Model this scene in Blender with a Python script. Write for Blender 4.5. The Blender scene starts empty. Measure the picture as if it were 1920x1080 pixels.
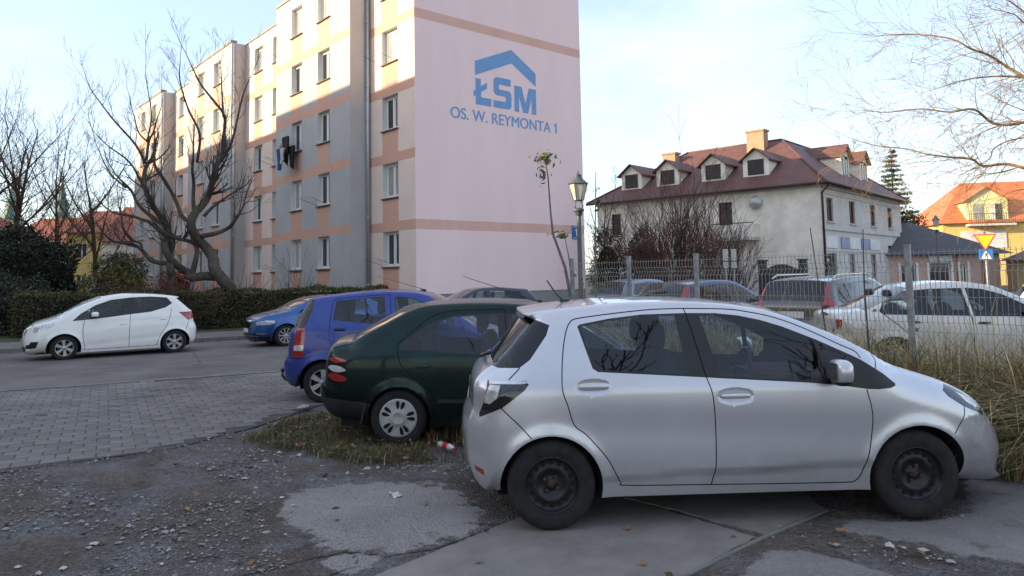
import bpy, math, random
import numpy as np
from mathutils import Vector, Matrix
from mathutils.geometry import delaunay_2d_cdt
from mathutils.bvhtree import BVHTree

SC = bpy.context.scene
COL = SC.collection
R_ = math.radians
rng = random.Random(7)
nrg = np.random.default_rng(11)

# ------------------------------------------------------------------ camera
cam_d = bpy.data.cameras.new('camera')
cam_d.sensor_width = 36.0
cam_d.lens = 25.79
cam_d.shift_y = -0.0677
cam_d.clip_end = 3000.0
cam = bpy.data.objects.new('camera', cam_d)
COL.objects.link(cam)
_p, _r = 0.0777, 0.0186
_X = Vector((1, 0, 0)); _F = Vector((0, math.cos(_p), math.sin(_p))); _U = Vector((0, -math.sin(_p), math.cos(_p)))
_right = _X * math.cos(_r) - _U * math.sin(_r)
_up = _X * math.sin(_r) + _U * math.cos(_r)
_m = Matrix((_right, _up, -_F)).transposed().to_4x4()
_m.translation = Vector((0, 0, 1.78))
cam.matrix_world = _m
SC.camera = cam

# ------------------------------------------------------------------ light
SUN_EL = 14.5
SUN_DIR = Vector((-0.977, -0.213, 0)).normalized()          # horizontal direction towards the sun
_s = Vector((SUN_DIR.x * math.cos(R_(SUN_EL)), SUN_DIR.y * math.cos(R_(SUN_EL)), math.sin(R_(SUN_EL))))
world = bpy.data.worlds.new('World'); SC.world = world; world.use_nodes = True
wn = world.node_tree.nodes; wl = world.node_tree.links
bg = wn['Background']
sky = wn.new('ShaderNodeTexSky'); sky.sky_type = 'NISHITA'; sky.sun_disc = False
sky.sun_elevation = R_(SUN_EL)
sky.sun_rotation = math.atan2(SUN_DIR.x, SUN_DIR.y)
sky.air_density = 1.0; sky.dust_density = 1.0; sky.ozone_density = 1.0
# thin high veil with soft autumn cloud in it
tc = wn.new('ShaderNodeTexCoord')
mp = wn.new('ShaderNodeMapping'); mp.inputs['Scale'].default_value = (1.0, 1.0, 2.6)
nz = wn.new('ShaderNodeTexNoise'); nz.inputs['Scale'].default_value = 2.3; nz.inputs['Detail'].default_value = 7.0; nz.inputs['Roughness'].default_value = 0.55
cr = wn.new('ShaderNodeValToRGB'); cr.color_ramp.elements[0].position = 0.48; cr.color_ramp.elements[1].position = 0.74
cr.color_ramp.elements[0].color = (0, 0, 0, 1); cr.color_ramp.elements[1].color = (0.8, 0.8, 0.8, 1)
veil = wn.new('ShaderNodeMixRGB'); veil.inputs['Fac'].default_value = 0.55; veil.inputs['Color2'].default_value = (1.48, 1.72, 2.30, 1)
mx = wn.new('ShaderNodeMixRGB'); mx.inputs['Color2'].default_value = (2.45, 2.42, 2.55, 1)
wl.new(tc.outputs['Generated'], mp.inputs['Vector']); wl.new(mp.outputs['Vector'], nz.inputs['Vector'])
wl.new(nz.outputs['Fac'], cr.inputs['Fac']); wl.new(cr.outputs['Color'], mx.inputs['Fac'])
wl.new(sky.outputs['Color'], veil.inputs['Color1']); wl.new(veil.outputs['Color'], mx.inputs['Color1']); wl.new(mx.outputs['Color'], bg.inputs['Color'])
bg.inputs['Strength'].default_value = 0.15
sun_d = bpy.data.lights.new('sun', 'SUN'); sun_d.energy = 2.8; sun_d.angle = R_(0.53); sun_d.color = (1.0, 0.82, 0.56)
sun = bpy.data.objects.new('sun', sun_d); COL.objects.link(sun)
sun.rotation_euler = _s.to_track_quat('Z', 'Y').to_euler()
vs = SC.view_settings
SC.display_settings.display_device = 'sRGB'
vs.view_transform = 'Standard'; vs.look = 'None'; vs.gamma = 1.0; vs.use_curve_mapping = False
vs.exposure = 1.72

# ------------------------------------------------------------------ materials
MATS = {}
def M(name, col, rough=.8, metal=0., var=.0, scale=4., bump=0., bscale=None, spec=.5, coat=0., dirt=None, island=0., alpha2=None, stretch=None, detail=6.):
    """procedural principled material: base colour with noise variation, fine relief, optional dirt towards the bottom edge"""
    col = (min(.92, col[0] * 1.06), col[1], col[2] * .91)
    m = bpy.data.materials.new(name); m.use_nodes = True
    n = m.node_tree.nodes; l = m.node_tree.links
    b = n['Principled BSDF']
    b.inputs['Roughness'].default_value = rough; b.inputs['Metallic'].default_value = metal
    b.inputs['Specular IOR Level'].default_value = spec
    if coat:
        b.inputs['Coat Weight'].default_value = coat; b.inputs['Coat Roughness'].default_value = .04
    c = (*col, 1.0)
    b.inputs['Base Color'].default_value = c
    t = n.new('ShaderNodeTexCoord')
    vec = t.outputs['Object']
    if stretch:
        mpn = n.new('ShaderNodeMapping'); mpn.inputs['Scale'].default_value = stretch
        l.new(vec, mpn.inputs['Vector']); vec = mpn.outputs['Vector']
    cur = None
    if var:
        nz = n.new('ShaderNodeTexNoise'); nz.inputs['Scale'].default_value = scale; nz.inputs['Detail'].default_value = detail; nz.inputs['Roughness'].default_value = .62
        l.new(vec, nz.inputs['Vector'])
        r = n.new('ShaderNodeValToRGB'); r.color_ramp.elements[0].position = .32; r.color_ramp.elements[1].position = .68
        lo = [max(0, x * (1 - var)) for x in col]; hi = [min(1, x * (1 + var)) for x in col]
        if alpha2: hi = list(alpha2)
        r.color_ramp.elements[0].color = (*lo, 1); r.color_ramp.elements[1].color = (*hi, 1)
        l.new(nz.outputs['Fac'], r.inputs['Fac']); cur = r.outputs['Color']
        l.new(cur, b.inputs['Base Color'])
    if island:
        g = n.new('ShaderNodeNewGeometry')
        hs = n.new('ShaderNodeHueSaturation')
        ma = n.new('ShaderNodeMapRange'); ma.inputs['To Min'].default_value = 1 - island; ma.inputs['To Max'].default_value = 1 + island
        oi = n.new('ShaderNodeObjectInfo'); sm_ = n.new('ShaderNodeMath'); sm_.operation = 'ADD'; l.new(g.outputs['Random Per Island'], sm_.inputs[0]); l.new(oi.outputs['Random'], sm_.inputs[1]); fr_ = n.new('ShaderNodeMath'); fr_.operation = 'FRACT'; l.new(sm_.outputs[0], fr_.inputs[0])
        l.new(fr_.outputs[0], ma.inputs['Value']); l.new(ma.outputs['Result'], hs.inputs['Value'])
        mh = n.new('ShaderNodeMapRange'); mh.inputs['To Min'].default_value = .5 - island * .05; mh.inputs['To Max'].default_value = .5 + island * .05
        l.new(g.outputs['Random Per Island'], mh.inputs['Value']); l.new(mh.outputs['Result'], hs.inputs['Hue'])
        if cur: l.new(cur, hs.inputs['Color'])
        else: hs.inputs['Color'].default_value = c
        cur = hs.outputs['Color']; l.new(cur, b.inputs['Base Color'])
    if dirt:
        # road dirt thrown up on the lower body
        sp = n.new('ShaderNodeSeparateXYZ'); l.new(t.outputs['Object'], sp.inputs['Vector'])
        n2 = n.new('ShaderNodeTexNoise'); n2.inputs['Scale'].default_value = 9; n2.inputs['Detail'].default_value = 8
        l.new(t.outputs['Object'], n2.inputs['Vector'])
        ma = n.new('ShaderNodeMath'); ma.operation = 'MULTIPLY_ADD'; ma.inputs[1].default_value = .35; ma.inputs[2].default_value = -.17
        l.new(n2.outputs['Fac'], ma.inputs[0])
        ad = n.new('ShaderNodeMath'); ad.operation = 'ADD'; l.new(sp.outputs['Z'], ad.inputs[0]); l.new(ma.outputs[0], ad.inputs[1])
        mr = n.new('ShaderNodeMapRange'); mr.inputs['From Min'].default_value = dirt[1]; mr.inputs['From Max'].default_value = dirt[2]
        mr.inputs['To Min'].default_value = dirt[0]; mr.inputs['To Max'].default_value = .03
        l.new(ad.outputs[0], mr.inputs['Value'])
        mi = n.new('ShaderNodeMixRGB'); mi.inputs['Color2'].default_value = (.16, .145, .125, 1)
        if cur: l.new(cur, mi.inputs['Color1'])
        else: mi.inputs['Color1'].default_value = c
        l.new(mr.outputs['Result'], mi.inputs['Fac']); l.new(mi.outputs['Color'], b.inputs['Base Color'])
        rr = n.new('ShaderNodeMapRange'); rr.inputs['To Min'].default_value = rough; rr.inputs['To Max'].default_value = .75
        l.new(mr.outputs['Result'], rr.inputs['Value']); l.new(rr.outputs['Result'], b.inputs['Roughness'])
        cw = n.new('ShaderNodeMapRange'); cw.inputs['To Min'].default_value = coat; cw.inputs['To Max'].default_value = 0
        l.new(mr.outputs['Result'], cw.inputs['Value']); l.new(cw.outputs['Result'], b.inputs['Coat Weight'])
    if bump:
        nb = n.new('ShaderNodeTexNoise'); nb.inputs['Scale'].default_value = bscale or scale * 6; nb.inputs['Detail'].default_value = 8; nb.inputs['Roughness'].default_value = .65
        l.new(vec, nb.inputs['Vector'])
        bp = n.new('ShaderNodeBump'); bp.inputs['Strength'].default_value = bump; bp.inputs['Distance'].default_value = .02
        l.new(nb.outputs['Fac'], bp.inputs['Height']); l.new(bp.outputs['Normal'], b.inputs['Normal'])
    MATS[name] = m
    return m

def glass_mat(name, tint, ior=1.5, gl=(1, 1, 1), dust=0.0):
    m = bpy.data.materials.new(name); m.use_nodes = True
    n = m.node_tree.nodes; l = m.node_tree.links
    n.remove(n['Principled BSDF'])
    out = n['Material Output']
    tr = n.new('ShaderNodeBsdfTransparent'); tr.inputs['Color'].default_value = (*tint, 1)
    gs = n.new('ShaderNodeBsdfGlossy'); gs.inputs['Roughness'].default_value = .015; gs.inputs['Color'].default_value = (*gl, 1)
    fr = n.new('ShaderNodeFresnel'); fr.inputs['IOR'].default_value = ior
    mx = n.new('ShaderNodeMixShader')
    ma = n.new('ShaderNodeMath'); ma.operation = 'MULTIPLY_ADD'; ma.inputs[1].default_value = 1.25; ma.inputs[2].default_value = .0; ma.use_clamp = True
    l.new(fr.outputs[0], ma.inputs[0]); l.new(ma.outputs[0], mx.inputs[0]); l.new(tr.outputs[0], mx.inputs[1]); l.new(gs.outputs[0], mx.inputs[2])
    last = mx.outputs[0]
    if dust:
        df = n.new('ShaderNodeBsdfDiffuse'); df.inputs['Color'].default_value = (.42, .42, .43, 1)
        m2 = n.new('ShaderNodeMixShader'); m2.inputs[0].default_value = dust
        l.new(last, m2.inputs[1]); l.new(df.outputs[0], m2.inputs[2]); last = m2.outputs[0]
    l.new(last, out.inputs['Surface'])
    MATS[name] = m
    return m

# ------------------------------------------------------------------ object helpers
def tag(o, label=None, cat=None, group=None, kind=None):
    if label: o['label'] = label
    if cat: o['category'] = cat
    if group: o['group'] = group
    if kind: o['kind'] = kind
    return o

def empty(name, loc=(0, 0, 0), rz=0., label=None, cat=None, group=None, sc=1.):
    o = bpy.data.objects.new(name, None); COL.objects.link(o)
    o.empty_display_size = .3
    o.location = loc; o.rotation_euler = (0, 0, rz); o.scale = (sc, sc, sc)
    return tag(o, label, cat, group)

def link(name, me, parent=None, loc=None, rot=None):
    o = bpy.data.objects.new(name, me); COL.objects.link(o)
    if parent is not None: o.parent = parent
    if loc is not None: o.location = loc
    if rot is not None: o.rotation_euler = rot
    return o

class MB:
    """collects faces; build() links them as one mesh object"""
    def __init__(s): s.v = []; s.f = []; s.m = []; s.sm = []
    def add(s, vs, fs, mi=0, smooth=False):
        o = len(s.v); s.v += [tuple(p) for p in vs]
        for f in fs: s.f.append(tuple(o + i for i in f)); s.m.append(mi); s.sm.append(smooth)
    def quad(s, a, b, c, d, mi=0): s.add([a, b, c, d], [(0, 1, 2, 3)], mi)
    def box(s, c, d, mi=0, rz=0., rx=0., ry=0.):
        x, y, z = d[0] / 2, d[1] / 2, d[2] / 2
        vs = [Vector((sx * x, sy * y, sz * z)) for sz in (-1, 1) for sy in (-1, 1) for sx in (-1, 1)]
        if rx or ry or rz:
            mt = Matrix.Rotation(rz, 3, 'Z') @ Matrix.Rotation(ry, 3, 'Y') @ Matrix.Rotation(rx, 3, 'X')
            vs = [mt @ v for v in vs]
        c = Vector(c)
        s.add([v + c for v in vs], [(0, 2, 3, 1), (4, 5, 7, 6), (0, 1, 5, 4), (2, 6, 7, 3), (0, 4, 6, 2), (1, 3, 7, 5)], mi)
    def boxm(s, lo, hi, mi=0):
        s.box([(a + b) / 2 for a, b in zip(lo, hi)], [b - a for a, b in zip(lo, hi)], mi)
    def tube(s, pts, rad, n=6, mi=0, smooth=True, cap=True):
        pts = [Vector(p) for p in pts]
        if not hasattr(rad, '__len__'): rad = [rad] * len(pts)
        vs = []; fs = []
        up = None
        for i, p in enumerate(pts):
            d = (pts[min(i + 1, len(pts) - 1)] - pts[max(i - 1, 0)])
            if d.length < 1e-9: d = Vector((0, 0, 1))
            d.normalize()
            if up is None:
                a = Vector((0, 0, 1)) if abs(d.z) < .9 else Vector((1, 0, 0))
                up = (a - d * a.dot(d)).normalized()
            else:
                up = up - d * up.dot(d)
                up = up.normalized() if up.length > 1e-6 else d.orthogonal().normalized()
            w = d.cross(up)
            for k in range(n):
                t = 2 * math.pi * k / n
                vs.append(p + (up * math.cos(t) + w * math.sin(t)) * rad[i])
        for i in range(len(pts) - 1):
            for k in range(n):
                fs.append((i * n + k, i * n + (k + 1) % n, (i + 1) * n + (k + 1) % n, (i + 1) * n + k))
        if cap:
            fs.append(tuple(range(n - 1, -1, -1))); fs.append(tuple((len(pts) - 1) * n + k for k in range(n)))
        s.add(vs, fs, mi, smooth)
    def lathe(s, prof, n=24, mi=0, axis='z', c=(0, 0, 0), smooth=True):
        vs = []; fs = []
        c = Vector(c)
        for r, h in prof:
            for k in range(n):
                t = 2 * math.pi * k / n
                a, b = r * math.cos(t), r * math.sin(t)
                p = (a, b, h) if axis == 'z' else ((a, h, b) if axis == 'y' else (h, a, b))
                vs.append(c + Vector(p))
        for i in range(len(prof) - 1):
            for k in range(n):
                fs.append((i * n + k, i * n + (k + 1) % n, (i + 1) * n + (k + 1) % n, (i + 1) * n + k))
        s.add(vs, fs, mi, smooth)
    def poly(s, pts, mi=0): s.add(pts, [tuple(range(len(pts)))], mi)
    def prism(s, pts, off, mi=0):
        n = len(pts); off = Vector(off); a = [Vector(p) for p in pts]
        s.add(a + [p + off for p in a], [tuple(range(n - 1, -1, -1)), tuple(range(n, 2 * n))] + [(i, (i + 1) % n, n + (i + 1) % n, n + i) for i in range(n)], mi)
    def ell(s, c, r, nu=14, nv=9, mi=0, e=1.0):
        """rounded lump: superellipsoid"""
        vs = []; fs = []; c = Vector(c)
        sg = lambda x: math.copysign(abs(x) ** e, x)
        for j in range(nv + 1):
            ph = -math.pi / 2 + math.pi * j / nv
            for i in range(nu):
                t = 2 * math.pi * i / nu
                vs.append(c + Vector((r[0] * sg(math.cos(ph)) * sg(math.cos(t)), r[1] * sg(math.cos(ph)) * sg(math.sin(t)), r[2] * sg(math.sin(ph)))))
        for j in range(nv):
            for i in range(nu):
                fs.append((j * nu + i, j * nu + (i + 1) % nu, (j + 1) * nu + (i + 1) % nu, (j + 1) * nu + i))
        s.add(vs, fs, mi, True)
    def mesh(s, name, mats):
        me = bpy.data.meshes.new(name)
        me.from_pydata(s.v, [], s.f)
        for m in (mats if isinstance(mats, (list, tuple)) else [mats]): me.materials.append(MATS[m] if isinstance(m, str) else m)
        me.polygons.foreach_set('material_index', s.m)
        me.polygons.foreach_set('use_smooth', s.sm)
        me.update()
        return me
    def build(s, name, mats, parent=None, loc=None, rot=None):
        return link(name, s.mesh(name, mats), parent, loc, rot)

def np_mesh(name, V, F, mats, mi=None, smooth=False):
    """fast mesh from numpy arrays; F is (n,3) or (n,4)"""
    me = bpy.data.meshes.new(name)
    V = np.asarray(V, np.float32); F = np.asarray(F, np.int32)
    k = F.shape[1]
    me.vertices.add(len(V)); me.vertices.foreach_set('co', V.ravel())
    me.loops.add(F.size); me.loops.foreach_set('vertex_index', F.ravel())
    me.polygons.add(len(F)); me.polygons.foreach_set('loop_start', np.arange(0, F.size, k, dtype=np.int32))
    for m in (mats if isinstance(mats, (list, tuple)) else [mats]): me.materials.append(MATS[m] if isinstance(m, str) else m)
    if mi is not None: me.polygons.foreach_set('material_index', np.asarray(mi, np.int32))
    me.polygons.foreach_set('use_smooth', np.full(len(F), smooth))
    me.update(calc_edges=True); me.validate()
    return me

def copy_tree(o, parent=None):
    c = o.copy(); COL.objects.link(c)
    if parent is not None: c.parent = parent
    for ch in list(o.children): copy_tree(ch, c)
    return c

def pip(px, pz, poly):
    """points in polygon, vectorised"""
    ins = np.zeros(len(px), bool); n = len(poly); j = n - 1
    for i in range(n):
        xi, zi = poly[i]; xj, zj = poly[j]
        if zi != zj:
            c = ((zi > pz) != (zj > pz)) & (px < (xj - xi) * (pz - zi) / (zj - zi) + xi)
            ins ^= c
        j = i
    return ins

def catmull(pts, n=6):
    if len(pts) < 3: return [tuple(p) for p in pts]
    P = [np.array(p, float) for p in pts]; out = []
    for i in range(len(P) - 1):
        p0 = P[i - 1] if i else 2 * P[0] - P[1]; p1 = P[i]; p2 = P[i + 1]; p3 = P[i + 2] if i + 2 < len(P) else 2 * P[-1] - P[-2]
        for k in range(n):
            t = k / n
            out.append(tuple(.5 * (2 * p1 + (p2 - p0) * t + (2 * p0 - 5 * p1 + 4 * p2 - p3) * t * t + (3 * p1 - p0 - 3 * p2 + p3) * t ** 3)))
    out.append(tuple(P[-1])); return out

def resample(pts, step):
    out = [tuple(pts[0])]
    for a, b in zip(pts[:-1], pts[1:]):
        a = np.array(a, float); b = np.array(b, float); d = np.linalg.norm(b - a); k = max(1, int(math.ceil(d / step - 1e-6)))
        for i in range(1, k + 1): out.append(tuple(a + (b - a) * i / k))
    return out

# ------------------------------------------------------------------ car kit
M('tyre', (.012, .012, .013), .85, var=.3, scale=20, bump=.2, bscale=60)
M('tyre_dusty', (.016, .015, .015), .9, var=.4, scale=14, bump=.2, bscale=60)
M('rim_steel', (.016, .017, .020), .38, metal=.3, var=.5, scale=18)
M('rim_dark_hole', (.004, .004, .004), .9)
M('rim_silver', (.42, .43, .45), .38, metal=.75, var=.15, scale=12)
M('rim_cover_dull', (.40, .41, .42), .5, metal=.25, var=.2, scale=10)
M('brake', (.05, .045, .042), .6, metal=.5, var=.4, scale=20)
M('rust', (.060, .036, .028), .9, var=.5, scale=40)
M('car_black', (.012, .012, .013), .35, var=.2, scale=10)
M('car_black_gloss', (.006, .006, .007), .08, coat=1.)
M('car_seam', (.006, .006, .006), .9)
M('car_under', (.010, .010, .010), .9, var=.4, scale=8)
M('car_lining', (.030, .031, .034), .8)
M('car_roof_lining', (.16, .16, .16), .9)
M('car_seat', (.035, .037, .042), .9, var=.25, scale=30, bump=.2)
M('car_chrome', (.62, .63, .65), .12, metal=1.)
M('lamp_red', (.30, .008, .010), .12, coat=1., var=.3, scale=25)
M('lamp_dark', (.010, .009, .010), .10, coat=1.)
M('lamp_clear', (.55, .57, .60), .14, metal=.3, coat=1., var=.35, scale=22)
M('lamp_orange', (.60, .16, .03), .15, coat=1.)
M('lamp_smoke', (.022, .025, .030), .08, coat=1., var=.5, scale=16)
M('plate_white', (.62, .62, .62), .5, var=.2, scale=30)
M('bumper_plastic', (.020, .021, .024), .62, var=.3, scale=8)
glass_mat('car_glass', (.70, .78, .80))
glass_mat('car_glass_tint', (.16, .18, .20))
glass_mat('car_glass_screen', (.46, .52, .54), dust=.05)
M('paint_silver', (.60, .625, .705), .28, metal=.60, coat=1., var=.03, scale=3, dirt=(.30, .20, .50))
M('paint_green', (.0045, .0195, .0190), .24, metal=.85, coat=.30, var=.25, scale=4, dirt=(.12, .16, .40))
M('paint_ultramarine', (.020, .045, .27), .26, metal=.35, coat=.5, var=.08, scale=4, dirt=(.35, .18, .45))
M('paint_azure', (.010, .085, .32), .24, metal=.5, coat=1., dirt=(.2, .15, .4))
M('paint_white', (.86, .86, .87), .22, coat=1., var=.02, scale=3, dirt=(.28, .14, .42))
M('paint_white_metal', (.60, .61, .62), .3, metal=.3, coat=.8, var=.05, scale=4, dirt=(.3, .15, .5))
M('paint_graphite', (.10, .105, .112), .3, metal=.6, coat=.8)
M('paint_night', (.012, .022, .045), .25, metal=.3, coat=1.)
M('paint_navy', (.022, .035, .13), .3, metal=.3, coat=.8)
M('paint_grey_blue', (.16, .20, .27), .3, metal=.5, coat=.8)

def wheel(parent, x, y, s, R, w, kind, rimr):
    """wheel (> tyre, rim); s is the outward side"""
    mb = MB()
    prof = [(.0, s * .02), (rimr * .8, s * .02), (rimr * .8, -s * w * .45)]
    mb.lathe(prof, 20, 0, 'y')
    wh = mb.build('wheel', ['brake'], parent, (x, y, R))
    wh.rotation_euler = (0, rng.uniform(0, 6.28), 0)
    t = MB(); h = w / 2
    pr = [(rimr - .012, -h * .8), (rimr + .01, -h * .95), (R - .055, -h), (R - .02, -h * .93), (R - .004, -h * .72), (R, -h * .3), (R, h * .3), (R - .004, h * .72), (R - .02, h * .93), (R - .055, h * 1.0), (rimr + .032, h * .98), (rimr + .010, h * .93), (rimr - .004, h * .86), (rimr - .012, h * .8)]
    t.lathe(pr, 48, 0, 'y')
    t.build('tyre', ['tyre' if kind != 'steel' else 'tyre_dusty'], wh)
    r = MB(); o = s * h
    if kind == 'steel':
        r.lathe([(rimr, -o * .7), (rimr, o * .84), (rimr * .965, o * .90), (rimr * .93, o * .84), (rimr * .90, o * .52), (rimr * .84, o * .44), (rimr * .64, o * .50), (rimr * .56, o * .58), (rimr * .50, o * .50), (rimr * .36, o * .26), (rimr * .18, o * .22), (rimr * .16, o * .30), (.0, o * .30)], 48, 0, 'y')
        for k in range(16):
            a = 2 * math.pi * (k + .5) / 16; rr = rimr * .745
            r.lathe([(.0145, o * .50 + s * .004), (.0, o * .50 + s * .004)], 10, 1, 'y', (rr * math.cos(a), 0, rr * math.sin(a)))
        for k in range(4):
            a = 2 * math.pi * (k + .5) / 4; rr = rimr * .28
            r.lathe([(.012, o * .24), (.012, o * .24 + s * .020), (.0, o * .24 + s * .024)], 8, 2, 'y', (rr * math.cos(a), 0, rr * math.sin(a)))
        r.lathe([(rimr * .15, o * .30), (rimr * .14, o * .30 + s * .012), (0, o * .30 + s * .012)], 18, 2, 'y')
        r.build('rim', ['rim_steel', 'rim_dark_hole', 'rust'], wh)
    elif kind == 'cover':
        r.lathe([(rimr, o * .5), (rimr * 1.04, o * .90), (rimr * 1.0, o * 1.0), (rimr * .92, o * .96), (rimr * .60, o * 1.05), (rimr * .36, o * 1.08), (rimr * .34, o * 1.12), (rimr * .30, o * 1.12), (rimr * .26, o * 1.08), (0, o * 1.08)], 48, 0, 'y')
        for k in range(5):
            for q in (-1, 1):
                a = 2 * math.pi * k / 5 + q * .19 + math.pi / 2; rr = rimr * .70
                vs = []
                for i in range(14):
                    b = 2 * math.pi * i / 14
                    u = rimr * .23 * math.cos(b); v = rimr * .098 * math.sin(b) * (1.0 + .35 * math.cos(b))
                    vs.append(((rr + u) * math.cos(a) - v * math.sin(a), o * 1.06 + s * .002, (rr + u) * math.sin(a) + v * math.cos(a)))
                r.poly(vs if s < 0 else vs[::-1], 1)
        r.build('rim', ['rim_cover_dull', 'rim_dark_hole'], wh)
    else:
        ns, wd = {'five': (5, .46), 'six': (6, .42), 'seven': (7, .40), 'ten': (10, .20)}[kind]
        r.lathe([(rimr * .93, -o * .6), (rimr * .93, o * .75), (rimr * .99, o * .93), (rimr * 1.02, o * .93), (rimr * 1.02, o * .6)], 48, 0, 'y')
        r.lathe([(rimr * .26, o * .3), (rimr * .26, o * .82), (rimr * .20, o * .90), (0, o * .92)], 24, 0, 'y')
        for k in range(ns):
            a = 2 * math.pi * k / ns + math.pi / 2
            r0, r1 = rimr * .20, rimr * .97; w0, w1 = rimr * wd * .55, rimr * wd * (1.0 if ns < 10 else .8)
            ca, sa = math.cos(a), math.sin(a)
            P = lambda rr, ww, yy: (rr * ca - ww * sa, yy, rr * sa + ww * ca)
            y0, y1 = o * .84, o * .90
            vs = [P(r0, -w0 / 2, y0), P(r0, w0 / 2, y0), P(r1, w1 / 2, y1), P(r1, -w1 / 2, y1), P(r0, -w0 / 2, o * .4), P(r0, w0 / 2, o * .4), P(r1, w1 / 2, o * .4), P(r1, -w1 / 2, o * .4)]
            r.add(vs, [(0, 1, 2, 3), (0, 4, 5, 1), (1, 5, 6, 2), (2, 6, 7, 3), (3, 7, 4, 0)], 0)
        r.build('rim', ['rim_silver'], wh)
    return wh

def build_car(S, label, loc, ang, sc, h=.05, cat='car', group=None, rz_off=0.):
    paint = S['paint']; W = S['W']; zb = S.get('zb', .95); tum = S.get('tum', .36); PA = S['ax']
    root = empty('parked_car', (loc[0], loc[1], loc[2] if len(loc) > 2 else 0), R_(ang), label, cat, group, sc)
    SX, SZ, RR, RY, TG = [], [], [], [], []
    for (tg, r, ry, pts) in S['sil']:
        P = resample(catmull(pts, 5), .022)
        for p in P[:-1]: SX.append(p[0]); SZ.append(p[1]); RR.append(r); RY.append(ry); TG.append(tg)
    SX.append(P[-1][0]); SZ.append(P[-1][1]); RR.append(r); RY.append(ry); TG.append(tg)
    SX, SZ, RR, RY = map(lambda a: np.array(a, float), (SX, SZ, RR, RY))
    k = 15; pad = lambda a: np.concatenate([np.full(k, a[0]), a, np.full(k, a[-1])])
    ker = np.hanning(2 * k + 3)[1:-1]; ker /= ker.sum()
    RR = np.convolve(pad(RR), ker, 'valid'); RY = np.convolve(pad(RY), ker, 'valid')
    ax = S['arches']                                   # (xc, zc, R)
    def base(x, z):
        zz = np.clip(z, 0, 9)
        lo = W - S.get('tuck', .05) * np.clip((.62 - zz) / .45, 0, 3) ** 2 - .02 * np.clip((zz - .62) / .35, 0, 1) ** 2
        u = zz - zb; s = .06
        up = np.where(u < -s, 0, np.where(u > s, u, (u + s) ** 2 / (4 * s)))
        b = lo - tum * up - S.get('curve', .12) * up ** 2
        b = b - S.get('taper', .05) * np.clip((np.abs(x) - .9) / .9, 0, 3) ** 2
        for (xc, zc, ra) in ax:
            d = np.hypot(x - xc, z - zc)
            b = b + S.get('flare', .022) * np.exp(-((d - ra) / .055) ** 2) * (z > .1)
        if 'lowcrease' in S:
            zc, am, sl = S['lowcrease']; t = np.clip((zc + .03 * x - z) / sl, 0, 1); b = b - am * t * np.clip(1.15 - np.abs(x), 0, .3) / .3
        if 'waist' in S:
            zc, zs, am = S['waist']
            b = b - am * np.exp(-((z - zc - .07 * x * S.get('rake', -.6)) / zs) ** 2) * np.clip(1.35 - np.abs(x), 0, .4) / .4
        return b
    ax_a = np.stack([SX[:-1], SZ[:-1]], 1); ax_d = np.stack([np.diff(SX), np.diff(SZ)], 1); ax_l = (ax_d ** 2).sum(1) + 1e-12
    def wf(x, z):
        out = np.empty(len(x))
        for i in range(0, len(x), 2500):
            xx = x[i:i + 2500, None]; zz = z[i:i + 2500, None]
            t = np.clip(((xx - ax_a[:, 0]) * ax_d[:, 0] + (zz - ax_a[:, 1]) * ax_d[:, 1]) / ax_l, 0, 1)
            d = np.hypot(xx - ax_a[:, 0] - t * ax_d[:, 0], zz - ax_a[:, 1] - t * ax_d[:, 1])
            rr = RR[:-1] * (1 - t) + RR[1:] * t
            q = d / rr; j = q.argmin(1); ii = np.arange(len(j))
            qq = np.clip(q[ii, j], 0, 1); ry = RY[j]
            out[i:i + 2500] = ry * (1 - np.sqrt(np.clip(1 - (1 - qq) ** 2, 0, 1)))
        w = base(x, z) - out
        for (dx, dz, rx, rz_, dep) in S.get('dishes', []):
            e2 = ((x - dx) / rx) ** 2 + ((z - dz) / rz_) ** 2
            w = w - dep * np.clip(1 - e2, 0, 1) ** .7
        return np.maximum(w, .06)
    # domain outline
    sill = S.get('sill', .2)
    bott = []
    for (xc, zc, ra) in sorted(ax):                      # rear arch first
        a0 = math.pi + math.asin(min(.95, max(-.2, (zc - (S.get('zr', sill + .05) if xc < 0 else sill)) / ra)))
        a1 = -math.asin(min(.95, max(-.2, (zc - (sill if xc < 0 else S.get('zf', sill))) / ra)))
        n = 26
        bott += [(xc + ra * math.cos(a0 + (a1 - a0) * i / n), zc + ra * math.sin(a0 + (a1 - a0) * i / n)) for i in range(n + 1)]
    outline = list(zip(SX, SZ)) + bott
    odense = resample(outline + [outline[0]], .045)[:-1]
    V = []; E = []
    def addline(pts, closed=False):
        o = len(V); V.extend([(float(a), float(b)) for a, b in pts])
        E.extend([(o + i, o + i + 1) for i in range(len(pts) - 1)])
        if closed: E.append((o + len(pts) - 1, o))
    addline(odense, True)
    panels = []
    for p in S['panels']:
        pl = p['poly']
        if p.get('round'):
            pl = catmull(list(pl) + [pl[0]], 4)[:-1]
        pd = resample(list(pl) + [pl[0]], .05)[:-1]
        addline(pd, True); panels.append((p, pl))
    GAPW = S.get('gap', .0038)
    gaps = [resample(catmull(g, 4), .035) for g in S.get('gaps', [])]
    for g in gaps:
        a = np.array(g); t = np.gradient(a, axis=0); t /= np.linalg.norm(t, axis=1)[:, None] + 1e-9; n = np.stack([-t[:, 1], t[:, 0]], 1)
        for o in (-1, 0, 1): addline([tuple(q) for q in a + n * GAPW * o])
    cons = np.array(V)
    bx0, bx1, bz0, bz1 = SX.min(), SX.max(), .1, SZ.max()
    gx, gz = np.meshgrid(np.arange(bx0, bx1, h), np.arange(bz0, bz1, h * .8)); gx = gx.ravel() + h * .01; gz = gz.ravel()
    gx = gx + (np.round(gz / (h * .8)).astype(int) % 2) * h * .5
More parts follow.
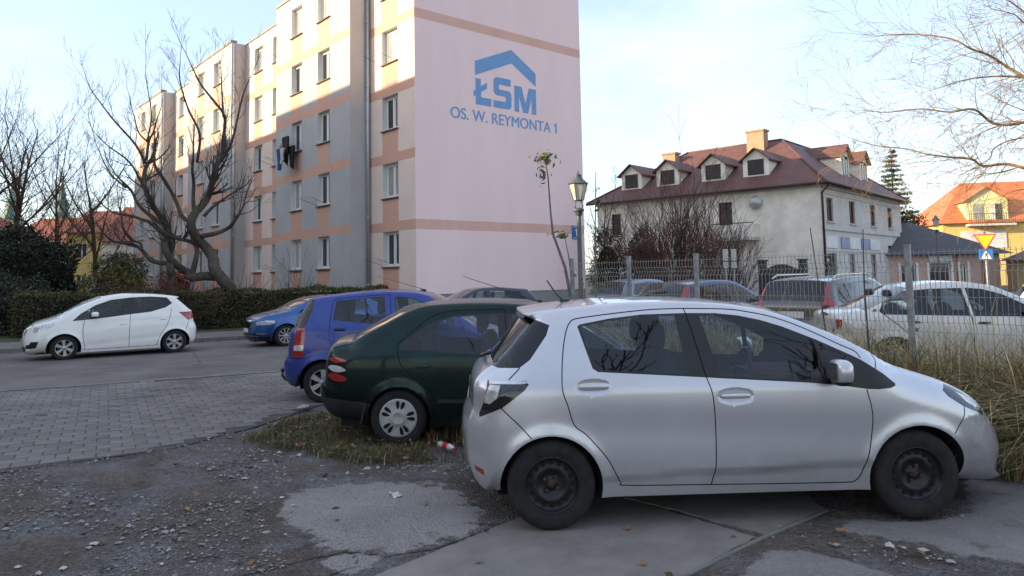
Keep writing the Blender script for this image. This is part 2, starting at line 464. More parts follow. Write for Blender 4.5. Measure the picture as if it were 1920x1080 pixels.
    extra = [(gx, gz, .42 * h)]
    nx = np.gradient(SZ); nzz = -np.gradient(SX); ln = np.hypot(nx, nzz) + 1e-9; nx /= ln; nzz /= ln
    sgn = np.sign(-(nx * (SX - 0) + nzz * (SZ - .75)).sum())
    NX, NZ = -nx * sgn, -nzz * sgn                        # outward
    if (NX[len(NX) // 2] * 0 + NZ[len(NZ) // 2]) < 0: NX, NZ = -NX, -NZ
    for q in (.05, .16, .34, .6, .85):
        extra.append((SX[::2] - NX[::2] * RR[::2] * q, SZ[::2] - NZ[::2] * RR[::2] * q, .012))
    for (dx, dz, rx, rz_, dep) in S.get('dishes', []):
        t_ = np.linspace(0, 2 * math.pi, 33)[:-1]
        for q in (.25, .5, .72, .88, .97, 1.04, 1.2): extra.append((dx + rx * q * np.cos(t_), dz + rz_ * q * np.sin(t_), .004))
    for gx_, gz_, md in extra:
        ok = pip(gx_, gz_, outline); gx_, gz_ = gx_[ok], gz_[ok]
        keep = np.ones(len(gx_), bool)
        for i in range(0, len(gx_), 2000):
            d2 = (gx_[i:i + 2000, None] - cons[:, 0]) ** 2 + (gz_[i:i + 2000, None] - cons[:, 1]) ** 2
            keep[i:i + 2000] = d2.min(1) > md * md
        V.extend(zip(gx_[keep].tolist(), gz_[keep].tolist()))
    res = delaunay_2d_cdt([Vector(v) for v in V], E, [], 0, 1e-5)
    VV = np.array([tuple(v) for v in res[0]]); FF = np.array([f for f in res[2] if len(f) == 3])
    cx = VV[FF].mean(1)
    ins = pip(cx[:, 0], cx[:, 1], outline); FF = FF[ins]; cx = cx[ins]
    # orientation: make all counter-clockwise in (x,z)
    a, b, c = VV[FF[:, 0]], VV[FF[:, 1]], VV[FF[:, 2]]
    cw = ((b - a)[:, 0] * (c - a)[:, 1] - (b - a)[:, 1] * (c - a)[:, 0]) < 0
    FF[cw] = FF[cw][:, ::-1]
    x, z = VV[:, 0], VV[:, 1]
    y = wf(x, z); eps = .006
    dyx = (wf(x + eps, z) - wf(x - eps, z)) / (2 * eps); dyz = (wf(x, z + eps) - wf(x, z - eps)) / (2 * eps)
    N = np.stack([-dyx, np.ones_like(y), -dyz], 1)
    # on the silhouette the surface turns to the profile normal
    dd = (x[:, None] - SX) ** 2 + (z[:, None] - SZ) ** 2; jj = dd.argmin(1); on = dd.min(1) < 1e-6
    N[on] = np.stack([NX[jj[on]], np.full(on.sum(), .25), NZ[jj[on]]], 1)
    N /= np.linalg.norm(N, axis=1)[:, None]
    gd = np.full(len(cx), 9.); gv = np.full(len(x), 9.)
    for g in gaps:
        ga = np.array(g); A = ga[:-1]; D = np.diff(ga, axis=0); LL = (D ** 2).sum(1) + 1e-12
        for arr, tgt in ((cx, gd), (VV, gv)):
            for i in range(0, len(arr), 3000):
                t = np.clip(((arr[i:i + 3000, None] - A) * D).sum(2) / LL, 0, 1)
                d = np.linalg.norm(arr[i:i + 3000, None] - A - t[:, :, None] * D, axis=2).min(1)
                tgt[i:i + 3000] = np.minimum(tgt[i:i + 3000], d)
    y = np.where(gv < GAPW * .5, y - .009, y)
    cls = np.full(len(cx), -1)
    for i, (p, pl) in reversed(list(enumerate(panels))):
        cls[pip(cx[:, 0], cx[:, 1], pl)] = i
    isgap = gd < GAPW * .98
    glassy = np.array([p['mat'].startswith('car_glass') for p, _ in panels] + [False])
    isgap &= ~glassy[cls]
    objs = {}
    bvV, bvF = [], []
    def emit(name, sel, mats, mi, s, parent, yo=0., normals=True, flipin=False):
        f = FF[sel]
        if not len(f): return None
        u, inv = np.unique(f, return_inverse=True); f2 = inv.reshape(f.shape)
        co = np.stack([x[u], s * (y[u] - yo), z[u]], 1)
        if s > 0: f2 = f2[:, ::-1]
        if flipin: f2 = f2[:, ::-1]
        me = np_mesh(name, co, f2, mats, mi[sel] if mi is not None else None, True)
        if normals and len(me.polygons) == len(f2):
            nn = N[u].copy(); nn[:, 1] *= s
            me.normals_split_custom_set_from_vertices([tuple(v) for v in nn])
        return link(name, me, parent)
    for s in (1, -1):
        mi = np.where(isgap, 1, 0)
        o = emit('body_side', (cls == -1), [paint, 'car_seam'], mi, s, root)
        for i, (p, pl) in enumerate(panels):
            par = objs.get((p.get('of'), s), root)
            nm = p['name']
            mt = p['mat'] if p['mat'] != 'paint' else paint
            ob = emit(nm, cls == i, [mt, 'car_seam'], mi, s, par)
            if ob is not None: objs[(nm if (nm, s) not in objs else nm + str(i), s)] = ob
            if ob is not None and 'key' in p: objs[(p['key'], s)] = ob
        bvV.append((x, s * y, z)); bvF.append(FF)
    # interior lining behind every opaque panel
    opaque = ~glassy[cls] & (cx[:, 1] > .34)
    LV, LF = [], []; u, inv = np.unique(FF[opaque], return_inverse=True); f2 = inv.reshape(-1, 3)
    for s in (1, -1):
        co = np.stack([x[u], s * np.maximum(y[u] - .03, .03), z[u]], 1); LF.append(f2 + sum(len(q) for q in LV)); LV.append(co)
    me = np_mesh('interior_lining', np.concatenate(LV), np.concatenate(LF), ['car_lining'], None, True)
    link('interior_lining', me, root)
    # top, front and rear surfaces: strips across the car
    ye = wf(SX, SZ); T = np.sin(np.linspace(-1, 1, 15) * math.pi / 2)
    CR = np.array([S['crown'].get(t, .03) if 'crown' in S else {'front_bumper': .05, 'bonnet': .025, 'windscreen': .05, 'roof': .022, 'rear_window': .035, 'tailgate': .03, 'rear_bumper': .05}.get(t, .02) for t in TG])
    kk = 5; CR = np.convolve(np.concatenate([np.full(kk, CR[0]), CR, np.full(kk, CR[-1])]), np.ones(2 * kk + 1) / (2 * kk + 1), 'valid')
    PX = SX[:, None] + NX[:, None] * CR[:, None] * (1 - T ** 2); PZ = SZ[:, None] + NZ[:, None] * CR[:, None] * (1 - T ** 2); PY = ye[:, None] * T
    n = len(T); allF = []
    names = []
    for t in TG:
        if not names or names[-1] != t: names.append(t)
    for t in names:
        idx = [i for i in range(len(SX) - 1) if TG[i] == t]
        i0, i1 = idx[0], idx[-1] + 1
        co = np.stack([PX[i0:i1 + 1], PY[i0:i1 + 1], PZ[i0:i1 + 1]], 2).reshape(-1, 3); m = i1 - i0
        f = np.array([(i * n + j, i * n + j + 1, (i + 1) * n + j + 1, (i + 1) * n + j) for i in range(m) for j in range(n - 1)])
        mt = {'windscreen': S.get('screen', 'car_glass_screen'), 'rear_window': S.get('rearglass', 'car_glass_tint')}.get(t, S.get('mat_' + t, paint))
        objs[(t, 0)] = link(t, np_mesh(t, co, f, [mt], None, True), root)
        if t == 'roof':
            co2 = co.copy(); co2[:, 2] -= .025
            link('roof_lining', np_mesh('roof_lining', co2, f[:, ::-1], ['car_roof_lining'], None, True), root)
    allco = np.stack([PX, PY, PZ], 2).reshape(-1, 3)
    allf = [(i * n + j, i * n + j + 1, (i + 1) * n + j + 1, (i + 1) * n + j) for i in range(len(SX) - 1) for j in range(n - 1)]
    bv = [tuple(p) for p in allco]; bf = list(allf)
    for (bx_, by_, bz_), ff in zip(bvV, bvF):
        o = len(bv); bv += list(zip(bx_.tolist(), by_.tolist(), bz_.tolist())); bf += [tuple(o + q for q in t_) for t_ in ff.tolist()]
    tree = BVHTree.FromPolygons(bv, bf)
    # wheel housings and floor
    mb = MB()
    for (xc, zc, ra) in ax:
        for s in (1, -1):
            pts = [(xc + ra * math.cos(a), zc + ra * math.sin(a)) for a in np.linspace(-.25, math.pi + .25, 20)]
            yo = float(wf(np.array([xc + ra * .95]), np.array([zc + .1]))[0])
            for p, q in zip(pts[:-1], pts[1:]):
                ya = float(wf(np.array([p[0]]), np.array([p[1]]))[0]) - .004; yb = float(wf(np.array([q[0]]), np.array([q[1]]))[0]) - .004
                mb.quad((p[0], s * ya, p[1]), (q[0], s * yb, q[1]), (q[0], s * (W - .30), q[1]), (p[0], s * (W - .30), p[1]))
            c = [(p[0], s * (W - .30), p[1]) for p in pts]; mb.poly(c)
    mb.boxm((SX.min() + .22, -(W - .31), S.get('floor', .17)), (SX.max() - .25, W - .31, .36))
    mb.boxm((ax[0][0] + ax[0][2] + .03 if ax[0][0] < 0 else ax[1][0] + ax[1][2] + .03, -(W - .10), sill - .015), ((ax[1][0] if ax[0][0] < 0 else ax[0][0]) - ax[0][2] - .03, W - .10, sill + .08))
    mb.build('underbody', ['car_under'], root)
    # wheels
    for i, xa in enumerate(PA):
        for s in (1, -1):
            wheel(root, xa, s * (W - S.get('inset', .03) - S['tw'] / 2), s, S['wr'], S['tw'], S['rim'], S['rimr'])
    # seats, dashboard and steering wheel
    if S.get('seats', True):
        sx = S.get('seatx', (-.25, -1.0))
        zs = S.get('seatz', .50)
        for xx in sx:
            for yy in (.36, -.36):
                m2 = MB()
                m2.ell((xx + .22, yy, zs - .04), (.27, .24, .10), 16, 8, 0, .6)
                for k in range(1):
                    m2.ell((xx - .06, yy, zs + .30), (.085, .235, .34), 16, 10, 0, .65)
                m2.build('seat', ['car_seat'], root)
                m3 = MB(); m3.ell((xx - .13, yy, zs + .74), (.05, .125, .095), 14, 8, 0, .6)
                m3.tube([(xx - .11, yy - .05, zs + .55), (xx - .12, yy - .05, zs + .70)], .007, 5); m3.tube([(xx - .11, yy + .05, zs + .55), (xx - .12, yy + .05, zs + .70)], .007, 5)
                m3.build('headrest', ['car_seat'], root)
        m2 = MB(); dx = S.get('dash', .55)
        m2.ell((dx + .12, 0, zb - .16), (.24, W - .17, .15), 20, 8, 0, .5)
        m2.build('dashboard', ['car_lining'], root)
        m2 = MB()
        pts = [(dx - .16 + .07 * math.sin(t), .36 + .18 * math.cos(t), zb - .06 + .17 * math.sin(t)) for t in np.linspace(0, 2 * math.pi, 19)]
        m2.tube(pts, .015, 6); m2.box((dx - .15, .36, zb - .06), (.03, .30, .03)); m2.box((dx - .12, .36, zb - .10), (.04, .06, .12))
        m2.build('steering_wheel', ['car_black'], root)
    # door handles
    for hd in S.get('handles', []):
        hx, hz, hl = hd[:3]
        for s in (1, -1):
            yb = float(wf(np.array([hx + .09]), np.array([hz]))[0])
            m2 = MB(); m2.ell((hx, s * (yb + .012), hz), (hl, .012, .017), 14, 8, 0, .55)
            par = objs.get((hd[3], s), root)
            m2.build('handle', [S.get('handlemat', paint)], par)
    # mirrors
    if 'mirror' in S:
        mx_, mz_, mr = S['mirror']
        for s in (1, -1):
            yb = float(wf(np.array([mx_]), np.array([mz_ - .06]))[0])
            m2 = MB(); m2.ell((mx_, s * (yb + .11), mz_), mr, 16, 10, 0, .62)
            par = m2.build('door_mirror', [S.get('mirrormat', paint)], root)
            m3 = MB(); m3.tube([(mx_ + .02, s * (yb - .02), mz_ - mr[2] * .8), (mx_, s * (yb + .08), mz_ - mr[2] * .7)], [.03, .024], 8)
            m3.ell((mx_, s * (yb + .11), mz_ - mr[2] * .72), (mr[0] * .9, mr[1] * .9, mr[2] * .40), 12, 6, 0, .7)
            m3.build('mirror_foot', ['car_black'], par)
            m4 = MB(); m4.box((mx_ - mr[0] * .97, s * (yb + .11), mz_ + .005), (.006, mr[1] * 1.5, mr[2] * 1.4)); m4.build('mirror_glass', ['car_chrome'], par)
    # patches that follow the body at the front or rear
    def patch(name, poly, end, mt, off=.006, par=root, step=.035):
        pd = resample(list(poly) + [poly[0]], step)[:-1]
        pa = np.array(pd); Vp = [tuple(q) for q in pd]; Ep = [(i, (i + 1) % len(pd)) for i in range(len(pd))]
        gy, gz_ = np.meshgrid(np.arange(pa[:, 0].min(), pa[:, 0].max(), step), np.arange(pa[:, 1].min(), pa[:, 1].max(), step)); gy = gy.ravel(); gz_ = gz_.ravel()
        ok = pip(gy, gz_, pd); gy, gz_ = gy[ok], gz_[ok]
        if len(gy):
            d2 = ((gy[:, None] - pa[:, 0]) ** 2 + (gz_[:, None] - pa[:, 1]) ** 2).min(1) > (step * .4) ** 2
            Vp += list(zip(gy[d2].tolist(), gz_[d2].tolist()))
        rs = delaunay_2d_cdt([Vector(v) for v in Vp], Ep, [], 1, 1e-5)
        co = []
        for v in rs[0]:
            o = Vector((6 if end > 0 else -6, v[0], v[1])); hit = tree.ray_cast(o, Vector((-end, 0, 0)))
            pnt, nn = (hit[0], hit[1]) if hit[0] is not None else (Vector((SX.max() if end > 0 else SX.min(), v[0], v[1])), Vector((end, 0, 0)))
            if nn.x * end < 0: nn = -nn
            co.append(pnt + nn * off)
        m2 = MB(); m2.add(co, [tuple(f) for f in rs[2]], 0, True)
        return m2.build(name, [mt], par)
    for pt in S.get('patches', []):
        nm, poly, end, mt = pt[:4]; off = pt[4] if len(pt) > 4 else .006
        sides = (1, -1) if len(pt) > 5 and pt[5] else (1,)
        for s in sides:
            pp = [(s * a_, b_) for a_, b_ in poly]
            patch(nm, pp if s > 0 else pp[::-1], end, mt, off, objs.get((pt[6], 0), root) if len(pt) > 6 else root)
    root['_half'] = W
    return root, objs, wf

# ------------------------------------------------------------------ cars: side profiles in metres, x forward from the middle of the wheelbase
GL = 'car_glass'
SILVER = dict(paint='paint_silver', W=.8475, zb=.95, tum=.34, ax=(-1.255, 1.255), arches=[(-1.255, .285, .345), (1.27, .285, .352)],
    sill=.205, zr=.25, zf=.20, wr=.298, tw=.185, rim='steel', rimr=.190, inset=.022, flare=.013, waist=(.62, .15, .011), lowcrease=(.385, .022, .05),
    sil=[('front_bumper', .40, .28, [(1.66, .185), (1.80, .165), (1.95, .160), (2.035, .185), (2.030, .225), (2.005, .265), (2.018, .36), (2.020, .44), (1.995, .53), (1.945, .61), (1.88, .69)]),
         ('bonnet', .22, .16, [(1.88, .69), (1.78, .78), (1.66, .855), (1.50, .925), (1.33, .982), (1.18, 1.035), (1.09, 1.085)]),
         ('windscreen', .09, .05, [(1.09, 1.085), (.964, 1.158), (.80, 1.242), (.636, 1.315), (.473, 1.38), (.32, 1.432)]),
         ('roof', .10, .06, [(.32, 1.432), (.06, 1.475), (-.20, 1.496), (-.50, 1.502), (-.77, 1.496), (-1.14, 1.468), (-1.385, 1.438), (-1.41, 1.425), (-1.385, 1.405), (-1.35, 1.395)]),
         ('rear_window', .20, .10, [(-1.35, 1.395), (-1.46, 1.27), (-1.56, 1.16), (-1.63, 1.09)]),
         ('tailgate', .25, .16, [(-1.63, 1.09), (-1.70, 1.045), (-1.755, .99), (-1.775, .93), (-1.775, .86), (-1.780, .79)]),
         ('rear_bumper', .34, .23, [(-1.780, .79), (-1.815, .70), (-1.83, .60), (-1.828, .50), (-1.81, .40), (-1.77, .29), (-1.71, .215), (-1.64, .215)])],
    dishes=[(-.956, .944, .125, .052, .016), (.012, .862, .125, .052, .016)],
    panels=[
        dict(name='window', key='rw', of='dr', mat=GL, poly=[(-1.022, 1.335), (-.942, 1.072), (-.915, 1.052), (-.300, 1.012), (-.338, 1.408), (-.581, 1.402), (-.815, 1.378), (-1.005, 1.345)]),
        dict(name='window', key='fw', of='df', mat=GL, poly=[(-.165, 1.398), (-.052, 1.402), (.104, 1.383), (.258, 1.350), (.408, 1.302), (.554, 1.240), (.606, 1.215), (.664, .956), (.493, .958), (-.085, .998)]),
        dict(name='quarter_window', of='df', mat=GL, poly=[(.640, 1.205), (.825, 1.108), (.838, 1.0), (.785, .935), (.70, .945)]),
        dict(name='window_trim', mat='car_black', of='df', poly=[(-.262, 1.42), (-.05, 1.415), (.11, 1.396), (.26, 1.363), (.41, 1.315), (.56, 1.252), (.64, 1.218), (.85, 1.116), (.915, 1.083), (.921, .889), (.684, .924), (.49, .942), (-.09, .982), (-.178, .989)]),
        dict(name='window_trim', mat='car_black', of='dr', poly=[(-1.040, 1.342), (-1.022, 1.357), (-.815, 1.392), (-.58, 1.416), (-.262, 1.42), (-.178, .989), (-.92, 1.040), (-.956, 1.064)]),
        dict(name='corner_trim', mat='car_black', poly=[(.915, 1.083), (1.06, .985), (1.133, .918), (1.128, .903), (1.09, .890), (1.0, .884), (.921, .889)]),
        dict(name='tail_lamp', key='tl', mat='lamp_clear', poly=[(-1.662, .968), (-1.590, .965), (-1.612, .880), (-1.665, .838), (-1.700, .845), (-1.690, .90)]),
        dict(name='lamp_strip', mat='car_chrome', poly=[(-1.668, .995), (-1.42, .992), (-1.402, .978), (-1.44, .972), (-1.662, .972)]),
        dict(name='tail_lamp', mat='lamp_dark', poly=[(-1.675, .996), (-1.414, .993), (-1.396, .968), (-1.425, .93), (-1.58, .815), (-1.735, .745), (-1.738, .765), (-1.695, .872)]),
        dict(name='headlamp', mat='lamp_clear', poly=[(1.60, .842), (1.70, .80), (1.745, .742), (1.73, .728), (1.66, .775)]),
        dict(name='headlamp', mat='lamp_smoke', poly=[(1.490, .856), (1.535, .893), (1.66, .848), (1.74, .800), (1.79, .730), (1.80, .668), (1.72, .703), (1.616, .750), (1.521, .813)]),
        dict(name='fog_recess', mat='car_black', poly=[(1.93, .36), (1.975, .36), (1.985, .28), (1.955, .255), (1.91, .27)]),
        dict(name='reflector', mat='lamp_red', poly=[(-1.775, .412), (-1.712, .392), (-1.706, .348), (-1.768, .378)]),
        dict(name='rear_window_edge', mat='car_glass_tint', poly=[(-1.235, 1.356), (-1.26, 1.288), (-1.38, 1.128), (-1.455, 1.075), (-1.60, 1.072), (-1.70, 1.10), (-1.40, 1.42)]),
        dict(name='door', key='dr', mat='paint', poly=[(-.269, 1.452), (-.499, 1.449), (-.733, 1.431), (-.928, 1.411), (-1.044, 1.396), (-1.084, 1.378), (-1.113, 1.334), (-1.137, 1.254), (-1.155, 1.154), (-1.167, 1.041), (-1.17, .944), (-1.159, .887), (-1.138, .829), (-1.095, .696), (-1.014, .629), (-.884, .479), (-.82, .363), (-.785, .300), (-.738, .281), (-.168, .270), (-.144, .393), (-.136, .639), (-.141, .805), (-.15, .892), (-.178, .988), (-.225, 1.235), (-.262, 1.417)]),
        dict(name='door', key='df', mat='paint', poly=[(-.269, 1.452), (.033, 1.441), (.189, 1.419), (.343, 1.385), (.493, 1.332), (.638, 1.265), (.78, 1.191), (.887, 1.14), (.921, 1.09), (.921, .889), (.945, .765), (.949, .664), (.923, .508), (.884, .373), (.853, .295), (.818, .264), (.76, .258), (-.168, .270), (-.144, .393), (-.136, .639), (-.141, .805), (-.15, .892), (-.178, .988), (-.225, 1.235), (-.262, 1.417)]),
    ],
    gaps=[[(-.269, 1.452), (-.499, 1.449), (-.733, 1.431), (-.928, 1.411), (-1.044, 1.396), (-1.084, 1.378), (-1.113, 1.334), (-1.137, 1.254), (-1.155, 1.154), (-1.167, 1.041), (-1.17, .944), (-1.159, .887), (-1.138, .829), (-1.095, .696), (-1.014, .629), (-.884, .479), (-.82, .363), (-.785, .300), (-.738, .281), (-.168, .270)],
          [(-.269, 1.452), (-.262, 1.417), (-.225, 1.235), (-.2, 1.091), (-.178, .988), (-.15, .892), (-.141, .805), (-.136, .639), (-.144, .393), (-.168, .272)],
          [(-.168, .270), (.30, .262), (.76, .258), (.818, .264), (.853, .295), (.884, .373), (.923, .508), (.949, .664), (.945, .765), (.921, .885)],
          [(-.269, 1.452), (.033, 1.441), (.189, 1.419), (.343, 1.385), (.493, 1.332), (.638, 1.265), (.78, 1.191), (.887, 1.14), (.918, 1.095)],
          [(-1.585, .812), (-1.48, .715), (-1.385, .615)], [(1.625, .745), (1.604, .681), (1.569, .632), (1.522, .570)], [(-1.455, 1.072), (-1.53, 1.0)],
          [(1.02, 1.11), (1.03, 1.07), (1.005, 1.015)]],
    handles=[(-.956, .946, .105, 'dr'), (.012, .864, .105, 'df')], mirror=(.70, 1.022, (.062, .10, .082)), seatx=(-.28, -1.02), dash=.62,
    rearglass='car_glass_tint',
    patches=[('number_plate', [(-.26, .80), (.26, .80), (.26, .91), (-.26, .91)], -1, 'plate_white', .012), ('grille', [(-.45, .20), (.45, .20), (.50, .36), (-.50, .36)], 1, 'car_black', .006)])

GREEN = dict(paint='paint_green', W=.87, zb=.93, tum=.40, ax=(-1.27, 1.27), arches=[(-1.265, .27, .335), (1.27, .27, .335)], sill=.20, zr=.26, zf=.22,
    wr=.292, tw=.175, rim='cover', rimr=.190, inset=.03, flare=.015, taper=.05,
    sil=[('front_bumper', .35, .25, [(1.68, .22), (1.90, .20), (2.03, .28), (2.05, .45), (2.0, .60)]),
         ('bonnet', .14, .12, [(2.0, .60), (1.90, .70), (1.5, .83), (1.05, .95)]),
         ('windscreen', .09, .05, [(1.05, .95), (.70, 1.16), (.35, 1.36)]),
         ('roof', .10, .06, [(.35, 1.36), (.12, 1.415), (-.3, 1.445), (-.74, 1.445), (-1.03, 1.425), (-1.20, 1.372)]),
         ('rear_window', .10, .05, [(-1.20, 1.372), (-1.50, 1.215), (-1.80, 1.062)]),
         ('tailgate', .24, .17, [(-1.80, 1.062), (-1.93, 1.050), (-2.02, 1.015), (-2.06, .93), (-2.075, .80), (-2.085, .68)]),
         ('rear_bumper', .28, .20, [(-2.085, .68), (-2.13, .64), (-2.145, .54), (-2.115, .42), (-2.06, .33), (-1.96, .265), (-1.72, .25)])],
    crown={'front_bumper': .05, 'bonnet': .025, 'windscreen': .05, 'roof': .03, 'rear_window': .085, 'tailgate': .06, 'rear_bumper': .05},
    panels=[
        dict(name='window', key='rw', of='dr', mat=GL, poly=[(-1.040, 1.135), (-.918, 1.240), (-.701, 1.303), (-.435, 1.318), (-.24, 1.318), (-.21, .925), (-.424, .938), (-1.025, .990)]),
        dict(name='window', key='fw', of='df', mat=GL, poly=[(-.12, 1.318), (.15, 1.30), (.40, 1.17), (.70, .96), (.68, .90), (-.09, .918)]),
        dict(name='window_trim', mat='car_black', of='dr', poly=[(-1.262, 1.0), (-1.245, 1.045), (-1.101, 1.145), (-.919, 1.262), (-.701, 1.322), (-.435, 1.335), (-.18, 1.335), (-.15, .905), (-.424, .918), (-1.031, .972), (-1.255, .985)]),
        dict(name='window_trim', mat='car_black', of='df', poly=[(-.18, 1.335), (.16, 1.315), (.42, 1.18), (.75, .94), (.70, .885), (-.15, .905)]),
        dict(name='tail_lamp', mat='lamp_red', round=1, poly=[(-2.02, .895), (-1.96, .917), (-1.88, .905), (-1.80, .876), (-1.86, .862), (-1.95, .860)]),
        dict(name='reversing_lamp', mat='lamp_clear', round=1, poly=[(-2.03, .810), (-1.98, .832), (-1.89, .825), (-1.815, .785), (-1.87, .765), (-1.96, .768)]),
        dict(name='tail_lamp', mat='lamp_red', round=1, poly=[(-2.03, .725), (-1.98, .752), (-1.89, .742), (-1.81, .700), (-1.83, .672), (-1.95, .674)]),
        dict(name='bumper_lower', mat='bumper_plastic', poly=[(-2.2, .505), (-2.0, .495), (-1.53, .440), (-1.5, .1), (-2.2, .1)]),
        dict(name='rubbing_strip', mat='bumper_plastic', poly=[(-.86, .478), (.85, .455), (.85, .420), (-.86, .440)]),
        dict(name='door', key='dr', mat='paint', poly=[(-.16, 1.375), (-.70, 1.368), (-.95, 1.30), (-1.13, 1.165), (-1.262, 1.05), (-1.272, .985), (-1.260, .904), (-1.221, .814), (-1.10, .70), (-.95, .55), (-.86, .35), (-.82, .255), (-.15, .245), (-.12, .60), (-.13, .90)]),
        dict(name='door', key='df', mat='paint', poly=[(-.16, 1.375), (.17, 1.35), (.44, 1.21), (.78, .97), (.86, .80), (.84, .40), (.78, .25), (-.15, .245), (-.12, .60), (-.13, .90)]),
    ],
    gaps=[[(-.16, 1.375), (-.70, 1.368), (-.95, 1.30), (-1.13, 1.165), (-1.262, 1.05), (-1.272, .985), (-1.260, .904), (-1.221, .814), (-1.10, .70), (-.95, .55), (-.86, .35), (-.82, .255), (-.15, .245)],
          [(-.16, 1.375), (-.13, .90), (-.12, .60), (-.15, .245)], [(.78, .97), (.86, .80), (.84, .40), (.78, .25), (-.15, .245)],
          [(-2.10, .665), (-1.9, .625), (-1.58, .592)], [(-1.99, 1.0), (-1.88, 1.022), (-1.78, 1.045)]],
    handles=[(-1.0, .815, .08, 'dr'), (.05, .795, .08, 'df')], handlemat='car_black', mirror=(.62, .99, (.06, .09, .07)), seatx=(-.30, -1.0), dash=.55, seatz=.46, rearglass='car_glass_screen')

BLUE = dict(paint='paint_ultramarine', W=.80, zb=1.0, tum=.24, ax=(-1.185, 1.185), arches=[(-1.185, .27, .345), (1.185, .27, .345)], sill=.2, zr=.26, zf=.22,
    wr=.285, tw=.165, rim='six', rimr=.180, inset=.03,
    sil=[('front_bumper', .32, .22, [(1.50, .22), (1.62, .22), (1.69, .36), (1.69, .52), (1.63, .68)]),
         ('bonnet', .14, .12, [(1.63, .68), (1.54, .80), (1.30, .92), (.95, 1.03)]),
         ('windscreen', .09, .05, [(.95, 1.03), (.62, 1.26), (.30, 1.465)]),
         ('roof', .10, .05, [(.30, 1.465), (.10, 1.515), (-.25, 1.54), (-.60, 1.535), (-.95, 1.505), (-1.23, 1.475), (-1.42, 1.445), (-1.41, 1.425)]),
         ('rear_window', .13, .06, [(-1.41, 1.425), (-1.52, 1.25), (-1.62, 1.06)]),
         ('tailgate', .19, .12, [(-1.62, 1.06), (-1.68, .97), (-1.70, .82), (-1.715, .66)]),
         ('rear_bumper', .25, .18, [(-1.715, .66), (-1.765, .60), (-1.78, .46), (-1.74, .30), (-1.66, .22), (-1.55, .22)])],
    panels=[
        dict(name='window', key='rw', of='dr', mat=GL, poly=[(-.838, 1.418), (-.815, 1.138), (-.31, 1.085), (-.345, 1.455), (-.52, 1.448)]),
        dict(name='quarter_window', of='dr', mat=GL, poly=[(-1.008, 1.402), (-1.030, 1.165), (-.845, 1.142), (-.868, 1.414)]),
        dict(name='window', key='fw', of='df', mat=GL, poly=[(-.175, 1.455), (.06, 1.428), (.26, 1.335), (.62, 1.115), (.62, 1.04), (-.14, 1.072)]),
        dict(name='window_trim', mat='car_black', of='dr', poly=[(-1.022, 1.415), (-1.046, 1.152), (-.30, 1.070), (-.335, 1.468), (-.52, 1.460)]),
        dict(name='window_trim', mat='car_black', of='df', poly=[(-.19, 1.468), (.07, 1.440), (.28, 1.345), (.65, 1.12), (.65, 1.025), (-.15, 1.058)]),
        dict(name='tail_lamp', mat='lamp_clear', poly=[(-1.590, .812), (-1.452, .812), (-1.458, .735), (-1.604, .735)]),
        dict(name='tail_lamp', mat='lamp_red', poly=[(-1.545, 1.050), (-1.436, 1.049), (-1.440, .90), (-1.458, .645), (-1.63, .660), (-1.60, .88)]),
        dict(name='door', key='dr', mat='paint', poly=[(-.26, 1.495), (-.708, 1.472), (-1.023, 1.442), (-1.063, 1.38), (-1.090, 1.158), (-1.095, .954), (-1.06, .80), (-.92, .58), (-.84, .30), (-.80, .25), (-.22, .245), (-.20, .70), (-.22, 1.06)]),
        dict(name='door', key='df', mat='paint', poly=[(-.26, 1.495), (.09, 1.468), (.32, 1.37), (.72, 1.11), (.80, .95), (.80, .40), (.75, .25), (-.22, .245), (-.20, .70), (-.22, 1.06)]),
        dict(name='rear_window_edge', mat='car_glass_tint', poly=[(-1.335, 1.44), (-1.352, 1.28), (-1.45, 1.05), (-1.75, 1.05), (-1.5, 1.46)]),
    ],
    gaps=[[(-.26, 1.495), (-.708, 1.472), (-1.023, 1.442), (-1.063, 1.38), (-1.090, 1.158), (-1.095, .954), (-1.06, .80), (-.92, .58), (-.84, .30), (-.80, .25), (-.22, .245)],
          [(-.26, 1.495), (-.22, 1.06), (-.20, .70), (-.22, .245)], [(.72, 1.11), (.80, .95), (.80, .40), (.75, .25), (-.22, .245)], [(-1.74, .64), (-1.60, .632), (-1.44, .628)]],
    handles=[(-.95, 1.02, .08, 'dr'), (-.02, .98, .08, 'df')], handlemat='car_black', mirror=(.50, 1.08, (.06, .09, .07)), seatx=(-.30, -.95), dash=.50, seatz=.56, rearglass='car_glass_screen')

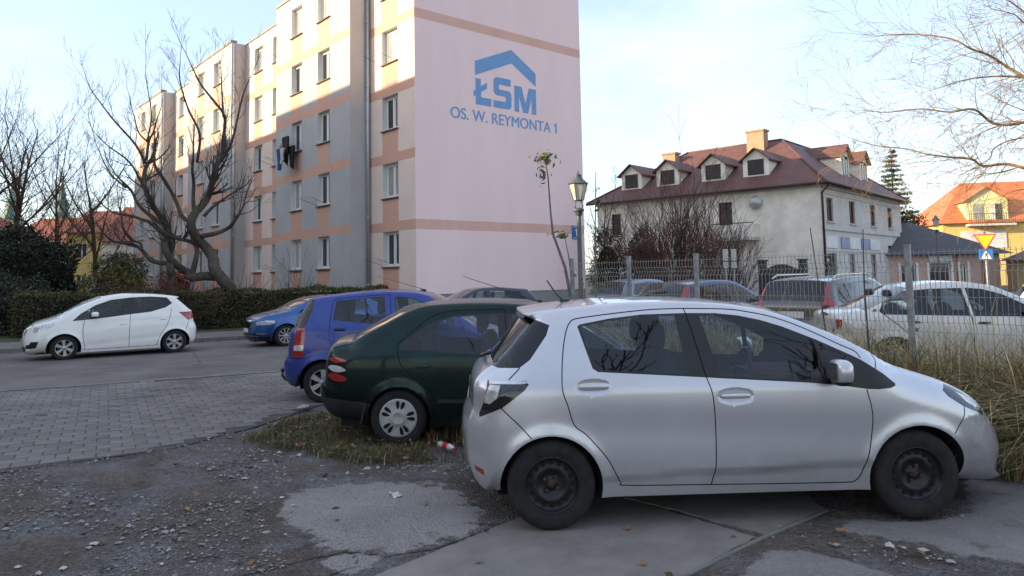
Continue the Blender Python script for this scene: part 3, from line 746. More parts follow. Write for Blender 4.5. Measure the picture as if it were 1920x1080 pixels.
WHITE = dict(paint='paint_white', W=.88, zb=1.03, tum=.26, ax=(-1.3075, 1.3075), arches=[(-1.325, .29, .385), (1.32, .29, .395)], sill=.175, zr=.25, zf=.2,
    wr=.318, tw=.205, rim='six', rimr=.205, inset=.03, waist=(.42, .07, .012), rake=-1.2,
    sil=[('front_bumper', .42, .30, [(1.74, .20), (1.95, .185), (2.12, .22), (2.17, .36), (2.185, .55), (2.14, .74), (2.06, .86)]),
         ('bonnet', .20, .15, [(2.06, .86), (1.93, .97), (1.62, 1.065), (1.36, 1.16)]),
         ('windscreen', .10, .05, [(1.36, 1.16), (.94, 1.40), (.47, 1.585)]),
         ('roof', .10, .06, [(.47, 1.585), (0, 1.655), (-.5, 1.655), (-1.0, 1.615), (-1.40, 1.555), (-1.42, 1.53), (-1.38, 1.50)]),
         ('rear_window', .16, .08, [(-1.38, 1.50), (-1.53, 1.36), (-1.70, 1.20)]),
         ('tailgate', .24, .15, [(-1.70, 1.20), (-1.78, 1.13), (-1.81, .98), (-1.83, .85)]),
         ('rear_bumper', .30, .20, [(-1.83, .85), (-1.90, .70), (-1.90, .52), (-1.87, .33), (-1.80, .235), (-1.74, .235)])],
    panels=[
        dict(name='quarter_window', of='df', mat=GL, poly=[(1.11, 1.012), (.95, 1.168), (.73, 1.312), (.755, 1.045)]),
        dict(name='window', key='fw', of='df', mat=GL, poly=[(.69, 1.335), (.60, 1.382), (.267, 1.497), (-.135, 1.550), (-.115, 1.125), (.50, 1.058), (.715, 1.042)]),
        dict(name='window', key='rw', of='dr', mat=GL, poly=[(-.30, 1.552), (-.70, 1.560), (-.925, 1.545), (-.99, 1.275), (-.70, 1.185), (-.30, 1.145)]),
        dict(name='quarter_window', mat=GL, poly=[(-1.0, 1.535), (-1.10, 1.520), (-1.215, 1.38), (-1.055, 1.285)]),
        dict(name='window_trim', mat='car_black', of='df', poly=[(1.150, .998), (.961, 1.180), (.618, 1.392), (.267, 1.516), (-.205, 1.568), (-.205, 1.118), (.502, 1.042)]),
        dict(name='window_trim', mat='car_black', of='dr', poly=[(-.205, 1.568), (-.708, 1.578), (-1.115, 1.540), (-1.245, 1.38), (-1.079, 1.270), (-.699, 1.162), (-.205, 1.118)]),
        dict(name='headlamp', mat='lamp_clear', poly=[(1.98, .735), (1.985, .86), (1.80, .935), (1.51, .966), (1.617, .855), (1.725, .809), (1.724, .78)]),
        dict(name='tail_lamp', mat='lamp_red', poly=[(-1.408, 1.127), (-1.80, 1.134), (-1.80, .937), (-1.648, .893)]),
        dict(name='fog_recess', mat='car_black', poly=[(2.15, .428), (2.079, .433), (2.038, .506), (1.875, .509), (1.927, .345), (2.14, .326)]),
        dict(name='door', key='df', mat='paint', poly=[(-.20, 1.60), (.28, 1.545), (.64, 1.42), (.98, 1.205), (.87, 1.0), (.90, .81), (.894, .551), (.843, .314), (.80, .25), (-.18, .245), (-.183, .60), (-.196, 1.12)]),
        dict(name='door', key='dr', mat='paint', poly=[(-.20, 1.60), (-.72, 1.605), (-1.13, 1.565), (-1.24, 1.40), (-1.225, 1.242), (-1.173, .971), (-1.072, .72), (-.93, .50), (-.87, .30), (-.82, .255), (-.18, .245), (-.183, .60), (-.196, 1.12)]),
    ],
    gaps=[[(.87, 1.0), (.90, .81), (.894, .551), (.843, .314), (.80, .25), (-.18, .245)], [(-.20, 1.12), (-.183, .60), (-.18, .245)], [(-1.225, 1.242), (-1.173, .971), (-1.072, .72), (-.93, .50), (-.87, .30), (-.82, .255), (-.18, .245)], [(-1.66, .86), (-1.62, .70), (-1.58, .63)], [(1.93, .96), (1.72, 1.02), (1.45, 1.10)]],
    gap=.006, handles=[(-.03, .875, .085, 'df'), (-1.02, .955, .085, 'dr')], mirror=(.64, 1.15, (.09, .09, .07)), seatx=(-.20, -.95), dash=.80, seatz=.60,
    patches=[('grille', [(-.42, .66), (.42, .66), (.46, .80), (.30, .83), (-.30, .83), (-.46, .80)], 1, 'car_black_gloss', .008), ('number_plate', [(-.26, .44), (.26, .44), (.26, .55), (-.26, .55)], 1, 'plate_white', .014), ('lower_grille', [(-.5, .25), (.5, .25), (.55, .37), (-.55, .37)], 1, 'car_black', .008)])

AZURE = dict(paint='paint_azure', W=.907, zb=.95, tum=.38, ax=(-1.345, 1.345), arches=[(-1.345, .31, .375), (1.345, .31, .375)], sill=.18, zr=.25, zf=.2,
    wr=.325, tw=.205, rim='ten', rimr=.218, inset=.03,
    sil=[('front_bumper', .45, .33, [(1.80, .20), (2.0, .18), (2.17, .21), (2.23, .34), (2.24, .52), (2.22, .70), (2.19, .78)]),
         ('bonnet', .20, .16, [(2.19, .78), (2.08, .85), (1.80, .94), (1.45, 1.01), (1.18, 1.06)]),
         ('windscreen', .10, .05, [(1.18, 1.06), (.80, 1.26), (.42, 1.40)]),
         ('roof', .10, .06, [(.42, 1.40), (.1, 1.445), (-.4, 1.455), (-1.0, 1.40), (-1.3, 1.34)]),
         ('rear_window', .12, .06, [(-1.3, 1.34), (-1.6, 1.20), (-1.95, 1.06)]),
         ('tailgate', .24, .17, [(-1.95, 1.06), (-2.25, 1.03), (-2.32, .90), (-2.32, .70)]),
         ('rear_bumper', .30, .20, [(-2.32, .70), (-2.36, .55), (-2.34, .35), (-2.2, .25), (-1.78, .25)])],
    panels=[
        dict(name='window', key='fw', of='df', mat=GL, poly=[(.95, 1.0), (.62, 1.20), (.30, 1.335), (.0, 1.375), (.02, .98), (.6, .975)]),
        dict(name='window', key='rw', of='dr', mat=GL, poly=[(-.08, 1.378), (-.5, 1.375), (-.95, 1.31), (-1.05, 1.02), (-.06, .985)]),
        dict(name='window_trim', mat='car_black', of='df', poly=[(1.0, .98), (.62, 1.215), (.30, 1.35), (-.04, 1.392), (-.02, .965), (.6, .96)]),
        dict(name='window_trim', mat='car_black', of='dr', poly=[(-.04, 1.392), (-.5, 1.390), (-.96, 1.325), (-1.3, 1.10), (-1.1, 1.0), (-.02, .965)]),
        dict(name='headlamp', mat='lamp_clear', poly=[(2.16, .755), (1.90, .790), (1.68, .775), (1.67, .70), (1.82, .665), (2.17, .655)]),
        dict(name='fog_lamp', mat='car_chrome', poly=[(2.16, .42), (1.84, .435), (1.88, .395), (2.16, .37)]),
        dict(name='door', key='df', mat='paint', poly=[(-.04, 1.42), (.32, 1.38), (.65, 1.24), (1.02, .99), (.98, .70), (.90, .27), (-.03, .26), (0, .9)]),
        dict(name='door', key='dr', mat='paint', poly=[(-.04, 1.42), (-.52, 1.42), (-1.0, 1.34), (-1.25, 1.08), (-1.15, .75), (-.95, .5), (-.9, .27), (-.03, .26), (0, .9)]),
    ],
    gaps=[[(1.02, .99), (.98, .70), (.90, .27), (-.03, .26)], [(-.02, .965), (0, .9), (-.03, .26)], [(2.10, .865), (1.75, .90), (1.25, .985)], [(1.72, .66), (1.70, .60), (1.66, .52)]],
    gap=.005, handles=[(.15, .84, .09, 'df')], mirror=(.80, 1.05, (.08, .09, .07)), seatx=(-.2, -1.0), dash=.68, seatz=.48,
    patches=[('grille', [(-.40, .60), (.40, .60), (.50, .755), (-.50, .755)], 1, 'car_black_gloss', .010), ('grille_frame', [(-.44, .575), (.44, .575), (.55, .775), (-.55, .775)], 1, 'car_chrome', .006),
             ('lower_grille', [(-.70, .245), (.70, .245), (.74, .40), (-.74, .40)], 1, 'car_black', .006), ('chrome_strip', [(-.7, .335), (.7, .335), (.7, .35), (-.7, .35)], 1, 'car_chrome', .012), ('number_plate', [(-.26, .44), (.26, .44), (.26, .55), (-.26, .55)], 1, 'plate_white', .016)])

def simple_car(paint, L, WB, Hh, W, kind, rim='seven', tail=None, glass=GL):
    """plainer cars that stand behind the fence: 'hatch', 'wagon', 'sedan'"""
    f = L / 2 + .02; r = -L / 2 + .02; k = Hh / 1.45; a = WB / 2
    if kind == 'hatch':
        top = [('roof', .10, .06, [(.28, 1.38 * k), (.05, 1.43 * k), (-.4, 1.45 * k), (-.9, 1.42 * k), (r + .48, 1.37 * k)]), ('rear_window', .14, .08, [(r + .48, 1.37 * k), (r + .28, 1.18 * k), (r + .14, .98 * k)]), ('tailgate', .22, .15, [(r + .14, .98 * k), (r + .05, .90 * k), (r + .04, .66)])]
        we = r + .62
    elif kind == 'wagon':
        top = [('roof', .10, .06, [(.30, 1.38 * k), (.05, 1.43 * k), (-.5, 1.45 * k), (-1.3, 1.42 * k), (r + .36, 1.37 * k)]), ('rear_window', .13, .07, [(r + .36, 1.37 * k), (r + .22, 1.18 * k), (r + .12, 1.0 * k)]), ('tailgate', .20, .13, [(r + .12, 1.0 * k), (r + .05, .90 * k), (r + .04, .66)])]
        we = r + .42
    else:
        top = [('roof', .10, .06, [(.28, 1.37 * k), (.05, 1.425 * k), (-.35, 1.45 * k), (-.70, 1.425 * k), (-.92, 1.37 * k)]), ('rear_window', .10, .06, [(-.92, 1.37 * k), (-1.22, 1.20 * k), (-1.55, 1.03 * k)]), ('tailgate', .22, .16, [(-1.55, 1.03 * k), (r + .14, 1.0 * k), (r + .05, .92 * k), (r + .04, .66)])]
        we = -1.36
    sil = [('front_bumper', .38, .27, [(a + .42, .22), (f - .15, .20), (f - .02, .28), (f, .45), (f - .04, .62)]), ('bonnet', .16, .13, [(f - .04, .62), (f - .14, .72), (f - .5, .86 * k), (1.02, .97 * k)]), ('windscreen', .09, .05, [(1.02, .97 * k), (.65, 1.19 * k), (.28, 1.38 * k)])] + top + \
          [('rear_bumper', .28, .2, [(r + .04, .66), (r, .58), (r, .42), (r + .08, .28), (-a - .40, .25)])]
    zt = 1.345 * k; bz = .96 * k
    glr = [(-.22, zt), (-.62, zt - .005), (we + .16, zt - .045), (we, bz + .08), (we + .05, bz + .03), (-.18, bz)]
    glf = [(-.12, zt), (.10, zt - .02), (.34, zt - .09), (.80, bz + .03), (.78, bz - .02), (-.09, bz - .005)]
    off = lambda pl, d: [((px - sum(q[0] for q in pl) / len(pl)) * (1 + d) + sum(q[0] for q in pl) / len(pl), (pz - sum(q[1] for q in pl) / len(pl)) * (1 + d * 1.6) + sum(q[1] for q in pl) / len(pl)) for px, pz in pl]
    tl = tail or [(r + .02, .92 * k), (r + .34, .90 * k), (r + .30, .70), (r + .02, .70)]
    return dict(paint=paint, W=W, zb=.95 * k, tum=.36, ax=(-a, a), arches=[(-a, .28, .345), (a, .28, .345)], sill=.2, zr=.26, zf=.22, wr=.30, tw=.185, rim=rim, rimr=.195, sil=sil,
        panels=[dict(name='tail_lamp', mat='lamp_red', poly=tl), dict(name='headlamp', mat='lamp_clear', poly=[(f - .12, .72), (f - .40, .80), (f - .42, .70), (f - .10, .62)]),
                dict(name='window', key='rw', of='dr', mat=glass, poly=glr), dict(name='window', key='fw', of='df', mat=glass, poly=glf),
                dict(name='window_trim', mat='car_black', of='dr', poly=off(glr, .05)), dict(name='window_trim', mat='car_black', of='df', poly=off(glf, .05)),
                dict(name='door', key='dr', mat='paint', poly=[(-.17, 1.39 * k), (-.65, 1.385 * k), (we + .12, 1.33 * k), (we - .02, 1.02 * k), (-a + .15, .72), (-a + .38, .45), (-a + .42, .26), (-.14, .25), (-.13, .95 * k)]),
                dict(name='door', key='df', mat='paint', poly=[(-.17, 1.39 * k), (.12, 1.365 * k), (.37, 1.30 * k), (.86, .98 * k), (.90, .75), (.84, .26), (-.14, .25), (-.13, .95 * k)])],
        gaps=[[(we - .02, 1.02 * k), (-a + .15, .72), (-a + .38, .45), (-a + .42, .26), (-.14, .25)], [(-.14, .95 * k), (-.13, .6), (-.14, .25)], [(.86, .98 * k), (.90, .75), (.84, .26), (-.14, .25)]], gap=.006,
        handles=[(we + .43 if kind == 'sedan' else we + .28, .86 * k, .085, 'dr'), (.02, .84 * k, .085, 'df')], handlemat='car_black', mirror=(.62, 1.0 * k, (.06, .09, .065)), seatx=(-.28, -1.0), dash=.55, seatz=.48 * k,
        mirrormat='car_black' if kind == 'sedan' else paint)

# ------------------------------------------------------------------ ground
def ground_mat():
    m = bpy.data.materials.new('gravel_soil'); m.use_nodes = True
    n = m.node_tree.nodes; l = m.node_tree.links; b = n['Principled BSDF']; b.inputs['Roughness'].default_value = .95; b.inputs['Specular IOR Level'].default_value = .25
    t = n.new('ShaderNodeTexCoord')
    def noise(s, d=8, r=.65):
        q = n.new('ShaderNodeTexNoise'); q.inputs['Scale'].default_value = s; q.inputs['Detail'].default_value = d; q.inputs['Roughness'].default_value = r
        l.new(t.outputs['Object'], q.inputs['Vector']); return q.outputs['Fac']
    def ramp(src, a, b_, ca, cb):
        q = n.new('ShaderNodeValToRGB'); q.color_ramp.elements[0].position = a; q.color_ramp.elements[1].position = b_
        q.color_ramp.elements[0].color = (*ca, 1); q.color_ramp.elements[1].color = (*cb, 1); l.new(src, q.inputs['Fac']); return q.outputs['Color']
    def mul(a, b_):
        q = n.new('ShaderNodeMixRGB'); q.blend_type = 'MULTIPLY'; q.inputs['Fac'].default_value = 1; l.new(a, q.inputs['Color1']); l.new(b_, q.inputs['Color2']); return q.outputs['Color']
    def mix(f, a, b_):
        q = n.new('ShaderNodeMixRGB'); l.new(f, q.inputs['Fac']); l.new(a, q.inputs['Color1']); l.new(b_, q.inputs['Color2']); return q.outputs['Color']
    def mth(op, a, b_=None, v=None, cl=False):
        q = n.new('ShaderNodeMath'); q.operation = op; q.use_clamp = cl
        l.new(a, q.inputs[0])
        if b_ is not None: l.new(b_, q.inputs[1])
        elif v is not None: q.inputs[1].default_value = v
        return q.outputs[0]
    big = ramp(noise(.9), .36, .64, (.112, .090, .074), (.182, .155, .133))
    fine = ramp(noise(30, 6), .35, .68, (.55, .53, .5), (1.35, 1.35, 1.38))
    soil = mul(big, fine)
    vo = n.new('ShaderNodeTexVoronoi'); vo.inputs['Scale'].default_value = 62; l.new(t.outputs['Object'], vo.inputs['Vector'])
    hs = n.new('ShaderNodeHueSaturation'); hs.inputs['Saturation'].default_value = .10; hs.inputs['Value'].default_value = .28; l.new(vo.outputs['Color'], hs.inputs['Color'])
    gm = ramp(noise(1.7), .47, .62, (0, 0, 0), (.62, .62, .62))
    grav = mix(gm, soil, hs.outputs['Color'])
    at = n.new('ShaderNodeAttribute'); at.attribute_name = 'worn'
    spx = n.new('ShaderNodeSeparateColor'); l.new(at.outputs['Color'], spx.inputs['Color'])
    wob = mth('MULTIPLY_ADD', noise(7, 9, .7)); wob.node.inputs[1].default_value = 1.7; wob.node.inputs[2].default_value = -.85
    def mask(ch):
        e = mth('ADD', spx.outputs[ch], wob); return ramp(e, .42, .56, (0, 0, 0), (1, 1, 1))
    tar = mul(ramp(noise(1.3), .35, .65, (.212, .195, .178), (.280, .258, .238)), ramp(noise(75, 4, .8), .36, .64, (.55, .55, .55), (1.45, 1.45, 1.45)))
    con = mul(ramp(noise(2.0), .35, .65, (.190, .175, .160), (.255, .238, .222)), ramp(noise(40, 6, .7), .3, .7, (.78, .78, .78), (1.15, 1.15, 1.15)))
    c1 = mix(mask(0), grav, tar); c2 = mix(mask(1), c1, con)
    crk = ramp(spx.outputs[2], .45, .75, (1, 1, 1), (.28, .26, .24)); c3 = mul(c2, crk)
    wet = ramp(noise(2.6, 6, .6), .60, .68, (1, 1, 1), (.62, .60, .58)); c4 = mul(c3, wet)
    l.new(c4, b.inputs['Base Color'])
    hh = mth('MULTIPLY_ADD', noise(38, 9, .7), vo.outputs['Distance']); q = hh.node; q.inputs[1].default_value = 1.0; l.new(vo.outputs['Distance'], q.inputs[2])
    bp = n.new('ShaderNodeBump'); bp.inputs['Distance'].default_value = .022; l.new(hh, bp.inputs['Height'])
    inv = mth('MAXIMUM', mask(0), mask(1)); st = n.new('ShaderNodeMapRange'); st.inputs['To Min'].default_value = .8; st.inputs['To Max'].default_value = .28; l.new(inv, st.inputs['Value']); l.new(st.outputs['Result'], bp.inputs['Strength'])
    l.new(bp.outputs['Normal'], b.inputs['Normal'])
    MATS['gravel_soil'] = m
ground_mat()
M('asphalt', (.148, .140, .137), .9, var=.28, scale=.7, bump=.35, bscale=45, spec=.3)
M('asphalt_patch', (.145, .145, .150), .92, var=.25, scale=30, bump=.5, bscale=60, spec=.3)
M('concrete', (.215, .203, .196), .9, var=.22, scale=2.2, bump=.3, bscale=50, spec=.3)
M('concrete_old', (.205, .20, .195), .92, var=.3, scale=5, bump=.4, bscale=40, spec=.3)
M('paver', (.168, .160, .158), .88, island=.16, var=.28, scale=.8, bump=.35, bscale=60, spec=.3)
M('paver_joint', (.062, .057, .054), .95, var=.4, scale=8)
M('kerb', (.17, .17, .165), .9, var=.2, scale=6, bump=.3)
M('pavement', (.14, .138, .138), .92, var=.25, scale=2.5, bump=.3)
M('lawn', (.055, .060, .028), .95, var=.5, scale=1.1, bump=.6, bscale=30)
M('stone', (.19, .185, .18), .85, var=.3, scale=12, island=.75, bump=.3)
M('stone_pale', (.46, .45, .44), .85, var=.2, scale=12, island=.3, bump=.3)

def sheet(name, pts, z, mt, kind='structure', parent=None, thick=0):
    m = MB()
    if thick: m.prism([(a, b, z - thick) for a, b in pts], (0, 0, thick))
    else: m.poly([(a, b, z) for a, b in pts])
    o = m.build(name, [mt], parent)
    if parent is None: o['kind'] = kind
    return o
def rough_edge(pts, step=.06, amp=.03, seed=1):
    rr = random.Random(seed); P = resample(list(pts) + [pts[0]], step)[:-1]
    k = [rr.uniform(-1, 1) for _ in P]; k = [(k[i - 1] + k[i] + k[(i + 1) % len(k)]) / 2 for i in range(len(k))]
    out = []
    for i, (x, y) in enumerate(P):
        a = np.array(P[i - 1]); b = np.array(P[(i + 1) % len(P)]); t = b - a; t = t / (np.linalg.norm(t) + 1e-9)
        out.append((x - t[1] * amp * k[i], y + t[0] * amp * k[i]))
    return out

# gently uneven base sheet near the camera, flat beyond
def seg_dist(X, Y, line):
    d = np.full(X.shape, 9.)
    for (x0, y0), (x1, y1) in zip(line[:-1], line[1:]):
        L2 = (x1 - x0) ** 2 + (y1 - y0) ** 2; t = np.clip(((X - x0) * (x1 - x0) + (Y - y0) * (y1 - y0)) / L2, 0, 1)
        d = np.minimum(d, np.hypot(X - x0 - t * (x1 - x0), Y - y0 - t * (y1 - y0)))
    return d
PATCH = [(-1.85, 5.94), (-1.87, 6.29), (-1.7, 6.48), (-1.25, 6.54), (-.78, 6.46), (-.53, 6.28), (-.33, 5.85), (-.27, 5.47), (-.36, 5.26), (-.61, 5.02), (-.89, 4.94), (-1.22, 5.0), (-1.49, 5.32), (-1.69, 5.55)]
PATCH2 = [(-1.30, 4.80), (-1.16, 4.93), (-.97, 4.93), (-.90, 4.86), (-.94, 4.70), (-1.05, 4.62)]
CON3 = [(1.60, 4.80), (1.80, 4.83), (2.0, 4.68), (2.25, 4.35), (1.95, 3.6), (.8, 3.6), (1.37, 4.55)]
CON4 = [(2.31, 5.36), (2.45, 5.43), (2.98, 5.38), (3.33, 5.50), (3.75, 6.3), (4.15, 6.1), (3.94, 5.2), (3.05, 4.57), (2.78, 4.71), (2.59, 4.98), (2.24, 5.17)]
SLABS = [[(-1.75, 3.55), (-.90, 4.52), (-.14, 5.38), (.30, 5.95), (.77, 6.05), (1.13, 5.66), (1.60, 5.08), (.97, 4.46), (.05, 3.55)], [(1.17, 5.70), (.80, 6.05), (.6, 7.2), (2.3, 7.3), (2.30, 5.62), (1.67, 5.11)]]
def base_ground():
    xs = np.concatenate([[-900, -300, -80, -30, -14], np.arange(-8, -4, .12), np.arange(-4, 4.6, .035), np.arange(4.6, 9, .15), [14, 30, 80, 300, 900]]); ys = np.concatenate([[-300, -60, -10], np.arange(2, 3.6, .12), np.arange(3.6, 7.6, .035), np.arange(7.6, 13.01, .12), [40, 120, 400, 1500]])
    gx, gy = np.meshgrid(xs, ys)
    def bumpf(x, y):
        return .010 * np.sin(1.7 * x + .6 * y) * np.sin(1.1 * y - .4 * x) + .006 * np.sin(4.1 * x - 2.2 * y) + .004 * np.sin(7.3 * y + 3.3 * x)
    near = np.clip(np.minimum(np.minimum(gx + 8, 9 - gx), np.minimum(gy - 2, 13 - gy)) / 2, 0, 1)
    gz = bumpf(gx, gy) * near - .006 * near
    fx, fy = gx.ravel(), gy.ravel()
    def sm(poly, soft):
        ins = pip(fx, fy, poly); d = seg_dist(fx, fy, list(poly) + [poly[0]]); return np.clip(.5 + np.where(ins, d, -d) / soft, 0, 1)
    a = np.maximum(sm(PATCH, .55), sm(PATCH2, .12)); c = np.maximum(sm(CON3, .16), sm(CON4, .22))
    crack = np.clip(1 - seg_dist(fx, fy, [(-1.75, 4.55), (-1.35, 4.86), (-1.1, 4.97), (-.85, 4.90), (-.55, 5.02), (-.3, 5.28)]) / .035, 0, 1)
    crack = np.maximum(crack, np.clip(1 - seg_dist(fx, fy, [(-1.1, 4.97), (-1.0, 4.75), (-1.2, 4.6)]) / .03, 0, 1))
    n = len(xs); F = np.array([(j * n + i, j * n + i + 1, (j + 1) * n + i + 1, (j + 1) * n + i) for j in range(len(ys) - 1) for i in range(n - 1)])
    sl = np.maximum(sm(SLABS[0], .3), sm(SLABS[1], .3)); zz0 = gz.ravel() + .010 * a + .010 * c - .01 * crack; zz0 = zz0 * (1 - sl) + sl * np.minimum(zz0, -.012)
    V = np.stack([fx, fy, zz0], 1)
    me = np_mesh('ground', V, F, ['gravel_soil'], None, True)
    at = me.attributes.new('worn', 'FLOAT_COLOR', 'POINT'); at.data.foreach_set('color', np.stack([a, c, crack, np.ones_like(a)], 1).astype(np.float32).ravel())
    o = link('ground', me); o['kind'] = 'structure'
base_ground()
RD = np.array([math.cos(R_(30.5)), math.sin(R_(30.5))]); RN = np.array([-RD[1], RD[0]])     # along the street, across it
LB = np.array([math.cos(R_(25.5)), math.sin(R_(25.5))])
lineB = [tuple(np.array([-4.41, 14.45]) + LB * t) for t in (-60, -14, -5, 0, 8, 25)]
kerb0 = np.array([-8.3, 22.3])
kl = [tuple(kerb0 + RD * t) for t in (25, -60)]
sheet('road', lineB + kl, .010, 'asphalt')
M('tar', (.035, .034, .035), .7, var=.3, scale=4)
def tar_seam(p, d, L, w, seed):
    r = random.Random(seed); p = np.array(p); n = np.array([-d[1], d[0]]); top = []; bot = []
    for t in np.arange(0, L, .35):
        o = .12 * math.sin(t * 1.1 + seed) + r.uniform(-.03, .03); ww = w * r.uniform(.5, 1.3)
        q = p + d * t + n * o; top.append((*(q + n * ww), .0135)); bot.append((*(q - n * ww), .0135))
    m = MB(); k = len(top); m.add(top + bot, [(k + i, k + i + 1, i + 1, i) for i in range(k - 1)]); o = m.build('tar_seam', ['tar']); o['kind'] = 'structure'
tar_seam((-11.0, 14.2), RD, 12, .018, 1); tar_seam((-12.0, 16.6), RD, 7, .014, 2); tar_seam((-8.2, 15.0), np.array([.95, .31]), 5, .012, 3); tar_seam((-6.8, 15.6), np.array([-.35, .94]), 3.2, .012, 4)
# far pavement with its kerb
kb = MB()
for t in np.arange(-40, 20, 1.0):
    p = kerb0 + RD * t; q = p + RD * .985
    kb.prism([(*p, 0), (*q, 0), (*(q + RN * .14), 0), (*(p + RN * .14), 0)], (0, 0, .125 + rng.uniform(-.004, .004)))
o = kb.build('kerb', ['kerb']); o['kind'] = 'structure'
sheet('pavement', [tuple(kerb0 + RD * 25 + RN * .14), tuple(kerb0 + RD * -60 + RN * .14), tuple(kerb0 + RD * -60 + RN * 2.6), tuple(kerb0 + RD * 25 + RN * 2.6)][::-1], .118, 'pavement')
sheet('lawn', [tuple(kerb0 + RD * 40 + RN * 2.6), tuple(kerb0 + RD * -60 + RN * 2.6), tuple(kerb0 + RD * -60 + RN * 60), tuple(kerb0 + RD * 40 + RN * 60)][::-1], .08, 'lawn')

m = MB()
for t in np.arange(-14, 9.4, 1.0):
    p = np.array([-4.41, 14.45]) + LB * t; q = p + LB * .985; nn_ = np.array([-LB[1], LB[0]]) * .16; m.prism([(*p, -.03), (*q, -.03), (*(q + nn_), -.03), (*(p + nn_), -.03)], (0, 0, .046 + rng.uniform(0, .003)))
o = m.build('edge_strip', ['kerb']); o['kind'] = 'structure'
# paved lay-by: concrete blocks in running bond
near_edge = [(-16, -.9), (-7.2, 5.50), (-4.85, 7.19), (-3.66, 8.05), (-3.18, 9.13), (-2.77, 10.57), (-1.6, 12.6), (.6, 14.8), (4.2, 18.4)]
pv_poly = near_edge + [tuple(np.array([-4.41, 14.45]) + LB * t) for t in (9.5, 0, -14)]
pav = sheet('block_paving', pv_poly, .002, 'paver_joint')
PD = np.array([math.cos(R_(29)), math.sin(R_(29))]); PN = np.array([-PD[1], PD[0]])
pl, pw, ph = .245, .205, .013
cells = []
for j in range(-40, 60):
    for i in range(-90, 60):
        c = np.array([-4.2, 9.0]) + PD * (i + (.5 if j % 2 else 0)) * pl + PN * j * pw
        cells.append(c)
cells = np.array(cells)
def cin(c, dx, dy): return pip(c[:, 0] + PD[0] * dx + PN[0] * dy, c[:, 1] + PD[1] * dx + PN[1] * dy, pv_poly)
ok = cin(cells, 0, 0) & cin(cells, .11, .09) & cin(cells, -.11, .09) & cin(cells, .11, -.09) & cin(cells, -.11, -.09)
cells = cells[ok]
vis = (cells[:, 1] > 4) & (cells[:, 1] < 15) & (cells[:, 0] / cells[:, 1] > -.74) & (cells[:, 0] < -1.2)
cells = cells[vis]
order = np.argsort(np.hypot(cells[:, 0], cells[:, 1]))
def paver_mesh(name, cs, seed):
    rr = np.random.default_rng(seed); V = []; F = []
    hx, hy, ch = pl / 2 - .004, pw / 2 - .004, .007
    for c in cs:
        dz = rr.normal(0, .0022); tx, ty = rr.normal(0, .008, 2); o = len(V)
        for (sx, sy, zz, ins) in [(a, b, zl, ii) for zl, ii in ((-.03, 0), (ph - .006, 0), (ph, ch)) for a, b in ((-1, -1), (1, -1), (1, 1), (-1, 1))]:
            px, py = sx * (hx - ins), sy * (hy - ins)
            V.append((c[0] + PD[0] * px + PN[0] * py, c[1] + PD[1] * px + PN[1] * py, zz + dz + px * tx + py * ty))
        for a in (0, 4):
            for k in range(4): F.append((o + a + k, o + a + (k + 1) % 4, o + a + 4 + (k + 1) % 4, o + a + 4 + k))
        F.append((o + 8, o + 9, o + 10, o + 11))
    return np_mesh(name, V, F, ['paver'])
pm = [paver_mesh('paver', [(0, 0)], s) for s in range(9)]
for k in order[:300]:
    o = link('paver', pm[rng.randrange(9)], pav, (cells[k][0], cells[k][1], 0))
o = link('paver_field', paver_mesh('paver_field', cells[order[300:]], 5), pav); o['kind'] = 'stuff'

# worn concrete slabs under the silver car
for i, pts in enumerate(SLABS):
    sheet('concrete_slab', rough_edge(pts, .04, .014, i), .002 + .003 * i, 'concrete', thick=.05)
m = MB(); m.tube([(2.30, 5.60, .0), (1.65, 5.07, .002), (.93, 4.42, .002), (.0, 3.5, .002)], [.012, .016, .016, .016], 6); o = m.build('joint_strip', ['kerb']); o['kind'] = 'structure'
# raised car park beyond the fence
FA = np.array([4.3, 8.0]); FD = np.array([-.66, .75]) / np.hypot(.66, .75); FN = np.array([FD[1], -FD[0]])
sheet('car_park', [tuple(FA + FD * t + FN * w) for t, w in ((-12, 1.1), (14, 1.1), (30, 8), (46, 46), (-10, 46))], .20, 'asphalt', thick=.25)

# ------------------------------------------------------------------ apartment block
M('plaster_cream', (.76, .63, .58), .9, var=.05, scale=.9, bump=.10, bscale=70)
M('plaster_grey', (.44, .44, .46), .9, var=.06, scale=.9, bump=.10, bscale=70)
M('plaster_salmon', (.62, .375, .295), .9, var=.05, scale=.9, bump=.10, bscale=70)
M('plaster_gable', (.87, .675, .700), .92, stretch=(1, 1, .22), var=.035, scale=.9, bump=.10, bscale=70)
M('plaster_gable_band', (.70, .44, .38), .92, stretch=(1, 1, .3), var=.06, scale=.9, bump=.10, bscale=70)
M('plinth', (.255, .265, .275), .92, var=.12, scale=2, bump=.2)
M('reveal_white', (.66, .68, .70), .85, var=.04, scale=3)
M('upvc', (.72, .73, .74), .35)
M('sill_metal', (.12, .095, .085), .5, metal=.3)
M('zinc', (.40, .44, .49), .42, metal=.55, var=.12, scale=4)
M('flashing', (.20, .19, .19), .5, metal=.5)
M('sign_blue', (.17, .33, .62), .7, var=.06, scale=3)
M('plate_blue', (.025, .12, .34), .4)
M('white_paint', (.78, .78, .78), .6)
M('pane_dark', (.020, .024, .030), .04, spec=.8, var=.5, scale=.8)
M('pane_blind', (.30, .31, .31), .06, spec=.6, coat=1., var=.25, scale=1.2)
M('pane_curtain', (.42, .42, .41), .10, spec=.5, coat=1., var=.4, scale=9, stretch=(1, 1, .08))
M('steel_dark', (.07, .075, .08), .5, metal=.6)

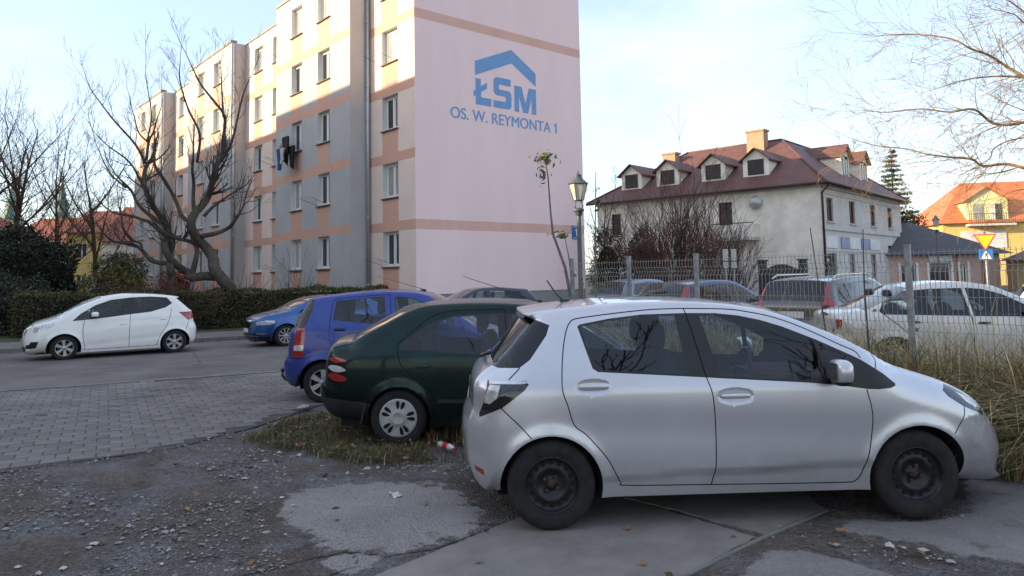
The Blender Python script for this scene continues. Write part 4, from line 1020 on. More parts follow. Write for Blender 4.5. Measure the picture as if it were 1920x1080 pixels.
bx = Vector((.6495, -.7604, 0)); bl = empty('apartment_block', (-3.649, 27.732, 0), math.atan2(bx.y, bx.x), 'five-storey apartment block with pink gable, blue house logo and grey and salmon facade', 'building')
SEC = [(0, 3.51, 0., 'plaster_cream', [(1.22, 2.43)]), (3.51, 11.04, -.89, 'plaster_grey', [(5.33, 6.48), (8.12, 9.27)]), (11.04, 17.46, 0., 'plaster_cream', [(12.5, 13.66), (15.02, 16.2)]),
       (17.46, 25.0, -.83, 'plaster_grey', [(19.2, 20.4), (22.05, 23.2)]), (25.0, 31.15, 0., 'plaster_cream', [(26.2, 27.35), (28.9, 30.05)]), (31.15, 38.25, -.83, 'plaster_grey', [(32.5, 33.7), (35.4, 36.6)])]
FL = [2.24 + 2.75 * k for k in range(5)]; WH = 1.38; ZR = 15.2
DEP = .24
def win_variant(kind):
    """window assembly, origin at lower outer corner: x to the right seen from outside, +y inwards"""
    w = 1.18
    f = MB(); y0, y1 = DEP - .05, DEP + .01
    for x0, x1, z0, z1 in ((0, w, 0, .065), (0, w, WH - .065, WH), (0, .065, .065, WH - .065), (w - .065, w, .065, WH - .065), (w * .5 - .05, w * .5 + .05, .065, WH - .065)):
        f.boxm((x0, y0, z0), (x1, y1, z1))
    for xa, xb in ((.065, w * .5 - .05), (w * .5 + .05, w - .065)):
        for x0, x1, z0, z1 in ((xa, xb, .065, .11), (xa, xb, WH - .11, WH - .065), (xa, xa + .045, .11, WH - .11), (xb - .045, xb, .11, WH - .11)):
            f.boxm((x0, y0 + .012, z0), (x1, y1 - .004, z1))
    fr = f.mesh('window', ['upvc'])
    p = MB()
    for i, (xa, xb) in enumerate(((.11, w * .5 - .095), (w * .5 + .095, w - .11))): p.quad((xa, DEP - .015, .11), (xb, DEP - .015, .11), (xb, DEP - .015, WH - .11), (xa, DEP - .015, WH - .11), 0)
    pm_ = p.mesh('pane', [('pane_dark', 'pane_blind', 'pane_curtain')[kind]])
    s = MB(); s.box((w / 2, .06, -.03), (w + .10, .30, .035), 0, rx=.10)
    sm = s.mesh('sill', ['sill_metal'])
    return fr, pm_, sm
WV = [win_variant(k) for k in range(3)]
def add_window(parent, x, y, z, kind):
    o = link('window', WV[kind][0], parent, (x, y, z))
    link('pane', WV[kind][1], o); link('sill', WV[kind][2], o)
    return o
wr = random.Random(4)
for si, (a0, a1, y, bm_, wins) in enumerate(SEC):
    m = MB(); mats = [bm_, 'plaster_salmon', 'plinth', 'reveal_white']
    xs = sorted({a0, a1} | {q for w in wins for q in w})
    zs = [0, 1.13]
    for k in range(5):
        zs += [FL[k], FL[k] + WH] + ([FL[k] + WH + .39] if k < 4 else [])
    zs.append(ZR)
    for xi in range(len(xs) - 1):
        xa, xb = xs[xi], xs[xi + 1]; iswin = any(abs(xa - w[0]) < 1e-6 for w in wins)
        for zi in range(len(zs) - 1):
            za, zb_ = zs[zi], zs[zi + 1]; mid = (za + zb_) / 2
            if za < 1: mi = 2
            else:
                k = int((mid - 1.13) // 2.75); rel = mid - FL[min(max(k, 0), 4)]
                band = any(FL[q] + WH < mid < FL[q] + WH + .39 for q in range(4))
                inwin = any(FL[q] < mid < FL[q] + WH for q in range(5))
                under = mid > 1.13 and not band and not inwin and mid < FL[4] + .1
                if iswin and inwin:
                    # reveals
                    A, B, C_, D_ = (-xb, y, za), (-xa, y, za), (-xa, y, zb_), (-xb, y, zb_); dv = Vector((0, DEP, 0))
                    for p, q in ((A, B), (B, C_), (C_, D_), (D_, A)):
                        m.quad(p, q, Vector(q) + dv, Vector(p) + dv, 3)
                    continue
                mi = 1 if band or (iswin and under) else 0
            off = .02 if mi == 2 else 0
            m.quad((-xb, y - off, za), (-xa, y - off, za), (-xa, y - off, zb_), (-xb, y - off, zb_), mi)
    w_ = m.build('facade', mats, bl)
    for w in wins:
        for k in range(5):
            add_window(bl, -w[1] + (w[1] - w[0] - 1.18) / 2, y, FL[k], wr.choice((0, 0, 1, 2, 2)))
    # sides of the projecting bays
    if y < 0:
        for a, sgn in ((a0, 1), (a1, -1)):
            s = MB(); s.boxm((-a - (.0 if sgn > 0 else .02), y + .002, 0), (-a + (.02 if sgn > 0 else 0.), .0, ZR - .002)); s.build('bay_side', [bm_], bl)
# gable wall with its two bands
m = MB(); GB = [(0, 1.13, 2), (1.13, FL[0] + WH, 0), (FL[0] + WH, FL[0] + WH + .39, 1), (FL[0] + WH + .39, FL[3] + WH, 0), (FL[3] + WH, FL[3] + WH + .39, 1), (FL[3] + WH + .39, ZR, 0)]
for za, zb_, mi in GB:
    off = -.03 if mi == 2 else 0
    m.quad((off, 0, za), (off, 9.16, za), (off, 9.16, zb_), (off, 0, zb_), mi)
m.quad((-.03, 0, 1.13), (-.03, 9.16, 1.13), (0, 9.16, 1.13), (0, 0, 1.13), 0)
m.build('gable_wall', ['plaster_gable', 'plaster_gable_band', 'plinth'], bl)
m = MB(); m.quad((-38.25, 9.16, 0), (0, 9.16, 0), (0, 9.16, ZR), (-38.25, 9.16, ZR)); m.quad((-38.25, -.83, 0), (-38.25, 9.16, 0), (-38.25, 9.16, ZR), (-38.25, -.83, ZR)); m.build('rear_wall', ['plaster_cream'], bl)
m = MB()
for a0, a1, y, *_ in SEC: m.boxm((-a1, y - .05, ZR), (-a0, y + .3, ZR + .10 + (.05 if y < 0 else 0)))
m.boxm((-.30, -.05, ZR + .002), (.05, 9.2, ZR + .12)); m.build('parapet_flashing', ['flashing'], bl)
m = MB(); m.quad((-38.25, -.02, ZR - .02), (0, -.02, ZR - .02), (0, 9.16, ZR - .02), (-38.25, 9.16, ZR - .02)); m.build('roof', ['flashing'], bl)
for a, y in ((3.38, -.13), (17.36, -.70), (31.05, -.70)):
    m = MB(); m.tube([(-a, y, .1), (-a, y, ZR - .1)], .075, 12)
    for zz in np.arange(1.5, 15, 2.75): m.tube([(-a, y, zz), (-a, y, zz + .05)], .09, 12)
    m.build('downpipe', ['zinc'], bl)
# painted logo and lettering on the gable
def gpoly(name, pts, off): 
    m = MB(); m.prism([(.002, a, b) for a, b in pts], (off, 0, 0)); return m.build(name, ['sign_blue'], bl)
gpoly('logo_roof', [(2.94, 10.64), (2.94, 10.05), (4.93, 10.88), (6.32, 10.07), (6.32, 10.66), (4.93, 11.48)], .004)
gpoly('logo_letter', [(2.96, 9.93), (2.96, 8.83), (3.78, 8.83), (3.78, 9.16), (3.24, 9.16), (3.24, 9.93)], .004)
gpoly('logo_stroke', [(2.85, 9.38), (2.85, 9.15), (3.56, 9.57), (3.56, 9.83)], .006)
Sx = [(4.86, 10.15), (4.86, 9.85), (4.24, 9.85), (4.20, 9.81), (4.20, 9.68), (4.24, 9.64), (4.70, 9.64), (4.82, 9.60), (4.89, 9.50), (4.89, 9.00), (4.83, 8.89), (4.72, 8.84), (3.89, 8.84), (3.89, 9.14), (4.52, 9.14), (4.58, 9.19), (4.58, 9.32), (4.52, 9.37), (4.10, 9.37), (3.98, 9.41), (3.91, 9.52), (3.91, 10.0), (3.97, 10.1), (4.07, 10.15)]
gpoly('logo_letter', Sx[::-1], .004)
gpoly('logo_letter', [(5.06, 9.94), (5.06, 8.81), (5.32, 8.81), (5.32, 9.50), (5.54, 8.81), (5.83, 8.81), (6.05, 9.50), (6.05, 8.81), (6.32, 8.81), (6.32, 9.94), (5.90, 9.94), (5.69, 9.24), (5.48, 9.94)][::-1][::-1], .004)
def text_mesh(name, txt, height, width=None, bold=.0, mat='sign_blue', depth=.004):
    cu = bpy.data.curves.new(name, 'FONT'); cu.body = txt; cu.size = 1.0; cu.offset = bold; cu.extrude = depth / 2 / height; cu.align_x = 'LEFT'
    ob = bpy.data.objects.new(name + '_src', cu); COL.objects.link(ob)
    dg = bpy.context.evaluated_depsgraph_get(); me = bpy.data.meshes.new_from_object(ob.evaluated_get(dg))
    bpy.data.objects.remove(ob); bpy.data.curves.remove(cu)
    co = np.array([v.co[:] for v in me.vertices]); h0 = co[:, 1].max(); sx = height / max(h0, 1e-6)
    lo = co[:, 0].min(); wx = (width / (co[:, 0].max() - lo)) if width else sx
    for v in me.vertices: v.co = ((v.co.x - lo) * wx, v.co.y * sx, v.co.z * height)
    me.materials.clear(); me.materials.append(MATS[mat]); me.name = name
    return me
def letters(me, parent, loc, name):
    """one object for every connected glyph"""
    n = len(me.vertices); par = list(range(n))
    def find(a):
        while par[a] != a: par[a] = par[par[a]]; a = par[a]
        return a
    for e in me.edges: par[find(e.vertices[0])] = find(e.vertices[1])
    comps = {}
    for p in me.polygons: comps.setdefault(find(p.vertices[0]), []).append(tuple(p.vertices))
    for k, fs in comps.items():
        u = sorted({v for f in fs for v in f}); ix = {v: i for i, v in enumerate(u)}; m = MB()
        m.add([(loc[0] + me.vertices[v].co.z, loc[1] + me.vertices[v].co.x, loc[2] + me.vertices[v].co.y) for v in u], [tuple(ix[v] for v in f) for f in fs]); m.build(name, [me.materials[0]], parent)
letters(text_mesh('lettering', 'OS. W. REYMONTA', .45, 5.48, 0), bl, (.006, 1.67, 8.13), 'letter')
letters(text_mesh('lettering', 'OS. W. REYMONTA', .46, 5.48, 0), bl, (.0075, 1.692, 8.125), 'letter_bold_stroke')  # second copy shifted sideways in the same blue, thickens the letter strokes
ONE = [(.10, 0), (.19, 0), (.19, 1), (.11, 1), (.08, .90), (0, .80), (0, .69), (.10, .75)]
gpoly('digit', [(7.36 + a * 1.0, 8.13 + b * .45) for a, b in ONE], .006)
pl_ = MB(); pl_.boxm((.004, 8.34, 3.38), (.03, 8.86, 4.0)); np_ = pl_.build('number_plate', ['plate_blue'], bl)
m = MB(); m.prism([(.031, 8.53 + a * .62, 3.52 + b * .34) for a, b in ONE], (.004, 0, 0)); m.build('number', ['white_paint'], np_)
pl_ = MB(); pl_.boxm((.031, 8.40, 3.93), (.033, 8.80, 3.955)); pl_.boxm((.031, 8.42, 3.43), (.033, 8.78, 3.455)); pl_.build('number_plate_text', ['white_paint'], np_)
# clothes-drying racks that jut out from the sills
def rack(a, y, z, clothes=False):
    m = MB(); L = .75
    m.tube([(-a, y, z + .02), (-a - .15, y - L, z + .30)], .008, 5); m.tube([(-a + 1.0, y, z + .02), (-a + .85, y - L, z + .30)], .008, 5)
    for t in (.25, .5, .75, 1): m.tube([(-a - .15 * t, y - L * t, z + .02 + .28 * t), (-a + 1.0 - .15 * t, y - L * t, z + .02 + .28 * t)], .003, 4)
    return m.build('drying_rack', ['steel_dark'], bl)
for a, y, z in ((2.40, 0, FL[0]), (6.5, -.89, FL[1]), (13.6, 0, FL[0]), (13.6, 0, FL[2]), (2.45, 0, FL[3]), (13.65, 0, FL[4]), (9.2, -.89, FL[2])): rack(a, y, z)
M('cloth_black', (.015, .015, .018), .9, var=.3, scale=9, bump=.3); M('cloth_blue', (.02, .07, .26), .9, var=.3, scale=9, bump=.3); M('cloth_white', (.55, .55, .55), .9, var=.15, scale=9, bump=.3); M('cloth_taupe', (.25, .22, .2), .9, var=.3, scale=9, bump=.3); M('cloth_red', (.30, .08, .05), .9)
def garment(name, mt, a, yy, z, w, h_, seed, label, dirn=(1, 0)):
    rr = random.Random(seed); nx_, nz_ = 9, 12; V = []; F = []
    for s in (0, 1):
        for j in range(nz_ + 1):
            for i in range(nx_ + 1):
                u = i / nx_ - .5; v = j / nz_
                ww = w * (1 - .25 * v + .12 * math.sin(5 * v + seed)); d = .03 * math.sin(9 * u + 4 * v + seed) * (v + .2) + (.035 if s else -.035) * (1 - .5 * v)
                V.append((u * ww * dirn[0] - d * dirn[1], d * dirn[0] + u * ww * dirn[1], -v * h_ * (1 - .15 * math.cos(3 * u + seed))))
    n1 = (nx_ + 1) * (nz_ + 1)
    for s in (0, 1):
        for j in range(nz_):
            for i in range(nx_):
                q = s * n1 + j * (nx_ + 1) + i; f = (q, q + 1, q + nx_ + 2, q + nx_ + 1); F.append(f if s else f[::-1])
    me = np_mesh(name, V, F, [mt], None, True)
    wpt = bl.matrix_basis @ Vector((-a, yy, z)); o = link(name, me, None, wpt); o.rotation_euler = (0, 0, bl.rotation_euler.z)
    return tag(o, label, 'clothes', 'laundry hanging from the third-floor window')
zc = FL[2] + .38
garment('laundry', 'cloth_black', 8.95, -1.30, zc + .30, .62, 1.30, 1, 'long black garment on top of the laundry at the grey facade')
garment('laundry', 'cloth_black', 8.55, -1.18, zc - .18, .55, .95, 2, 'short black garment at the right end of the laundry')
garment('laundry', 'cloth_blue', 9.15, -1.50, zc - .25, .60, .90, 3, 'blue garment hanging lowest of the laundry')
garment('laundry', 'cloth_white', 8.80, -1.52, zc - .28, .42, .62, 4, 'white garment hanging in front of the laundry')
garment('laundry', 'cloth_taupe', 9.30, -1.32, zc + .0, .34, .70, 5, 'taupe garment at the left end of the laundry')

# ------------------------------------------------------------------ blocks across the street (out of frame, they cast the long shade)
M('shade_wall', (.42, .38, .34), .9, var=.1, scale=.6)
def plain_block(loc, rz, L, D, Hh, label, floors):
    r = empty('opposite_block', loc, rz, label, 'building')
    m = MB(); m.boxm((0, 0, 0), (L, D, Hh)); m.build('wall', ['shade_wall'], r)
    m = MB(); m.boxm((-.2, -.2, Hh + .002), (L + .2, D + .2, Hh + .2)); m.build('roof', ['flashing'], r)
    f = MB(); f.boxm((0, -.03, 0), (1.4, .0, 1.5)); fm = f.mesh('window', ['pane_dark'])
    for k in range(floors):
        x = 1.6
        while x < L - 2.5:
            link('window', fm, r, (x, -.005, 1.4 + k * 2.9)); x += 3.2
    return r
g_ = np.array([.7604, .6495]); e_ = np.array([-.6495, .7604])
b0 = np.array([-3.649, 27.732]) - g_ * 33.0 + e_ * 80
plain_block((b0[0], b0[1], 0), math.atan2(-e_[1], -e_[0]), 73, 11, 15.75, 'long plain apartment block across the street', 5) 
sd = np.array([SUN_DIR.x, SUN_DIR.y]); sp_ = np.array([-sd[1], sd[0]])
b1 = np.array([1.5, 6.2]) + sd * 30 + sp_ * 30
plain_block((b1[0], b1[1], 0), math.atan2(-sp_[1], -sp_[0]) , 62, 11, 11.2, 'lower plain block on the near side of the street', 3)

# ------------------------------------------------------------------ the old house with dormers
M('stucco', (.76, .75, .69), .92, var=.16, scale=.9, bump=.25, bscale=30, detail=10)
M('stucco_grey', (.53, .525, .53), .92, var=.12, scale=1.0, bump=.2, bscale=30)
def tile_mat(name, c):
    m = M(name, c, .62, var=.18, scale=1.5)
    n = m.node_tree.nodes; l = m.node_tree.links; b = n['Principled BSDF']
    t = n.new('ShaderNodeTexCoord'); w = n.new('ShaderNodeTexWave'); w.wave_type = 'BANDS'; w.bands_direction = 'Z'; w.inputs['Scale'].default_value = 1.6; w.wave_profile = 'SAW'
    l.new(t.outputs['Object'], w.inputs['Vector']); bp = n.new('ShaderNodeBump'); bp.inputs['Strength'].default_value = .7; bp.inputs['Distance'].default_value = .04
    l.new(w.outputs['Fac'], bp.inputs['Height']); l.new(bp.outputs['Normal'], b.inputs['Normal'])
tile_mat('tiles_brown', (.125, .058, .050)); tile_mat('tiles_orange', (.52, .17, .07)); tile_mat('tiles_grey', (.055, .058, .065)); tile_mat('tiles_red', (.26, .085, .05))
M('wood_brown', (.16, .045, .025), .5); M('gutter', (.07, .035, .032), .45, metal=.3); M('chimney', (.36, .25, .17), .9, var=.2, scale=5); M('iron', (.03, .03, .033), .6)
M('board_white', (.60, .62, .68), .5, var=.15, scale=2.5); M('board_blue', (.20, .24, .42), .5, var=.2, scale=1.5)
HX = Vector((.6626, .7490, 0)); hs = empty('corner_house', (18.61, 44.0, 0), math.atan2(HX.y, HX.x), 'old two-storey white house with brown hipped roof and dormers', 'house')
HE = 7.0; LX, LY = 18.0, 16.3; OV = .55
def wall_with_holes(name, axis, length, height, holes, mats, parent, depth=.18, z0=0.):
    """wall in the local x or y direction with rectangular openings; outward is -y (axis x) or -x (axis y)"""
    m = MB(); xs = sorted({0, length} | {q for h in holes for q in h[:2]}); zs = sorted({z0, height} | {q for h in holes for q in h[2:4]})
    P = (lambda u, d, z: (u, d, z)) if axis == 'x' else (lambda u, d, z: (d, u, z))
    for i in range(len(xs) - 1):
        for j in range(len(zs) - 1):
            c = ((xs[i] + xs[i + 1]) / 2, (zs[j] + zs[j + 1]) / 2)
            if any(h[0] < c[0] < h[1] and h[2] < c[1] < h[3] for h in holes): continue
            q = [P(xs[i], 0, zs[j]), P(xs[i + 1], 0, zs[j]), P(xs[i + 1], 0, zs[j + 1]), P(xs[i], 0, zs[j + 1])]
            m.quad(*(q if axis == 'x' else q[::-1]))
    for h in holes:
        c = [(h[0], h[2]), (h[1], h[2]), (h[1], h[3]), (h[0], h[3])]
        for k in range(4):
            (a, b), (a2, b2) = c[k], c[(k + 1) % 4]; m.quad(P(a, 0, b), P(a2, 0, b2), P(a2, depth, b2), P(a, depth, b))
    return m.build(name, mats, parent)
def simple_window(parent, axis, u0, u1, z0, z1, frame='wood_brown', pane='pane_dark', depth=.15, cross=(1, 1), sill=True):
    P = (lambda a, d, z: (a, d, z)) if axis == 'x' else (lambda a, d, z: (d, a, z))
    def bxx(m, a0, a1, d0, d1, za, zb_):
        lo = P(a0, d0, za); hi = P(a1, d1, zb_); m.boxm([min(x, y) for x, y in zip(lo, hi)], [max(x, y) for x, y in zip(lo, hi)])
    m = MB(); t = .07
    bxx(m, u0, u1, depth - .05, depth + .02, z0, z0 + t); bxx(m, u0, u1, depth - .05, depth + .02, z1 - t, z1); bxx(m, u0, u0 + t, depth - .05, depth + .02, z0 + t, z1 - t); bxx(m, u1 - t, u1, depth - .05, depth + .02, z0 + t, z1 - t)
    for k in range(cross[0]):
        c = u0 + (u1 - u0) * (k + 1) / (cross[0] + 1); bxx(m, c - .04, c + .04, depth - .048, depth + .018, z0 + t, z1 - t)
    for k in range(cross[1]):
        c = z0 + (z1 - z0) * (.62 + .2 * k); bxx(m, u0 + t, u1 - t, depth - .046, depth + .016, c - .03, c + .03)
    w = m.build('window', [frame], parent)
    m = MB(); q = [P(u0, depth, z0), P(u1, depth, z0), P(u1, depth, z1), P(u0, depth, z1)]; m.quad(*(q if axis == 'x' else q[::-1])); m.build('pane', [pane], w)
    if sill:
        m = MB(); bxx(m, u0 - .12, u1 + .12, -.12, depth - .05, z0 - .08, z0 - .005); m.build('sill', ['stucco_grey'], w)
    return w
rw = [(1.0, 2.15, 4.75, 6.22), (5.35, 6.5, 4.78, 6.28), (10.0, 11.15, 4.80, 6.32), (14.3, 15.45, 4.80, 6.35)]
gw = [(4.85, 6.0, 1.15, 2.8), (9.6, 10.75, 1.15, 2.8)]
dr = [(.5, 2.4, .1, 2.8), (14.0, 15.3, .1, 3.5)]
wall_with_holes('wall', 'x', LX, HE, rw + gw + dr, ['stucco_grey'], hs)
lw = [(14.25, 15.05, 4.6, 6.15), (5.65, 6.6, 4.83, 6.33)]
wall_with_holes('wall', 'y', LY, HE, lw, ['stucco'], hs)
for w in rw: simple_window(hs, 'x', *w, cross=(1, 0))
for w in gw: simple_window(hs, 'x', *w, pane='pane_blind', cross=(0, 1))
for w in dr:
    m = MB(); m.boxm((w[0], .12, w[2]), (w[1], .17, w[3] - .75)); m.boxm((w[0] + .1, .09, w[2] + .1), (w[1] - .1, .12, w[3] - .85)); d = m.build('door', ['iron'], hs)
    m = MB(); m.quad((w[0], .15, w[3] - .75), (w[1], .15, w[3] - .75), (w[1], .15, w[3]), (w[0], .15, w[3])); m.build('pane', ['pane_dark'], d)
for w in lw: simple_window(hs, 'y', *w, frame='iron', pane='pane_dark', cross=(1, 1))
m = MB(); m.quad((LX, 0, 0), (LX, 9, 0), (LX, 9, HE), (LX, 0, HE)); m.quad((12, LY, 0), (0, LY, 0), (0, LY, HE), (12, LY, HE)); m.quad((LX, 9, 0), (12, 9, 0), (12, 9, HE), (LX, 9, HE)); m.quad((12, 9, 0), (12, LY, 0), (12, LY, HE), (12, 9, HE)); m.build('rear_wall', ['stucco'], hs)
m = MB(); m.boxm((-.06, -.10, 4.22), (LX + .05, -.003, 4.40)); m.boxm((-.04, -.06, 6.42), (LX, -.003, 6.50)); m.boxm((-.08, -.22, HE - .22), (LX, -.003, HE)); m.boxm((-.22, -.22, HE - .2), (-.003, LY, HE)); m.boxm((-.05, -.05, 2.92), (LX, -.003, 2.98)); m.build('cornice', ['stucco_grey'], hs)
RZ, q = HE + .03, OV
AP = (6.0, 4.5, 11.05)
E0, E1, E2, E3, E4, E5 = (-q, -q, RZ), (LX + q, -q, RZ), (LX + q, 9 + q, RZ), (12 + q, 9 + q, RZ), (12 + q, LY + q, RZ), (-q, LY + q, RZ)
R1, R2, R3 = AP, (13.4, 4.5, 11.05), (6.0, 11.8, 11.0)
m = MB(); m.poly([E0, E1, R2, R1]); m.poly([E1, E2, R2]); m.poly([R1, R2, E2, E3]); m.poly([R1, E3, E4, R3]); m.poly([E4, E5, R3]); m.poly([E5, E0, R1, R3]); m.poly([E0, E5, E4, E3, E2, E1]); rf = m.build('roof', ['tiles_brown'], hs)
m = MB()
for a, b in ((E0, R1), (R1, R2), (R1, R3), (R3, E5), (R2, E1)): m.tube([a, b], .10, 6)
m.build('ridge_tiles', ['tiles_brown'], rf)
m = MB(); m.tube([(-q - .06, -q - .06, RZ - .05), (LX + q, -q - .06, RZ - .05)], .09, 8); m.tube([(-q - .06, -q - .06, RZ - .05), (-q - .06, LY + q, RZ - .05)], .09, 8); m.build('gutter', ['gutter'], rf)
for c, w_, z0, z1 in (((4.9, 5.8), (.8, 1.25), 9.2, 11.6), ((4.4, 12.4), (.7, 1.05), 8.6, 10.75)):
    m = MB(); m.boxm((c[0] - w_[0] / 2, c[1] - w_[1] / 2, z0), (c[0] + w_[0] / 2, c[1] + w_[1] / 2, z1)); m.boxm((c[0] - w_[0] / 2 - .08, c[1] - w_[1] / 2 - .08, z1 + .002), (c[0] + w_[0] / 2 + .08, c[1] + w_[1] / 2 + .08, z1 + .14)); m.build('chimney', ['chimney'], hs)
def dormer(axis, u, d0, dpt, wd, zs_, ze, zap):
    """axis 'y': faces -x on the left slope; axis 'x': faces -y on the right slope. d0 distance from the eave wall to the dormer front"""
    P = (lambda a, d, z: (a, d, z)) if axis == 'x' else (lambda a, d, z: (d, a, z))
    h = wd / 2; m = MB()
    fl = (lambda q: q) if axis == 'x' else (lambda q: q[::-1])
    m.poly(fl([P(u - h, d0, zs_), P(u + h, d0, zs_), P(u + h, d0, ze), P(u, d0, zap - .12), P(u - h, d0, ze)]))
    for s in (-1, 1): m.poly([P(u + s * h, d0, zs_), P(u + s * h, d0 + dpt, ze), P(u + s * h, d0, ze)])
    dm = m.build('dormer', ['stucco'], hs)
    m = MB(); o = .22; e2 = ze - .10
    for s in (-1, 1):
        a, b = P(u, d0 - .28, zap), P(u + s * (h + o), d0 - .28, e2)
        c, d = P(u + s * (h + o), d0 + dpt, e2), P(u, d0 + dpt * 1.7, zap)
        m.prism([a, b, c, d], (0, 0, -.07))
    m.build('dormer_roof', ['tiles_brown'], dm)
    # window, set slightly proud of the front
    ww = wd * .31; P3 = lambda a, d, z: P(a, d, z)
    m = MB()
    def bb(a0, a1, da, db, za, zb_):
        lo, hi = P(a0, da, za), P(a1, db, zb_); m.boxm([min(x, y) for x, y in zip(lo, hi)], [max(x, y) for x, y in zip(lo, hi)])
    z0, z1 = zs_ + .32, ze - .02
    bb(u - ww, u + ww, d0 - .03, d0 + .01, z0, z0 + .06); bb(u - ww, u + ww, d0 - .03, d0 + .01, z1 - .06, z1); bb(u - ww, u - ww + .06, d0 - .03, d0 + .01, z0 + .06, z1 - .06); bb(u + ww - .06, u + ww, d0 - .03, d0 + .01, z0 + .06, z1 - .06); bb(u - .03, u + .03, d0 - .028, d0 + .01, z0 + .06, z1 - .06)
    wn_ = m.build('window', ['iron'], dm)
    m = MB(); m.poly(fl([P(u - ww, d0 - .012, z0), P(u + ww, d0 - .012, z0), P(u + ww, d0 - .012, z1), P(u - ww, d0 - .012, z1)])); m.build('pane', ['pane_dark'], wn_)
for u in (4.35, 7.35, 10.85, 13.85): dormer('y', u, 1.0, 2.3, 1.75, 7.75, 9.10, 9.85)
for u in (8.6, 12.9): dormer('x', u, 1.1, 2.6, 1.75, 8.05, 9.75, 10.6)
for x, y in ((-.12, -.14),):
    m = MB(); m.tube([(x, y - .5, HE - .1), (x, y, HE - .55), (x, y, .2)], .07, 8); m.build('downpipe', ['gutter'], hs)
# advertising boards over the ground floor (illegible from here)
for i, (x0, x1, mt) in enumerate(((.45, 2.5, 'board_white'), (3.3, 4.85, 'board_blue'), (5.0, 7.1, 'board_white'), (7.5, 9.2, 'board_blue'), (9.45, 11.7, 'board_white'))):
    m = MB(); m.boxm((x0, -.06, 3.12), (x1, -.012, 3.85)); m.build('sign_board', [mt], hs)
# balcony on the left wall
m = MB(); m.boxm((-1.0, 3.85, 3.75), (-.004, 6.7, 3.92)); bc = m.build('balcony', ['stucco_grey'], hs)
m = MB(); m.boxm((-1.0, 3.85, 3.93), (-.93, 6.7, 4.75)); m.boxm((-.93, 3.85, 3.93), (-.004, 3.91, 4.75)); m.build('balcony_panel', ['stucco'], bc)
m = MB(); m.tube([(-.97, 3.88, 4.85), (-.97, 6.67, 4.85)], .03, 6); m.tube([(-.97, 3.88, 4.75), (-.97, 3.88, 4.85)], .02, 5); m.tube([(-.97, 6.67, 4.75), (-.97, 6.67, 4.85)], .02, 5); m.build('balcony_rail', ['iron'], bc)
m = MB(); m.lathe([(.0, .0), (.22, .03), (.42, .14)], 20, 0, 'x', (-.35, 4.0, 6.15)); m.tube([(-.3, 4.0, 6.15), (0, 4.0, 6.0)], .03, 6); m.build('satellite_dish', ['zinc'], hs)
# yard wall and gate in front of the left wall
m = MB(); m.boxm((-2.6, 3.0, 0), (-2.35, 16, 1.75)); yw = m.build('yard_wall', ['stucco_grey']); yw.location = hs.location; yw.rotation_euler = hs.rotation_euler; tag(yw, 'grey rendered yard wall in front of the old white house', 'wall')
gt = empty('yard_gate', hs.location, hs.rotation_euler.z, 'dark arched gate between two posts beside the white house', 'gate')
for yy in (2.75, .35): 
    m = MB(); m.boxm((-2.65, yy - .2, 0), (-2.25, yy + .2, 2.35)); m.boxm((-2.7, yy - .25, 2.352), (-2.2, yy + .25, 2.45)); m.build('gate_post', ['iron'], gt)
for k in range(13):
    yy = .62 + k * .155; m = MB(); m.boxm((-2.50, yy, .15), (-2.44, yy + .13, 1.85 + .32 * math.sin(math.pi * (k + .5) / 13))); m.build('board', ['iron'], gt)

# ------------------------------------------------------------------ low pink shop, yellow house, left-hand roofs, church
M('wall_pink', (.52, .36, .31), .9, var=.1, scale=1.5); M('wall_yellow', (.66, .50, .18), .9, var=.08, scale=1); M('wall_lime', (.62, .66, .38), .9, var=.06, scale=1); M('wall_ochre', (.50, .38, .20), .9, var=.15, scale=1); M('wall_white', (.66, .64, .60), .9, var=.08, scale=1)
M('copper', (.14, .24, .21), .7, var=.3, scale=.8); M('brick_red', (.32, .13, .08), .9, var=.25, scale=2)
def hip_house(name, loc, rz, L, D, he, hr, wall, roof, label, cat='house', ov=.5, hip=None, wins=(), pane='pane_dark', frame='white_paint'):
    r = empty(name, loc, rz, label, cat)
    holes = [(u, u + w, z, z + h) for (u, z, w, h) in wins]
    wall_with_holes('wall', 'x', L, he, holes, [wall], r)
    m = MB(); m.quad((L, 0, 0), (L, D, 0), (L, D, he), (L, 0, he)); m.quad((0, D, 0), (0, 0, 0), (0, 0, he), (0, D, he)); m.quad((L, D, 0), (0, D, 0), (0, D, he), (L, D, he)); m.build('wall_rear', [wall], r)
    h_ = D / 2 if hip is None else hip; z = he + .02; o = ov
    a, b, c, d = (-o, -o, z), (L + o, -o, z), (L + o, D + o, z), (-o, D + o, z); r1, r2 = (h_, D / 2, hr), (L - h_, D / 2, hr)
    m = MB(); m.poly([a, b, r2, r1]); m.poly([b, c, r2]); m.poly([c, d, r1, r2]); m.poly([d, a, r1]); m.poly([a, d, c, b]); m.build('roof', [roof], r)
    for h in holes: simple_window(r, 'x', *h, frame=frame, pane=pane, cross=(1, 0), sill=False)
    return r
sh = hip_house('pink_shop', (27.9, 54.5, 0), R_(4), 8.6, 8.5, 2.75, 5.5, 'wall_pink', 'tiles_grey', 'low pink shop with dark grey hipped roof beyond the car park', 'shop', .7, None, [(.9, .5, 1.1, 1.6), (3.1, .2, 1.6, 2.0), (5.5, .6, .5, 1.5)])
m = MB(); m.boxm((3.0, -.12, 2.25), (4.8, -.01, 2.68)); m.build('sign_board', ['board_white'], sh)
for u in (.75, 2.1, 2.95, 4.8, 5.35, 6.1):
    m = MB(); m.boxm((u - .08, -.05, .0), (u + .08, -.004, 2.2)); m.build('pilaster', ['white_paint'], sh)
